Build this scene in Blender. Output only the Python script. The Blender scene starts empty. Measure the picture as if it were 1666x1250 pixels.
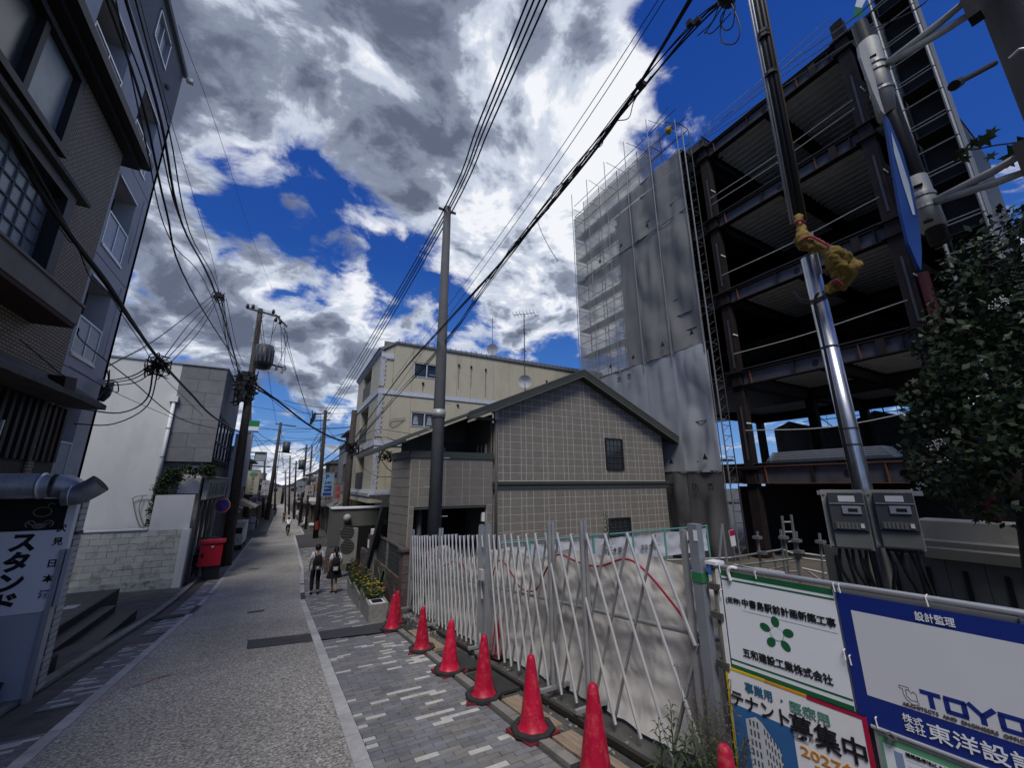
import bpy, bmesh, math, random
from math import sin, cos, pi, radians, sqrt, atan2, hypot
from mathutils import Vector, Matrix, noise
random.seed(7)
rnd = random.random
def U(a, b): return a + (b-a)*random.random()

scene = bpy.context.scene
COL = scene.collection

# ------------------------------------------------------------------ camera
# World frame: X = across the street (right +), Y = along the street, Z up.
W0, H0, FPX = 1666., 1250., 640.
CXp, CYp = 833., 625.
AZ = radians(29.2)                      # the camera looks 29.2 deg right of the street
zc = Vector((-13, 2530, -FPX)).normalized()
fw = Vector((0, 0, -1)); yc = (fw - zc*fw.dot(zc)).normalized(); xc = yc.cross(zc)
# camera-azimuth frame -> street frame
ex = xc*cos(AZ) + yc*sin(AZ)            # world X expressed in camera axes
ey = -xc*sin(AZ) + yc*cos(AZ)
RW = Matrix((ex, ey, zc))               # world = RW @ cam
CAM = Vector((0, 0, 2.08))
cam_d = bpy.data.cameras.new('camera'); cam = bpy.data.objects.new('camera', cam_d); COL.objects.link(cam)
M4 = RW.to_4x4(); M4.translation = CAM; cam.matrix_world = M4
cam_d.sensor_width = 36; cam_d.sensor_fit = 'HORIZONTAL'; cam_d.lens = 36*FPX/W0
cam_d.clip_start = 0.05; cam_d.clip_end = 3000
scene.camera = cam

def ray(px, py): return RW @ Vector((px-CXp, CYp-py, -FPX))
def atS(px, py, s): r = ray(px, py); return CAM + r*(s/r.y)
def atT(px, py, t): r = ray(px, py); return CAM + r*(t/r.x)
def atZ(px, py, z): r = ray(px, py); return CAM + r*((z-CAM.z)/r.z)
def atD(px, py, d): r = ray(px, py); return CAM + r*(d/hypot(r.x, r.y))
PS = [(-60, 6.3), (0, 0), (17, -1.785), (20, -2.0), (24, -2.17), (38, -2.45), (66, -3.25), (97, -4.2), (140, -5.0), (400, -8)]
def gz(s):
    for (a, za), (b, zb) in zip(PS, PS[1:]):
        if s <= b: return za + (zb-za)*(s-a)/(b-a)
    return PS[-1][1]
def gnd(px, py):
    r = ray(px, py); r = r/hypot(r.x, r.y); d = 1.
    while d < 300:
        P = CAM + r*d
        if P.z <= gz(P.y): return P
        d += .02 if d < 30 else .1
    return P

# ------------------------------------------------------------------ sky
SUN_EL, SUN_AZ = radians(56), radians(-148)      # azimuth from +Y towards +X
world = bpy.data.worlds.new('World'); scene.world = world; world.use_nodes = True
nt = world.node_tree; nt.nodes.clear(); NN = nt.nodes; LK = nt.links
def nd(t, **k):
    n = NN.new(t)
    for a, b in k.items(): setattr(n, a, b)
    return n
def mth(op, a, b=None, c=None, clamp=False):
    n = nd('ShaderNodeMath', operation=op, use_clamp=clamp)
    for i, v in enumerate((a, b, c)):
        if v is None: continue
        if isinstance(v, (int, float)): n.inputs[i].default_value = v
        else: LK.new(v, n.inputs[i])
    return n.outputs[0]
def vmth(op, a, b=None, sc=None):
    n = nd('ShaderNodeVectorMath', operation=op)
    for i, v in enumerate((a, b)):
        if v is None: continue
        if isinstance(v, (tuple, Vector)): n.inputs[i].default_value = v
        else: LK.new(v, n.inputs[i])
    if sc is not None: n.inputs['Scale'].default_value = sc
    return n.outputs['Value'] if op in ('DISTANCE', 'DOT_PRODUCT', 'LENGTH') else n.outputs[0]
def mrange(v, a, b, c, d, interp='SMOOTHSTEP'):
    n = nd('ShaderNodeMapRange', interpolation_type=interp)
    for i, x in enumerate((v, a, b, c, d)):
        if isinstance(x, (int, float)): n.inputs[i].default_value = x
        else: LK.new(x, n.inputs[i])
    return n.outputs[0]
tc = nd('ShaderNodeTexCoord'); dirv = vmth('NORMALIZE', tc.outputs['Generated'])
sky = nd('ShaderNodeTexSky', sky_type='NISHITA'); sky.sun_disc = False
sky.sun_elevation = SUN_EL; sky.sun_rotation = SUN_AZ; sky.altitude = 50; sky.air_density = 1.0; sky.dust_density = .4; sky.ozone_density = 3.0
hsv = nd('ShaderNodeHueSaturation'); hsv.inputs['Saturation'].default_value = 1.42; hsv.inputs['Value'].default_value = SKYV = .62
LK.new(sky.outputs[0], hsv.inputs['Color'])
# cloud layer: mapped on a plane far above, compressed towards the horizon
sep = nd('ShaderNodeSeparateXYZ'); LK.new(dirv, sep.inputs[0])
zz = mth('ADD', mth('MAXIMUM', sep.outputs[2], -.05), .55)
pl = nd('ShaderNodeCombineXYZ'); LK.new(mth('DIVIDE', sep.outputs[0], zz), pl.inputs[0]); LK.new(mth('DIVIDE', sep.outputs[1], zz), pl.inputs[1]); LK.new(mth('MULTIPLY', mth('DIVIDE', sep.outputs[2], zz), 2.2), pl.inputs[2])
def fbm(vec, scale, det, rough, dist=0., w=0.):
    n = nd('ShaderNodeTexNoise', noise_dimensions='3D'); n.inputs['Scale'].default_value = scale; n.inputs['Detail'].default_value = det
    n.inputs['Roughness'].default_value = rough; n.inputs['Distortion'].default_value = dist; LK.new(vec, n.inputs['Vector']); return n.outputs[0]
warp = nd('ShaderNodeTexNoise', noise_dimensions='3D'); warp.inputs['Scale'].default_value = 2.2; warp.inputs['Detail'].default_value = 3; LK.new(pl.outputs[0], warp.inputs['Vector'])
wv = vmth('SCALE', vmth('SUBTRACT', warp.outputs['Color'], (.5, .5, .5)), sc=.28)
q = vmth('ADD', pl.outputs[0], wv)
SUNV = Vector((sin(SUN_AZ)*cos(SUN_EL), cos(SUN_AZ)*cos(SUN_EL), sin(SUN_EL)))
def puff(vec, sc):
    n = nd('ShaderNodeTexVoronoi', voronoi_dimensions='3D', feature='F1'); n.inputs['Scale'].default_value = sc
    n.inputs['Detail'].default_value = 2.0; n.inputs['Roughness'].default_value = .55; n.inputs['Lacunarity'].default_value = 2.1; n.normalize = True; LK.new(vec, n.inputs['Vector']); return n.outputs['Distance']
def cloudh(vec): return mth('SUBTRACT', mth('MULTIPLY', mth('SUBTRACT', fbm(vec, 3.6, 9, .60, .1), .5), 3.3), mth('MULTIPLY', puff(vec, 5.5), 1.2))
n1 = cloudh(q)
n1b = cloudh(vmth('ADD', q, (-.035, .02, .06)))
n2 = fbm(q, 1.05, 3, .5, .0)
# where the cloud masses and the blue gaps stand (direction, angular radius, weight): (+) cloud, (-) clear
BLOBS = [(420, 170, .80, .42), (700, 240, .60, .30), (250, 420, .55, .34), (880, 60, .42, .20), (1000, 150, .30, .16),
         (1110, 190, .20, .34), (1165, 190, .12, .42), (1000, 420, .32, .18), (900, 330, .40, .18), (860, 470, .22, .10),
         (470, 405, .22, -.42), (400, 372, .10, -.34), (590, 410, .20, -.36), (660, 450, .12, -.22), (655, 440, .10, -.30), (530, 455, .08, -.30), (740, 480, .09, -.22),
         (1330, 60, .36, -.60), (1140, 30, .16, -.46), (1060, 10, .09, -.3), (1150, 120, .07, .3), (770, 45, .05, -.3), (690, 385, .05, -.25), (1450, 240, .33, -.46), (1600, 60, .28, -.5), (1215, 110, .11, -.30),
         (1640, 330, .20, .40), (1600, 210, .16, .34), (1560, 300, .12, .2), (505, 505, .13, .38), (610, 530, .10, .22), (430, 430, .06, .20), (420, 400, .05, .16), (780, 540, .10, .14), (905, 500, .10, -.34), (870, 450, .06, -.2), (560, 640, .06, -.3),
         (495, 655, .11, -.55), (430, 640, .06, -.26), (570, 570, .10, .20), (470, 745, .08, .30), (905, 590, .10, -.36), (740, 500, .06, -.3), (700, 560, .09, -.12), (840, 570, .06, .16)]
acc = None
for px, py, rad, wgt in BLOBS:
    c = ray(px, py).normalized()
    g = mrange(vmth('DISTANCE', dirv, tuple(c)), 0., rad*1.25, wgt, 0.)
    acc = g if acc is None else mth('ADD', acc, g)
base = mth('ADD', n1, mth('MULTIPLY', mth('SUBTRACT', n2, .5), .8))
dens0 = mth('ADD', base, acc)
dens = mth('ADD', dens0, .24)
fine0 = mth('SUBTRACT', fbm(q, 5.5, 7, .62, .25), .5)
cover = mrange(mth('ADD', dens, mth('MULTIPLY', fine0, .5)), -.10, .26, 0., 1.)
thick = mrange(dens, .05, .9, 0., .52)
big = mth('MULTIPLY', mth('SUBTRACT', fbm(vmth('ADD', q, (3.1, 1.7, .4)), 1.5, 4, .5, .2), .5), 1.5)
relief = mth('MULTIPLY', mth('SUBTRACT', n1, n1b), 1.25)
fine = mth('MULTIPLY', fine0, 1.0)
shade0 = mth('ADD', mth('ADD', mth('ADD', thick, .12), relief), mth('SUBTRACT', big, fine))
SH = [(200, 150, .55, .12), (520, 290, .40, .20), (640, 230, .28, .06), (380, 130, .35, .04), (360, 40, .2, .12), (430, 230, .12, -.14), (430, 560, .10, .30), (300, 520, .28, .22), (1030, 60, .20, -.30), (600, 50, .25, .22), (730, 130, .1, -.12),
      (980, 170, .22, -.30), (1000, 260, .22, -.22), (860, 330, .18, -.18), (560, 500, .16, -.45), (440, 440, .09, -.4), (780, 520, .14, -.3), (1110, 190, .16, -.35), (470, 750, .1, -.35), (1640, 330, .3, -.3), (330, 250, .12, -.12), (870, 190, .10, -.15)]
for px, py, rad, wgt in SH:
    c = ray(px, py).normalized()
    shade0 = mth('ADD', shade0, mrange(vmth('DISTANCE', dirv, tuple(c)), 0., rad*1.3, wgt, 0.))
shade = mrange(shade0, -.16, 1.30, 0., 1., 'LINEAR')
ramp = nd('ShaderNodeValToRGB'); cr = ramp.color_ramp; cr.interpolation = 'EASE'
cr.elements[0].position = 0.02; cr.elements[0].color = (.93, .95, 1.0, 1)
cr.elements[1].position = 1.; cr.elements[1].color = (.12, .145, .215, 1)
e = cr.elements.new(.28); e.color = (.62, .68, .80, 1)
e = cr.elements.new(.62); e.color = (.25, .29, .385, 1)
LK.new(shade, ramp.inputs[0])
cl10 = vmth('SCALE', ramp.outputs[0], sc=8.0)
br = nd('ShaderNodeValToRGB'); bc = br.color_ramp; LK.new(sep.outputs[2], br.inputs[0])
bc.elements[0].position = 0.; bc.elements[0].color = (.17, .36, .72, 1); bc.elements[1].position = .85; bc.elements[1].color = (.012, .052, .30, 1)
e = bc.elements.new(.25); e.color = (.055, .175, .55, 1); e = bc.elements.new(.5); e.color = (.020, .080, .38, 1)
mb_ = nd('ShaderNodeMix', data_type='RGBA'); mb_.inputs['Factor'].default_value = .85; LK.new(hsv.outputs[0], mb_.inputs[6]); LK.new(vmth('SCALE', br.outputs[0], sc=8.2), mb_.inputs[7])
mx = nd('ShaderNodeMix', data_type='RGBA'); LK.new(cover, mx.inputs['Factor']); LK.new(mb_.outputs[2], mx.inputs[6]); LK.new(cl10, mx.inputs[7])
bg = nd('ShaderNodeBackground'); bg.inputs[1].default_value = 0.10; LK.new(mx.outputs[2], bg.inputs[0])
wo = nd('ShaderNodeOutputWorld'); LK.new(bg.outputs[0], wo.inputs[0])

sd = bpy.data.lights.new('sun', 'SUN'); sd.energy = 2.3; sd.angle = radians(22); sd.color = (1, .95, .88)
so = bpy.data.objects.new('sun', sd); COL.objects.link(so); so.rotation_euler = (-SUNV).to_track_quat('-Z', 'Y').to_euler(); so.location = (0, 0, 40)
vs = scene.view_settings; vs.view_transform = 'Standard'; vs.look = 'None'; vs.gamma = 1; vs.use_curve_mapping = False; vs.exposure = 0.28
scene.cycles.max_bounces = 6; scene.cycles.transparent_max_bounces = 12; scene.cycles.caustics_reflective = False; scene.cycles.caustics_refractive = False

# ------------------------------------------------------------------ materials
MATS = {}
def mat(name, col, rough=.8, metal=0., var=.15, scale=3., bump=0., bscale=None, spec=.3, dark=None, dscale=None, damt=.0, alpha=1., trans=0., stretch=None, coat=0., objrand=0.):
    """plain surface with two noise layers: mottling (var), stains (dark, damt) and relief (bump)"""
    if name in MATS: return MATS[name]
    m = bpy.data.materials.new(name); m.use_nodes = True; t = m.node_tree; N = t.nodes; L = t.links
    b = N['Principled BSDF']; b.inputs['Roughness'].default_value = rough; b.inputs['Metallic'].default_value = metal
    b.inputs['Specular IOR Level'].default_value = spec; b.inputs['Coat Weight'].default_value = coat
    col = tuple(col)+(1,)
    geo = N.new('ShaderNodeNewGeometry'); vec = geo.outputs['Position']
    if stretch:
        mp = N.new('ShaderNodeMapping'); mp.inputs['Scale'].default_value = stretch; L.new(vec, mp.inputs[0]); vec = mp.outputs[0]
    n = N.new('ShaderNodeTexNoise'); n.inputs['Scale'].default_value = scale; n.inputs['Detail'].default_value = 6; n.inputs['Roughness'].default_value = .65; L.new(vec, n.inputs['Vector'])
    mr = N.new('ShaderNodeMapRange'); mr.inputs[1].default_value = .25; mr.inputs[2].default_value = .75; mr.inputs[3].default_value = 1-var; mr.inputs[4].default_value = 1+var; L.new(n.outputs[0], mr.inputs[0])
    vm = N.new('ShaderNodeVectorMath'); vm.operation = 'SCALE'; vm.inputs[0].default_value = col[:3]; sc_ = mr.outputs[0]
    if objrand:
        oi = N.new('ShaderNodeObjectInfo'); m3 = N.new('ShaderNodeMapRange'); m3.inputs[3].default_value = 1-objrand; m3.inputs[4].default_value = 1+objrand; L.new(oi.outputs['Random'], m3.inputs[0])
        mu = N.new('ShaderNodeMath'); mu.operation = 'MULTIPLY'; L.new(sc_, mu.inputs[0]); L.new(m3.outputs[0], mu.inputs[1]); sc_ = mu.outputs[0]
    L.new(sc_, vm.inputs['Scale']); out = vm.outputs[0]
    if dark:
        n2 = N.new('ShaderNodeTexNoise'); n2.inputs['Scale'].default_value = dscale or 1.; n2.inputs['Detail'].default_value = 8; n2.inputs['Roughness'].default_value = .7; L.new(vec, n2.inputs['Vector'])
        m2 = N.new('ShaderNodeMapRange'); m2.inputs[1].default_value = .5; m2.inputs[2].default_value = .68; m2.inputs[3].default_value = 0; m2.inputs[4].default_value = damt; L.new(n2.outputs[0], m2.inputs[0])
        mixn = N.new('ShaderNodeMix'); mixn.data_type = 'RGBA'; L.new(m2.outputs[0], mixn.inputs['Factor']); L.new(out, mixn.inputs[6]); mixn.inputs[7].default_value = tuple(dark)+(1,); out = mixn.outputs[2]
    L.new(out, b.inputs['Base Color'])
    if bump:
        nb = N.new('ShaderNodeTexNoise'); nb.inputs['Scale'].default_value = bscale or scale*4; nb.inputs['Detail'].default_value = 5; L.new(vec, nb.inputs['Vector'])
        bp = N.new('ShaderNodeBump'); bp.inputs['Strength'].default_value = bump; bp.inputs['Distance'].default_value = .02; L.new(nb.outputs[0], bp.inputs['Height']); L.new(bp.outputs[0], b.inputs['Normal'])
    if alpha < 1:
        b.inputs['Alpha'].default_value = alpha
    if trans: b.inputs['Transmission Weight'].default_value = trans
    MATS[name] = m; return m

# ------------------------------------------------------------------ mesh building
class MB:
    def __init__(s): s.v = []; s.f = []
    def quad(s, a, b, c, d):
        n = len(s.v); s.v += [Vector(a), Vector(b), Vector(c), Vector(d)]; s.f.append((n, n+1, n+2, n+3)); return s
    def tri(s, a, b, c):
        n = len(s.v); s.v += [Vector(a), Vector(b), Vector(c)]; s.f.append((n, n+1, n+2)); return s
    def hexa(s, p):     # 8 points: bottom 4 (ccw), top 4
        n = len(s.v); s.v += [Vector(x) for x in p]
        s.f += [tuple(n+i for i in q) for q in ((3,2,1,0),(4,5,6,7),(0,1,5,4),(1,2,6,5),(2,3,7,6),(3,0,4,7))]; return s
    def box(s, a, b):
        (x0,y0,z0),(x1,y1,z1) = a, b
        if x0 > x1: x0, x1 = x1, x0
        if y0 > y1: y0, y1 = y1, y0
        if z0 > z1: z0, z1 = z1, z0
        return s.hexa([(x0,y0,z0),(x1,y0,z0),(x1,y1,z0),(x0,y1,z0),(x0,y0,z1),(x1,y0,z1),(x1,y1,z1),(x0,y1,z1)])
    def boxf(s, P, ax, ay, az):   # from corner P with edge vectors
        P, ax, ay, az = map(Vector, (P, ax, ay, az))
        if ax.cross(ay).dot(az) < 0: ax, ay = ay, ax
        return s.hexa([P, P+ax, P+ax+ay, P+ay, P+az, P+ax+az, P+ax+ay+az, P+ay+az])
    def bar(s, A, B, w, h=None, up=(0,0,1)):
        A, B = Vector(A), Vector(B); d = (B-A); h = h or w
        if d.length < 1e-6: return s
        dn = d.normalized(); u = Vector(up)
        if abs(dn.dot(u)) > .98: u = Vector((1,0,0))
        x = dn.cross(u).normalized(); y = x.cross(dn).normalized()
        return s.boxf(A - x*w/2 - y*h/2, x*w, y*h, d)
    def tube(s, pts, r, n=8, cap=True):
        pts = [Vector(p) for p in pts]; k = len(pts); rs = r if isinstance(r, (list, tuple)) else [r]*k
        base = len(s.v); prevx = None
        for i, p in enumerate(pts):
            d = (pts[min(i+1, k-1)] - pts[max(i-1, 0)])
            d = d.normalized() if d.length > 1e-9 else Vector((0,0,1))
            if prevx is None:
                u = Vector((0,0,1)) if abs(d.z) < .9 else Vector((1,0,0)); x = d.cross(u).normalized()
            else:
                x = prevx - d*prevx.dot(d); x = x.normalized() if x.length > 1e-6 else d.orthogonal().normalized()
            prevx = x; y = d.cross(x)
            for j in range(n):
                a = 2*pi*j/n; s.v.append(p + (x*cos(a)+y*sin(a))*rs[i])
        for i in range(k-1):
            for j in range(n):
                a = base+i*n+j; b = base+i*n+(j+1)%n; s.f.append((a, b, b+n, a+n))
        if cap:
            s.f.append(tuple(base+j for j in range(n))[::-1]); s.f.append(tuple(base+(k-1)*n+j for j in range(n)))
        return s
    def lathe(s, prof, c=(0,0,0), n=16, axis=None):
        c = Vector(c); base = len(s.v)
        for r, z in prof:
            for j in range(n):
                a = 2*pi*j/n; s.v.append(c+Vector((r*cos(a), r*sin(a), z)))
        for i in range(len(prof)-1):
            for j in range(n):
                a = base+i*n+j; b = base+i*n+(j+1)%n; s.f.append((a, b, b+n, a+n))
        s.f.append(tuple(base+j for j in range(n))[::-1]); s.f.append(tuple(base+(len(prof)-1)*n+j for j in range(n)))
        return s
    def prism(s, pts, off):
        """flat polygon pts extruded by vector off"""
        pts = [Vector(p) for p in pts]; off = Vector(off); n = len(s.v); k = len(pts)
        s.v += pts + [p+off for p in pts]
        s.f.append(tuple(n+i for i in range(k))[::-1]); s.f.append(tuple(n+k+i for i in range(k)))
        for i in range(k): j = (i+1) % k; s.f.append((n+i, n+j, n+k+j, n+k+i))
        return s
    def grid(s, fn, nu, nv):
        b = len(s.v)
        for j in range(nv+1):
            for i in range(nu+1): s.v.append(Vector(fn(i/nu, j/nv)))
        for j in range(nv):
            for i in range(nu): a = b+j*(nu+1)+i; s.f.append((a, a+1, a+nu+2, a+nu+1))
        return s
    def ball(s, c, r, n=8, sq=(1,1,1)):
        c = Vector(c); b = len(s.v); m = n//2+1
        for i in range(m+1):
            th = pi*i/m
            for j in range(n):
                ph = 2*pi*j/n; s.v.append(c+Vector((sin(th)*cos(ph)*r*sq[0], sin(th)*sin(ph)*r*sq[1], cos(th)*r*sq[2])))
        for i in range(m):
            for j in range(n): a = b+i*n+j; d = b+i*n+(j+1)%n; s.f.append((a, a+n, d+n, d))
        return s
    def build(s, name, m, parent=None, smooth=False, local=False, origin=None):
        me = bpy.data.meshes.new(name)
        off = Vector((0,0,0))
        if parent is not None and not local: off = wloc(parent)
        if origin is not None: off = Vector(origin)
        me.from_pydata([tuple(v-off) for v in s.v], [], s.f); me.validate()
        bm = bmesh.new(); bm.from_mesh(me); bmesh.ops.recalc_face_normals(bm, faces=bm.faces); bm.to_mesh(me); bm.free()
        if smooth:
            for p in me.polygons: p.use_smooth = True
        me.materials.append(m)
        o = bpy.data.objects.new(name, me); COL.objects.link(o)
        if parent is not None: o.parent = parent
        if origin is not None: o.location = Vector(origin) - (wloc(parent) if parent is not None else Vector((0,0,0)))
        return o
def wloc(o):
    v = Vector((0,0,0))
    while o is not None: v = v + o.location; o = o.parent
    return v
def tag(o, label=None, cat=None, group=None, kind=None):
    if label: o['label'] = label
    if cat: o['category'] = cat
    if group: o['group'] = group
    if kind: o['kind'] = kind
    return o
def thing(name, label, cat, loc=(0,0,0), rz=0., group=None):
    o = bpy.data.objects.new(name, None); COL.objects.link(o); o.location = loc; o.rotation_euler = (0,0,rz); o.empty_display_size = .2
    return tag(o, label, cat, group)
def struct(name, mb, m, smooth=False): return tag(mb.build(name, m, None, smooth), kind='structure')
CH = {}
def copy_tree(root, parent=None):
    c = root.copy(); COL.objects.link(c); c.parent = parent
    for ch in [o for o in list(root.children)]: copy_tree(ch, c)
    return c
def inst(o, parent, loc, rot=None, scale=None):
    c = o.copy(); COL.objects.link(c); c.parent = parent; c.location = loc
    if rot is not None: c.rotation_euler = rot
    if scale is not None: c.scale = scale
    return c
def poly_smooth(pts, k=6):
    pts = [Vector(p) for p in pts]
    if len(pts) < 3: return pts
    out = []
    P = [pts[0]*2-pts[1]] + pts + [pts[-1]*2-pts[-2]]
    for i in range(1, len(P)-2):
        for j in range(k):
            t = j/k; a, b, c, d = P[i-1:i+3]
            out.append(.5*((2*b)+(c-a)*t+(2*a-5*b+4*c-d)*t*t+(3*b-a-3*c+d)*t**3))
    out.append(pts[-1]); return out
def text(s_, size, P, xd, zd, m, parent, name='lettering', align='LEFT', bold=0.0, sx=1., maxw=None, ext=.002):
    """flat lettering as a mesh; P = baseline start, xd reading direction, zd up"""
    cu = bpy.data.curves.new('tmp', 'FONT'); cu.body = s_; cu.size = size; cu.offset = bold*.26; cu.align_x = align; cu.extrude = ext; cu.resolution_u = 2
    ob = bpy.data.objects.new('tmp', cu); COL.objects.link(ob)
    dg = bpy.context.evaluated_depsgraph_get(); me = bpy.data.meshes.new_from_object(ob.evaluated_get(dg))
    bpy.data.objects.remove(ob); bpy.data.curves.remove(cu)
    xd, zd = Vector(xd).normalized(), Vector(zd).normalized(); nr = xd.cross(zd)
    if me.vertices and maxw:
        x0 = min(v.co.x for v in me.vertices); x1 = max(v.co.x for v in me.vertices); sx = sx*min(99, maxw/max(x1-x0, 1e-4)) if maxw else sx
    off = wloc(parent) if parent else Vector((0,0,0))
    P = Vector(P)
    for v in me.vertices: v.co = P + xd*v.co.x*sx + zd*v.co.y + nr*(v.co.z+ext+.001) - off
    me.materials.clear(); me.materials.append(m)
    o = bpy.data.objects.new(name, me); COL.objects.link(o); o.parent = parent; return o
def vtext(s_, size, P, xd, zd, m, parent, pitch=1.08, bold=0., name='lettering'):
    """vertical Japanese column: P = top-left corner"""
    P = Vector(P); zd = Vector(zd).normalized()
    for i, ch in enumerate(s_):
        if ch != ' ': text(ch, size, P - zd*(size*.86+i*size*pitch), xd, zd, m, parent, name=name, bold=bold)
X, Y, Z = Vector((1,0,0)), Vector((0,1,0)), Vector((0,0,1))
# ================================================================== GROUND
def aggregate(name, lo, mid, hi, sc=42.):
    m = bpy.data.materials.new(name); m.use_nodes = True; N = m.node_tree.nodes; L_ = m.node_tree.links; b = N['Principled BSDF']; b.inputs['Roughness'].default_value = .85; b.inputs['Specular IOR Level'].default_value = .35
    g_ = N.new('ShaderNodeNewGeometry'); v = N.new('ShaderNodeTexVoronoi'); v.inputs['Scale'].default_value = sc; L_.new(g_.outputs['Position'], v.inputs['Vector'])
    n = N.new('ShaderNodeTexNoise'); n.inputs['Scale'].default_value = sc*.8; n.inputs['Detail'].default_value = 4; n.inputs['Roughness'].default_value = .7; L_.new(g_.outputs['Position'], n.inputs['Vector'])
    r_ = N.new('ShaderNodeValToRGB'); c = r_.color_ramp; c.elements[0].position = .36; c.elements[0].color = (*lo,1); c.elements[1].position = .68; c.elements[1].color = (*hi,1); e = c.elements.new(.5); e.color = (*mid,1); L_.new(n.outputs[0], r_.inputs[0])
    s2 = N.new('ShaderNodeSeparateXYZ'); L_.new(v.outputs['Color'], s2.inputs[0]); mr = N.new('ShaderNodeMapRange'); mr.inputs[3].default_value = .62; mr.inputs[4].default_value = 1.38; L_.new(s2.outputs[0], mr.inputs[0])
    big_ = N.new('ShaderNodeTexNoise'); big_.inputs['Scale'].default_value = .45; big_.inputs['Detail'].default_value = 6; L_.new(g_.outputs['Position'], big_.inputs['Vector']); mb2 = N.new('ShaderNodeMapRange'); mb2.inputs[1].default_value = .3; mb2.inputs[2].default_value = .7; mb2.inputs[3].default_value = .78; mb2.inputs[4].default_value = 1.18; L_.new(big_.outputs[0], mb2.inputs[0])
    mm = N.new('ShaderNodeMath'); mm.operation = 'MULTIPLY'; L_.new(mr.outputs[0], mm.inputs[0]); L_.new(mb2.outputs[0], mm.inputs[1])
    vm = N.new('ShaderNodeVectorMath'); vm.operation = 'SCALE'; L_.new(r_.outputs[0], vm.inputs[0]); L_.new(mm.outputs[0], vm.inputs['Scale']); L_.new(vm.outputs[0], b.inputs['Base Color'])
    bp = N.new('ShaderNodeBump'); bp.inputs['Strength'].default_value = .9; bp.inputs['Distance'].default_value = .012; L_.new(n.outputs[0], bp.inputs['Height']); L_.new(bp.outputs[0], b.inputs['Normal'])
    MATS[name] = m; return m
m_asph = aggregate('old_aggregate_asphalt', (.12,.116,.108), (.305,.292,.268), (.55,.535,.495))
m_asph2 = aggregate('pale_asphalt_repair', (.16,.155,.14), (.35,.33,.30), (.55,.53,.48), 50.)
m_patch = mat('dark_asphalt_patch', (.055,.057,.062), .85, var=.2, scale=4, bump=.5, bscale=110)
m_kerb = mat('granite_kerb', (.42,.42,.42), .75, objrand=.12, var=.2, scale=8, bump=.3, bscale=60, dark=(.2,.2,.2), dscale=3, damt=.5)
m_pav = mat('grey_paver', (.18,.185,.20), .8, objrand=.18, var=.25, dark=(.10,.10,.10), dscale=1.6, damt=.5, scale=5, bump=.3, bscale=80)
m_pav2 = mat('warm_grey_paver', (.20,.195,.185), .8, objrand=.18, var=.25, dark=(.11,.105,.10), dscale=1.6, damt=.5, scale=5, bump=.3, bscale=80)
m_pavl = mat('pale_paver', (.50,.49,.46), .75, var=.15, scale=6, bump=.3, bscale=80, dark=(.3,.29,.27), dscale=9, damt=.5)
m_joint = mat('dark_joint_sand', (.06,.06,.06), .95, var=.3, scale=20, bump=.4)
m_conc = mat('old_concrete', (.22,.215,.20), .85, var=.25, scale=2.5, bump=.4, bscale=40, dark=(.08,.08,.075), dscale=2, damt=.7)
m_conc_d = mat('dark_damp_concrete', (.085,.083,.08), .8, var=.35, scale=1.8, bump=.4, bscale=30, dark=(.03,.03,.03), dscale=2.5, damt=.8)
m_blackt = mat('black_slate_tile', (.03,.032,.036), .55, var=.3, scale=6, bump=.1)
m_dirt = mat('dirt_and_grit', (.12,.105,.09), .95, var=.4, scale=8, bump=.9, bscale=40)
SV = [-25,-5,0,2,4,6,8,10,12,14,16,17,18,19,20,22,24,28,33,38,45,52,60,66,75,85,97,115,140,180,260,400]
def strip(mb, fa, fb, ss, dz=0.):
    for a, b in zip(ss, ss[1:]):
        mb.quad((fa(a), a, gz(a)+dz), (fb(a), a, gz(a)+dz), (fb(b), b, gz(b)+dz), (fa(b), b, gz(b)+dz))
    return mb
def bend(s): return 0 if s < 45 else -.0001*(s-45)**2*.6
# big ground sheet to the horizon
g = MB()
for a, b in zip(SV, SV[1:]):
    za = gz(a)-.03-(.04 if a > 40 else 0); zb = gz(b)-.03-(.04 if b > 40 else 0)
    for x0, x1 in ((-600,-60),(-60,-3.0),(-3.0,3.3),(3.3,60),(60,600)):
        g.quad((x0,a,za),(x1,a,za),(x1,b,zb),(x0,b,zb))
g.quad((-600,400,gz(400)-.07),(600,400,gz(400)-.07),(900,2400,-9),(-900,2400,-9))
struct('ground', g, m_conc_d)
struct('site_ground', MB().quad((3.62,-6,gz(-6)-.02),(60,-6,gz(-6)-.02),(60,0,-.02),(3.62,0,-.02)).quad((3.62,0,-.02),(60,0,-.02),(60,24,-2.1),(3.62,17,gz(17)-.02)), mat('site_earth',(.11,.095,.075),.95,var=.3,scale=2,bump=.5,bscale=12))
# road surface
RL = lambda s: (-2.0 if s < 45.5 else -.95) + bend(s)
RR = lambda s: (.86 if s < 16 else .86+.33*min(1,(s-16)/9) if s < 45.5 else 2.1) + bend(s)
ss = [-25,-10,0] + [i*1. for i in range(1,46)] + [45.5,46,50,55,60,66,75,85,97,115,140,180,260]
struct('road', strip(MB(), RL, RR, ss), m_asph)
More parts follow.
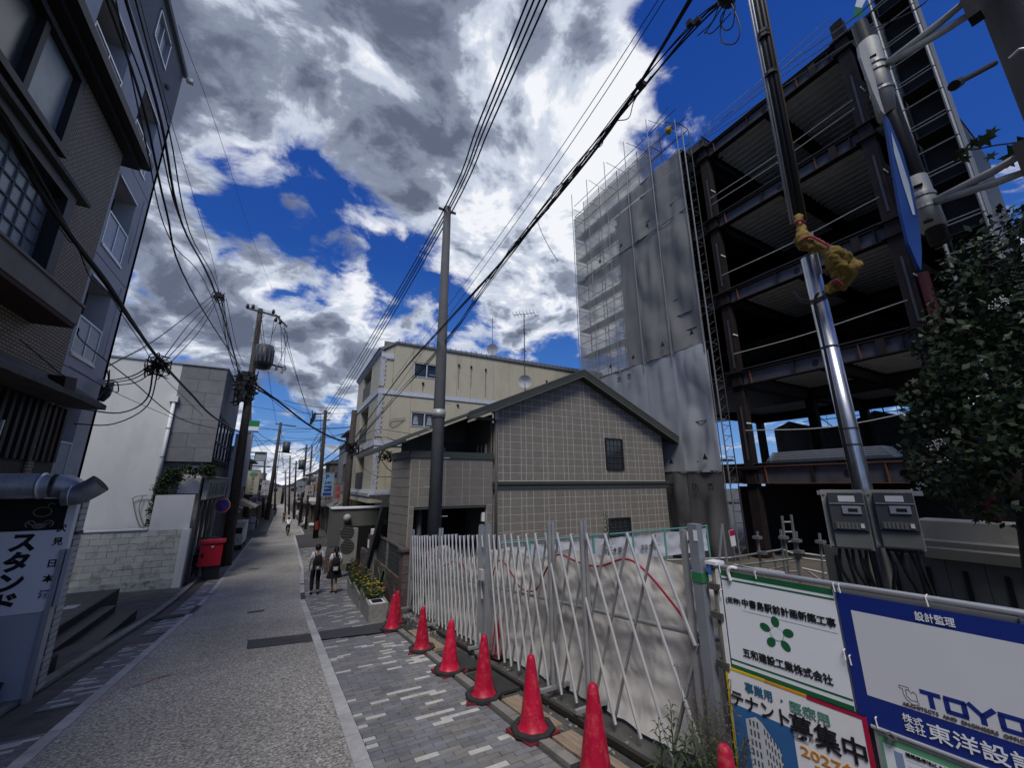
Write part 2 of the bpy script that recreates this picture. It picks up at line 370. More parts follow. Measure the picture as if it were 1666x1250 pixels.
# paler repair bands across the road and the dark trench patch
pat = MB()
for a, b, x0, x1 in ((9.6,10.75,-1.98,.84),(36.5,38,-1.98,1.2),(52,53,-.9,2.0)):
    pat.quad((x0,a,gz(a)+.004),(x1,a-.05,gz(a)+.004),(x1,b-.12,gz(b)+.004),(x0,b,gz(b)+.004))
struct('road_repair_band', pat, m_asph2)
tp = MB(); 
def TP(s, t, dz=.008): return (t, s, gz(s)+dz)
tp.quad(TP(10.25,-.30), TP(9.95,.86), TP(10.75,.86), TP(11.1,-.33))
tp.quad(TP(9.95,1.01,.012), TP(9.55,2.48,.012), TP(10.55,2.5,.012), TP(10.75,1.01,.012))
struct('asphalt_trench_patch', tp, m_patch)
mh = MB(); 
for (s0,t0,w,h) in ((14.9,-.55,.42,.3),(26,-1.2,.5,.25),(50,.3,.6,.3),(58,-.3,.5,.6)):
    mh.quad(TP(s0,t0), TP(s0,t0+w), TP(s0+h,t0+w), TP(s0+h,t0))
struct('road_utility_covers', mh, m_conc_d)
# granite lines as separate stones
kerbmesh = {}
def kerb_line(name, fn, s0, s1, ln, w, limit=999, skew=0):
    root = None; s = s0; allb = []
    while s < s1:
        l = ln*U(.96,1.04); e_ = min(s+l, s1); gap = .008 if s < 20 else .004
        x0, x1 = fn(s), fn(e_)
        mb = MB().hexa([(x0,s+gap,gz(s)-.05),(x0+w,s+gap,gz(s)-.05),(x1+w,e_,gz(e_)-.05),(x1,e_,gz(e_)-.05),
                        (x0,s+gap,gz(s)+.012),(x0+w,s+gap,gz(s)+.012),(x1+w,e_,gz(e_)+.012),(x1,e_,gz(e_)+.012)])
        allb.append((mb, s)); s += l
    base = MB(); strip(base, lambda q_: fn(q_), lambda q_: fn(q_)+w, [s0+(s1-s0)*i/12 for i in range(13)], -.005)
    root = struct(name, base, m_joint)
    far = MB()
    for mb, s in allb:
        if s < 28: mb.build('kerb_stone', m_kerb, root)
        else:
            n = len(far.v); far.v += mb.v; far.f += [tuple(i+n for i in f) for f in mb.f]
    if far.v: tag(far.build('kerb_stone_run', m_kerb, root), kind='stuff')
    return root
kerb_line('road_edge_line_right', lambda s: RR(s), .5, 45.2, .6, .15)
kerb_line('road_edge_line_left', lambda s: -2.15, .5, 45.2, .6, .15)
ln = MB()
def seg(a, b, w=.16):
    A = Vector(TP(*a, .006)); B = Vector(TP(*b, .006)); d = (B-A).normalized(); x = d.cross(Z)*w/2
    ln.quad(A-x, A+x, B+x, B-x)
seg((45.2,1.27),(46.6,2.15)); seg((46.55,2.12),(68,2.2)); seg((68,2.2),(132,1.7)); seg((44.9,-2.05),(47,-1.0)); seg((47,-1.03),(68,-1.08)); seg((68,-1.08),(104,-1.2)); seg((104,-1.2),(150,-1.9))
struct('painted_road_lines', ln, m_kerb)
# right pavement: brick pavers, the nearest 300 are objects of their own
PVR = lambda s: 2.42 if s < 12 else 2.42+.9*min(1,(s-12)/9)
base = strip(MB(), lambda s: RR(s)+.15, lambda s: PVR(s)+.05, [s for s in ss if s <= 45.5 and s >= -10], -.012)
pavr = struct('pavement_right', base, m_joint)
def pavers(root, s0, s1, fa, fb, L, Wd, nobj, cov, skip=lambda s,t: False, angle=-.055, light=.14):
    cells = []
    rows = int((s1-s0)/Wd)
    for r_ in range(rows):
        s = s0 + r_*Wd; off = (r_ % 2)*L/2 + U(-.01,.01)
        t = fa(s)+.01 - off
        while t < fb(s):
            a, b = max(t, fa(s)+.01), min(t+L-.007, fb(s))
            if b-a > .035 and not skip(s, (a+b)/2): cells.append((s, a, b))
            t += L
    near = 0; piles = {0: MB(), 1: MB(), 2: MB()}
    hv = {}; light = light*.8
    for s, a, b in cells:
        k = 2 if rnd() < light else (0 if rnd() < .72 else 1)
        z = .004+U(-.002,.0025); sk = angle
        p = [(a,s+.003+sk*a,0),(b,s+.003+sk*b,0),(b,s+Wd-.004+sk*b,0),(a,s+Wd-.004+sk*a,0)]
        P8 = [(x,y,gz(y)-.02) for x,y,_ in p]+[(x,y,gz(y)+z) for x,y,_ in p]
        mm = (m_pav, m_pav2, m_pavl)[k]
        if near < nobj:
            MB().hexa(P8).build('paver', mm, root); near += 1
        else: piles[k].hexa(P8)
    for k, nm in ((0,'grey_pavers'),(1,'warm_pavers'),(2,'pale_pavers')):
        if piles[k].v: tag(piles[k].build(nm, (m_pav,m_pav2,m_pavl)[k], root), kind='stuff')
inpatch = lambda s,t: 9.95-.27*(t-1) < s+.05 and s < 10.75-.12*(t-1) if True else False
pavers(pavr, 2.6, 34, lambda s: RR(s)+.15, PVR, .235, .085, 296, 0, skip=inpatch, angle=-.05)
# left verge: narrow paver band, gutter, covers
basel = strip(MB(), lambda s: -2.66, lambda s: -2.15, [s for s in ss if s <= 45.5 and s >= -10], -.012)
pavl = struct('pavement_left', basel, m_conc_d)
def skl(s,t): return (7.6 < s < 8.6) or (12.6 < s < 13.6) or (15.9 < s < 16.5)
pavers(pavl, 5.4, 30, lambda s: -2.64, lambda s: -2.155, .235, .085, 200, 0, skip=skl, angle=0, light=.22)
gut = strip(MB(), lambda s: -2.98, lambda s: -2.66, [s for s in ss if s <= 80], -.02)
struct('gutter_channel', gut, m_conc_d)
kerbl = struct('gutter_kerb_bed', strip(MB(), lambda s: -3.2, lambda s: -2.98, [s for s in ss if s <= 60], .0), m_conc_d)
s = 6.
while s < 34:
    l = .6; MB().hexa([(-3.18,s,gz(s)-.02),(-3.0,s,gz(s)-.02),(-3.0,s+l-.01,gz(s+l)-.02),(-3.18,s+l-.01,gz(s+l)-.02),(-3.18,s,gz(s)+.05),(-3.0,s,gz(s)+.05),(-3.0,s+l-.01,gz(s+l)+.05),(-3.18,s+l-.01,gz(s+l)+.05)]).build('kerb_block', m_conc, kerbl)
    s += l
gr = thing('drain_grate', 'rusty slotted drain grate set in the left gutter strip', 'drain grate', (-2.7, 15.9, gz(16.2)))
fr_ = MB(); fr_.box((-2.92,15.9,gz(16)-.02),(-2.24,16.5,gz(16.3)-.004)); fr_.build('frame', m_conc_d, gr)
for i in range(11): MB().bar(TP(15.93+i*.05,-2.9,.012), TP(15.93+i*.05,-2.26,.012), .02).build('bar', mat('rusty_iron',(.07,.06,.055),.7,.4), gr)
# right edge strip: kerb slabs, timber boards, grit in front of the gate
edge = strip(MB(), lambda s: 2.47, lambda s: 3.6, [i*.5 for i in range(-4,26)], -.035)
struct('verge_of_grit', edge, m_dirt)
kr = struct('verge_kerb_bed', strip(MB(), lambda s: 2.47, lambda s: 2.60, [i*.5 for i in range(0,24)], -.01), m_conc_d)
s = .5
while s < 11.5:
    l = U(.55,.62); MB().hexa([(2.475,s,gz(s)-.03),(2.585,s,gz(s)-.03),(2.585,s+l-.012,gz(s+l)-.03),(2.475,s+l-.012,gz(s+l)-.03),(2.475,s,gz(s)+.03),(2.585,s,gz(s)+.03),(2.585,s+l-.012,gz(s+l)+.03),(2.475,s+l-.012,gz(s+l)+.03)]).build('kerb_block', m_conc, kr); s += l
m_board = mat('weathered_board', (.30,.235,.17), .85, var=.3, scale=2, bump=.4, bscale=30, stretch=(14,1.2,1), dark=(.1,.08,.06), dscale=3, damt=.7)
m_rubmat = mat('black_rubber_mat', (.035,.037,.036), .7, var=.3, scale=8, bump=.8, bscale=50)
for i, (s0, s1, lab) in enumerate(((2.5,3.9,'weathered timber board lying by the nearest traffic cones'),(4.05,5.0,'weathered timber board between the second and third cones'),(7.6,9.3,'weathered timber board lying near the farthest cones'))):
    b_ = MB().hexa([(2.62,s0,gz(s0)-.02),(2.86,s0,gz(s0)-.02),(2.86,s1,gz(s1)-.02),(2.62,s1,gz(s1)-.02),(2.62,s0,gz(s0)+.028),(2.86,s0,gz(s0)+.028),(2.86,s1,gz(s1)+.028),(2.62,s1,gz(s1)+.028)]).build('timber_board', m_board)
    tag(b_, lab, 'board', 'boards laid along the verge')
for (s0, s1, lab) in ((5.2,6.1,'black ribbed rubber mat behind the second cone from the board'),(6.3,7.3,'black ribbed rubber mat beside the third cone away from the camera'),(8.9,10.6,'long black rubber mat nearest the farthest cones')):
    mb = MB().hexa([(2.62,s0,gz(s0)-.01),(3.0,s0,gz(s0)-.01),(3.0,s1,gz(s1)-.01),(2.62,s1,gz(s1)-.01),(2.62,s0,gz(s0)+.02),(3.0,s0,gz(s0)+.02),(3.0,s1,gz(s1)+.02),(2.62,s1,gz(s1)+.02)])
    tag(mb.build('rubber_mat', m_rubmat), lab, 'mat', 'rubber mats along the verge')
rub = MB()
for i in range(420):
    s0 = random.choice([U(8.6,11.2),U(1.5,11)]); t0 = U(2.66,3.3); r_ = U(.008,.05 if s0 > 8.8 else .025)
    c = Vector((t0,s0,gz(s0)+r_*.3-.02)); rub.ball(c, r_, 5, (U(.7,1.4),U(.7,1.4),U(.5,.9)))
tag(rub.build('rubble', m_conc), 'loose rubble and gravel in front of the folding gate', 'rubble', kind='stuff')
# steel channel rails lying along the gate foot
for k, (t0, s0, s1) in enumerate(((3.05,1.6,6.6),(3.12,7.0,9.4))):
    r0 = MB(); r0.bar((t0,s0,gz(s0)+.02),(t0,s1,gz(s1)+.02),.05,.05); tag(r0.build('steel_channel', mat('dark_rusty_steel',(.05,.045,.042),.6,.5)), ['long dark steel channel at the foot of the gate near the camera','shorter dark steel channel at the far foot of the gate'][k], 'steel channel')

# ================================================================== LEFT: black steps + alley floor
PAT = 18.55
st_ = thing('entrance_steps', 'black tiled entrance steps in front of the grey apartment block', 'steps', (-4.0, 14, gz(14)))
zt = gz(17.8)+.42
zt0 = gz(11.4)+.2
def slab(y0,y1,x0,x1,zt_,zb=-3.0,m=m_blackt,par=st_,nm='tread'):
    return MB().box((x0,y0,zb),(x1,y1,zt_)).build(nm, m, par)
slab(11.4,18.4,-9.,-4.30,-1.16,nm='landing'); slab(11.45,16.9,-4.295,-3.95,-1.34,nm='tread'); slab(11.5,16.8,-3.945,-3.42,-1.50,nm='tread')
# tiles on the landing
k = 0
for i in range(16):
    for j in range(9):
        y0 = 11.42+i*.43; x0 = -4.32-(j+1)*.3
        MB().box((x0+.006,y0+.006,-1.17),(x0+.294,y0+.424,-1.152)).build('tile', m_pavl if (i,j)==(11,1) else m_blackt, st_)
slab2 = thing('lower_entrance_step', 'black tiled platform at the foot of the white stand sign', 'steps', (-3.6, 10.4, gz(10.4)))
MB().box((-6.0,8.2,-3.0),(-3.30,11.3,-.92)).build('platform', m_blackt, slab2)
for i in range(7):
    for j in range(3):
        MB().box((-3.32-(j+1)*.3+.006,8.25+i*.43+.006,-.921),(-3.32-j*.3-.006,8.25+(i+1)*.43-.006,-.905)).build('tile', m_blackt, slab2)
struct('alley_floor', MB().quad((-12,16.9,gz(18)-.02),(-3.2,16.9,gz(17)-.012),(-3.2,23,gz(23)-.005),(-12,23,gz(23)+.12)), m_conc_d)

m_chalk = mat('faded_red_survey_paint', (.30,.12,.11), .9, var=.5, scale=30)
sm = MB()
for (a,b) in (((9.0,-1.72),(9.35,-1.30)),((9.35,-1.32),(9.30,-1.62)),((10.6,.55),(10.9,.82)),((9.9,.70),(9.95,.84))):
    A = Vector(TP(*a,.010)); B = Vector(TP(*b,.010)); x = (B-A).normalized().cross(Z)*.012; sm.quad(A-x,A+x,B+x,B-x)
struct('survey_paint_marks', sm, m_chalk)
# ================================================================== LEFT BUILDINGS
m_grey = mat('pale_blue_grey_render', (.47,.47,.49), .75, var=.08, scale=1.5, bump=.1, bscale=60, dark=(.24,.25,.3), dscale=1.2, damt=.35)
m_dgrey = mat('slate_grey_render', (.15,.155,.17), .75, var=.1, scale=2, bump=.1)
m_alu = mat('aluminium', (.55,.57,.6), .38, .7, var=.1)
m_white = mat('white_paint', (.72,.73,.74), .55, var=.06, scale=3, dark=(.4,.4,.4), dscale=3, damt=.3)
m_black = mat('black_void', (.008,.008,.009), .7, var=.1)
m_blackp = mat('black_paint', (.018,.018,.02), .5, var=.3, scale=4, bump=.1)
m_glass = mat('dark_window_glass', (.02,.025,.032), .08, var=.2, scale=1, spec=.8)
m_frost = mat('frosted_glass', (.22,.26,.29), .35, var=.22, scale=1.6, spec=.6, dark=(.10,.12,.14), dscale=2.2, damt=.5)
m_curt = mat('curtain_behind_glass', (.30,.34,.38), .3, var=.35, scale=5, spec=.6, dark=(.10,.12,.14), dscale=5, damt=.8)
def brickmat(name, c1, c2, cm, bw, bh, ms, axis='YZ', rough=.7, bump=.5, offset=.5):
    m = bpy.data.materials.new(name); m.use_nodes = True; N = m.node_tree.nodes; L = m.node_tree.links; b = N['Principled BSDF']; b.inputs['Roughness'].default_value = rough
    g_ = N.new('ShaderNodeNewGeometry'); s_ = N.new('ShaderNodeSeparateXYZ'); L.new(g_.outputs['Position'], s_.inputs[0]); c_ = N.new('ShaderNodeCombineXYZ')
    L.new(s_.outputs[1 if axis == 'YZ' else 0], c_.inputs[0]); L.new(s_.outputs[2], c_.inputs[1])
    t = N.new('ShaderNodeTexBrick'); t.inputs['Color1'].default_value = (*c1,1); t.inputs['Color2'].default_value = (*c2,1); t.inputs['Mortar'].default_value = (*cm,1)
    t.inputs['Scale'].default_value = 1; t.inputs['Brick Width'].default_value = bw; t.inputs['Row Height'].default_value = bh; t.inputs['Mortar Size'].default_value = ms; t.inputs['Mortar Smooth'].default_value = .1; t.offset = offset
    L.new(c_.outputs[0], t.inputs['Vector']); L.new(t.outputs['Color'], b.inputs['Base Color'])
    bp = N.new('ShaderNodeBump'); bp.inputs['Strength'].default_value = bump; bp.inputs['Distance'].default_value = .01; bp.invert = True; L.new(t.outputs['Fac'], bp.inputs['Height']); L.new(bp.outputs[0], b.inputs['Normal'])
    MATS[name] = m; return m
m_btile = brickmat('brown_mosaic_tile', (.25,.195,.14), (.31,.245,.18), (.035,.03,.026), .105, .062, .009, offset=0.5)
m_wtile = brickmat('white_small_tile', (.5,.5,.47), (.42,.42,.4), (.15,.15,.14), .2, .1, .008, axis='XZ')

def wallholes(name, x, y0, y1, z0, z1, holes, m, parent, thick=-.25, axis='x'):
    """wall sheet in plane x=const (or y=const) with rectangular openings and real reveals; holes = (a0,a1,b0,b1)"""
    mb = MB(); P = (lambda a,b,d: (x+d,a,b)) if axis == 'x' else (lambda a,b,d: (a,x+d,b))
    ys = sorted({y0,y1,*[h[0] for h in holes],*[h[1] for h in holes]}); zs = sorted({z0,z1,*[h[2] for h in holes],*[h[3] for h in holes]})
    ys = [v for v in ys if y0 <= v <= y1]; zs = [v for v in zs if z0 <= v <= z1]
    for a,b in zip(ys,ys[1:]):
        for c,d in zip(zs,zs[1:]):
            if any(h[0]-1e-6 <= a and b <= h[1]+1e-6 and h[2]-1e-6 <= c and d <= h[3]+1e-6 for h in holes): continue
            mb.quad(P(a,c,0),P(b,c,0),P(b,d,0),P(a,d,0))
    for h in holes:
        a,b,c,d = h; mb.quad(P(a,c,0),P(b,c,0),P(b,c,thick),P(a,c,thick)); mb.quad(P(a,d,0),P(b,d,0),P(b,d,thick),P(a,d,thick))
        mb.quad(P(a,c,0),P(a,d,0),P(a,d,thick),P(a,c,thick)); mb.quad(P(b,c,0),P(b,d,0),P(b,d,thick),P(b,c,thick))
    return mb.build(name, m, parent)

# ---- grey apartment block
ap = thing('apartment_block', 'tall pale blue-grey rendered apartment block with balcony rails, at the left edge of the street', 'apartment block', (-4.6, 10, gz(10)))
GX = -4.6
rails = [11.55, 8.71, 5.90, 3.05]
holes = []
for r_ in rails:
    holes += [(12.2,13.48,r_-.88,r_+1.04)]
    holes += [(9.58,11.12,r_-.88,r_+1.0)]
holes2 = [(11.86,12.98,14.14,15.1),(9.6,10.75,14.14,15.1)]
wallholes('wall', GX, 2.0, 14.35, -2.2, 13.3, holes, m_grey, ap, -.5)
wallholes('upper_wall', GX-.004, 2.0, 14.35, 13.3, 15.45, holes2, m_dgrey, ap, -.12)
MB().box((-14,14.349,-2.2),(-4.6,14.2,13.3)).build('side_wall', m_grey, ap)
MB().box((-14,14.34,13.3),(-4.61,14.1,15.45)).build('upper_side_wall', m_dgrey, ap)
MB().box((-14,2.0,15.45),(-4.5,14.42,15.62)).build('parapet_cap', m_dgrey, ap)
MB().box((-4.5,14.30,15.3),(-4.32,14.45,15.42)).build('rain_spout', m_grey, ap)
for z in (10.34, 7.5, 4.68):
    MB().box((GX+.001,2,z-.012),(GX+.004,14.35,z+.012)).build('wall_joint', m_dgrey, ap)
for i, (a,b,c,d) in enumerate(holes):
    w = MB().box((GX-.47,a,c),(GX-.44,b,d)).build('window', m_glass, ap)
    fr = MB()
    fr.box((GX-.02,a+.01,c),(GX+.03,b+.03,c-.06)); fr.box((GX-.03,a,c+.88-.02),(GX+.01,b,c+.88+.03)); fr.box((GX-.03,a,c+.02),(GX+.0,b,c+.06))
    n_ = 2
    for k in range(n_+1):
        y = a+.02+(b-a-.05)*k/n_; fr.box((GX-.03,y-.02,c),(GX+.005,y+.025,c+.88))
    fr.build('balustrade_frame', m_alu, w)
    for k in range(2): MB().box((GX-.02,a+.05+k*(b-a)/2,c+.07),(GX-.012,a+(k+1)*(b-a)/2-.03,c+.86)).build('pane', m_curt, w)
    MB().box((GX-.03,a-.02,d-.01),(GX+.035,b+.02,d+.03)).build('lintel_trim', m_alu, w)
for (a,b,c,d) in holes2:
    w = MB().box((GX-.1,a,c),(GX-.08,b,d)).build('window', m_frost, ap); fr = MB()
    fr.box((GX-.08,a,c-.03),(GX+.03,b,c+.03)); fr.box((GX-.08,a,d-.04),(GX+.02,b,d)); fr.box((GX-.08,a,c),(GX+.02,a+.05,d)); fr.box((GX-.08,b-.05,c),(GX+.02,b,d)); fr.box((GX-.08,(a+b)/2-.02,c),(GX-.02,(a+b)/2+.02,d))
    fr.build('frame', m_alu, w)
MB().ball((GX+.05,13.35,13.9),.09,8,(.6,1,1)).build('vent_hood', m_dgrey, ap)
for z in (9.2,6.4): MB().tube([(GX+.06,13.75,z-1.1),(GX+.06,13.75,z+.9)],.02,6).build('drain_pipe', m_grey, ap)

# ---- brown tiled building
bb = thing('tiled_building', 'brown mosaic-tiled building with black-framed windows and a metal duct, at the left edge', 'building', (-4.3, 8, gz(8)))
BX = -4.3
bh = [(5.6,9.1,8.02,9.55),(5.8,9.62,5.5,7.25)]
wallholes('tiled_wall', BX, -3, 11.3, 4.15, 9.85, bh, m_btile, bb, -.2)
MB().box((BX-.01,11.1,-2),(-4.61,11.295,9.85)).build('end_wall', m_btile, bb)
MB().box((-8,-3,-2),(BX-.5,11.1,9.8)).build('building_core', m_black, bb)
ev = MB().box((-5.2,-3,9.86),(-3.92,11.85,10.06)); ev.box((-5.0,-3,9.74),(-4.1,11.75,9.86)); ev.build('eave', m_blackp, bb)
w1 = MB().box((BX-.16,5.6,8.02),(BX-.13,9.1,9.55)).build('window', m_glass, bb)
f = MB(); f.box((BX-.1,5.5,7.9),(BX+.10,9.2,8.03)); f.box((BX-.1,5.5,9.5),(BX+.06,9.16,9.62)); f.box((BX-.1,9.0,8.03),(BX+.06,9.16,9.5)); f.box((BX-.1,7.85,8.03),(BX+.02,7.98,9.5)); f.box((BX-.1,6.6,8.03),(BX+.02,6.7,9.5)); f.build('frame', m_blackp, w1)
MB().box((BX-.12,7.98,8.05),(BX-.06,9.0,9.5)).build('frosted_pane', m_frost, w1)
MB().box((BX-.14,6.7,8.05),(BX-.1,7.85,9.5)).build('clear_pane', mat('grimy_glass',(.055,.06,.062),.25,var=.3,scale=2,spec=.6), w1)
# lower window in a projecting box
hd = MB().box((BX,4,7.42),(BX+.28,9.93,7.5)); hd.box((BX,4,7.5),(BX+.07,9.85,7.72)); hd.build('window_hood', m_conc_d, bb)
w2 = MB().box((BX-.05,5.8,5.5),(BX-.02,9.62,7.25)).build('window', m_frost, bb)
f = MB(); f.box((BX,9.36,5.45),(BX+.2,9.62,7.4)); f.box((BX,5.8,7.2),(BX+.2,9.36,7.4)); f.box((BX,5.8,5.45),(BX+.2,9.36,5.56)); f.build('frame', m_blackp, w2)
gb = MB()
y = 9.3
while y > 6.2: gb.box((BX-.012,y-.015,5.56),(BX+.005,y+.015,7.2)); y -= .3
for z in (5.85,6.15,6.45,6.75,7.0): gb.box((BX-.012,5.8,z-.012),(BX+.005,9.36,z+.012))
gb.build('glass_grid', mat('grey_blue_bar',(.10,.12,.14),.6), w2)
lg = MB().box((BX,4,4.98),(BX+.55,9.95,5.36)); lg.box((BX,4,5.36),(BX+.58,10.0,5.40)); lg.build('window_ledge', mat('warm_grey_sheet_metal',(.16,.14,.13),.6,var=.2), bb)
MB().box((BX,4,4.90),(BX+.54,9.9,4.97)).build('ledge_underside', mat('dark_red_soffit',(.05,.028,.024),.8), bb)
cn = MB().prism([(BX,-3,4.2),(BX+.62,-3,3.80),(BX+.62,-3,3.70),(BX,-3,3.70)], (0,14.9,0)); cn.build('canopy', m_conc_d, bb)
# dark louvred front under the canopy
MB().box((BX-.12,-3,-2),(BX-.05,12.15,3.7)).build('shopfront', m_blackp, bb)
for i in range(34):
    y = 4.0+i*.24; MB().box((BX-.05,y,2.55),(BX+.02,y+.10,3.68)).build('slat', random.choice([m_blackp, m_blackp, mat('dark_red_brown_timber',(.06,.03,.022),.7,var=.5,scale=3)]), bb)
for y in (8.9,9.35):
    MB().bar((BX+.25,y,2.55),(BX+.25,y+.02,3.1),.035).build('bracket', m_alu, bb)
lp = thing('shop_lamp', 'small black outdoor lamp hanging under the canopy beside the tiled wall', 'lamp', atT(106,622,-3.75))
L0 = wloc(lp); MB().tube([L0+Vector((0,-1.6,.30)),L0+Vector((0,-.2,.10)),L0+Vector((0,.1,.08))],.012,6).build('arm', m_blackp, lp)
MB().prism([L0+Vector((-.12,-.35,.05)),L0+Vector((.12,-.35,.05)),L0+Vector((.05,-.1,-.22)),L0+Vector((-.05,-.1,-.22))],(0,.42,.05)).build('lamp_head', m_blackp, lp)
MB().box((-4.599,13.2,gz(13)-.2),(-4.45,14.3,gz(13)+.2)).build('base_plinth', m_conc_d, ap)

# duct
m_duct = mat('bright_galvanised_duct', (.80,.82,.85), .36, .75, var=.25, scale=5, dark=(.22,.22,.24), dscale=3, damt=.6)
m_duct2 = mat('dull_duct_steel', (.30,.31,.33), .45, .7, var=.3, scale=6)
dt = thing('exhaust_duct', 'shiny round metal exhaust duct ending in an upturned elbow, above the white stand sign', 'duct', (-3.4,9.0,2.06))
MB().tube([(-4.6,9.0,2.08),(-3.28,9.0,2.08)],.185,24,cap=False).build('pipe', m_duct, dt, True)
MB().tube([(-3.30,9.0,2.08),(-3.265,9.0,2.08)],.197,24).build('collar', m_alu, dt, True)
MB().tube([(-3.28,9.0,2.08),(-3.16,9.0,2.08)],.178,24,cap=False).build('pipe', m_duct, dt, True)
MB().tube(poly_smooth([(-3.16,9.0,2.08),(-3.02,9.04,2.06),(-2.94,9.12,1.98)],5),[.178]*11,20).build('elbow', m_duct2, dt, True)
pp = poly_smooth([(-3.0,8.98,1.93),(-2.86,8.98,1.94),(-2.72,8.98,2.03),(-2.62,8.98,2.12)],6)
MB().tube(pp,[.155]*len(pp),22,cap=False).build('outlet', m_duct2, dt, True)
MB().tube([pp[-2],pp[-1]],.15,22).build('outlet_opening', m_black, dt)
MB().tube([(-2.93,8.98,1.937),(-2.91,8.98,1.938)],.162,22).build('collar', m_alu, dt, True)

# stand sign
m_signw = mat('white_sign_board', (.74,.75,.77), .5, var=.04, scale=1.2)
m_ink = mat('black_ink', (.012,.012,.013), .6)
sg = thing('stand_sign', 'white upright sign board with black brushed katakana below the exhaust duct', 'sign', (-3.3,9.3,gz(9.3)))
sy = 9.3
MB().box((-3.9,sy,.22),(-3.03,sy+.14,1.40)).build('board', m_signw, sg)
MB().prism([(-3.03,sy,.22),(-3.03,sy,1.86),(-2.93,sy,1.86),(-2.93,sy,.27)],(0,.13,0)).build('side_board', m_signw, sg)
MB().box((-3.9,sy-.004,1.404),(-3.03,sy+.13,1.88)).build('top_panel', m_black, sg)
MB().box((-3.9,sy+.02,-1.0),(-2.99,sy+.12,.215)).build('lower_panel', mat('pale_blue_panel',(.40,.42,.47),.6,var=.06), sg)
fr = MB().box((-2.99,sy-.02,-1.02),(-2.93,sy+.14,1.10)); fr.build('frame_post', m_alu, sg)
MB().box((-2.926,sy+.03,.27),(-2.87,sy+.1,1.1)).build('side_trim', m_grey, sg)
for i, ch in enumerate('スタンド'):
    sz = .30; text(ch, sz, (-3.42-.012*i, sy, 1.13-i*.285), X, Z, m_ink, sg, bold=.055, align='CENTER')
for ch, z in (('伏',1.38),('見',1.18),('日',.86),('本',.64),('酒',.42)):
    text(ch, .125, (-3.045,sy,z), X, Z, m_ink, sg, bold=.012, align='CENTER')
# line drawing on the black panel: only loose round strokes
m_line = mat('grey_line_print', (.20,.19,.17), .7)
def ring(cx, cz, r0, r1, a0=0, a1=360, w=.007):
    pts = [(cx+cos(radians(a))*r0, sy-.008, cz+sin(radians(a))*r1) for a in range(int(a0), int(a1)+1, 15)]
    MB().tube(pts, w, 4).build('drawn_line', m_line, sg)
for a_ in ((-3.3,1.68,.10,.07),(-3.3,1.55,.13,.08,190,350),(-3.40,1.50,.05,.05,0,250),(-3.20,1.50,.05,.05,-60,200),(-3.3,1.47,.07,.035),(-3.3,1.47,.04,.02),(-3.22,1.78,.035,.03,0,230)): ring(*a_)
# small white-tiled post behind the sign
tpst = thing('tiled_pillar', 'narrow white-tiled pillar behind the stand sign', 'pillar', (-3.0,9.9,gz(9.9)))
MB().box((-3.30,9.7,-1.0),(-2.985,9.95,2.05)).build('shaft', m_wtile, tpst); MB().box((-3.30,9.69,1.28),(-2.955,9.9,1.33)).build('band', m_conc_d, tpst)
rk = thing('wire_magazine_rack', 'white wire rack with leaflets at the bottom left of the stand sign', 'rack', (-3.35,8.6,gz(8.6)))
for k in range(3):
    z = gz(8.6)+.15+k*.25
    for q_ in range(5): MB().tube([(-3.75+q_*.02,8.3,z),(-3.22,8.3,z),(-3.22,8.7,z)][0:3],.008,5).build('wire', m_white, rk) if q_ == 0 else None
    MB().box((-3.7,8.35,z+.02),(-3.26,8.37,z+.2)).build('leaflet', m_signw, rk)
for x in (-3.24,-3.7): MB().tube([(x,8.3,gz(8.6)-.0),(x,8.3,gz(8.6)+.85)],.01,5).build('wire', m_white, rk)
MB().box((-3.8,8.32,gz(8.6)+.88),(-3.19,8.5,gz(8.6)+1.15)).build('leaflet_box', m_conc, rk)
pt = thing('dark_plant_pot', 'dark planter pot standing beside the wire leaflet rack', 'plant pot', (-3.25,8.95,gz(8.95)))
MB().lathe([(.12,0),(.17,.3),(.18,.32),(.15,.32),(.14,.25)],(-3.28,8.95,-.92),12).build('pot', m_blackt, pt)

# ---- white building with stone-clad corner
WS = 23.5
m_whr = mat('white_render', (.60,.61,.61), .8, var=.05, scale=1.2, bump=.25, bscale=50, dark=(.42,.43,.43), dscale=.9, damt=.4, stretch=(1,1,.4))
m_stone = mat('grey_stone_panel', (.185,.19,.205), .7, objrand=.12, var=.14, scale=3, bump=.15, bscale=60, dark=(.10,.11,.13), dscale=5, damt=.4)
wb = thing('white_building', 'two-storey white rendered building with a grey stone-clad corner and drainpipe', 'building', (-5,24,gz(24)))
wfx = -3.2; bt = 7.72
xb = -4.98
MB().box((-14,WS,-2.2),(xb,30.4,bt)).build('rendered_wall', m_whr, wb)
MB().box((-14,WS-.06,bt),(wfx+.04,30.5,bt+.07)).build('parapet_cap', m_alu, wb)
MB().box((xb+.002,WS+.03,3.12),(wfx-.03,30.3,bt-.003)).build('clad_core', mat('panel_joint',(.04,.042,.045),.9), wb)
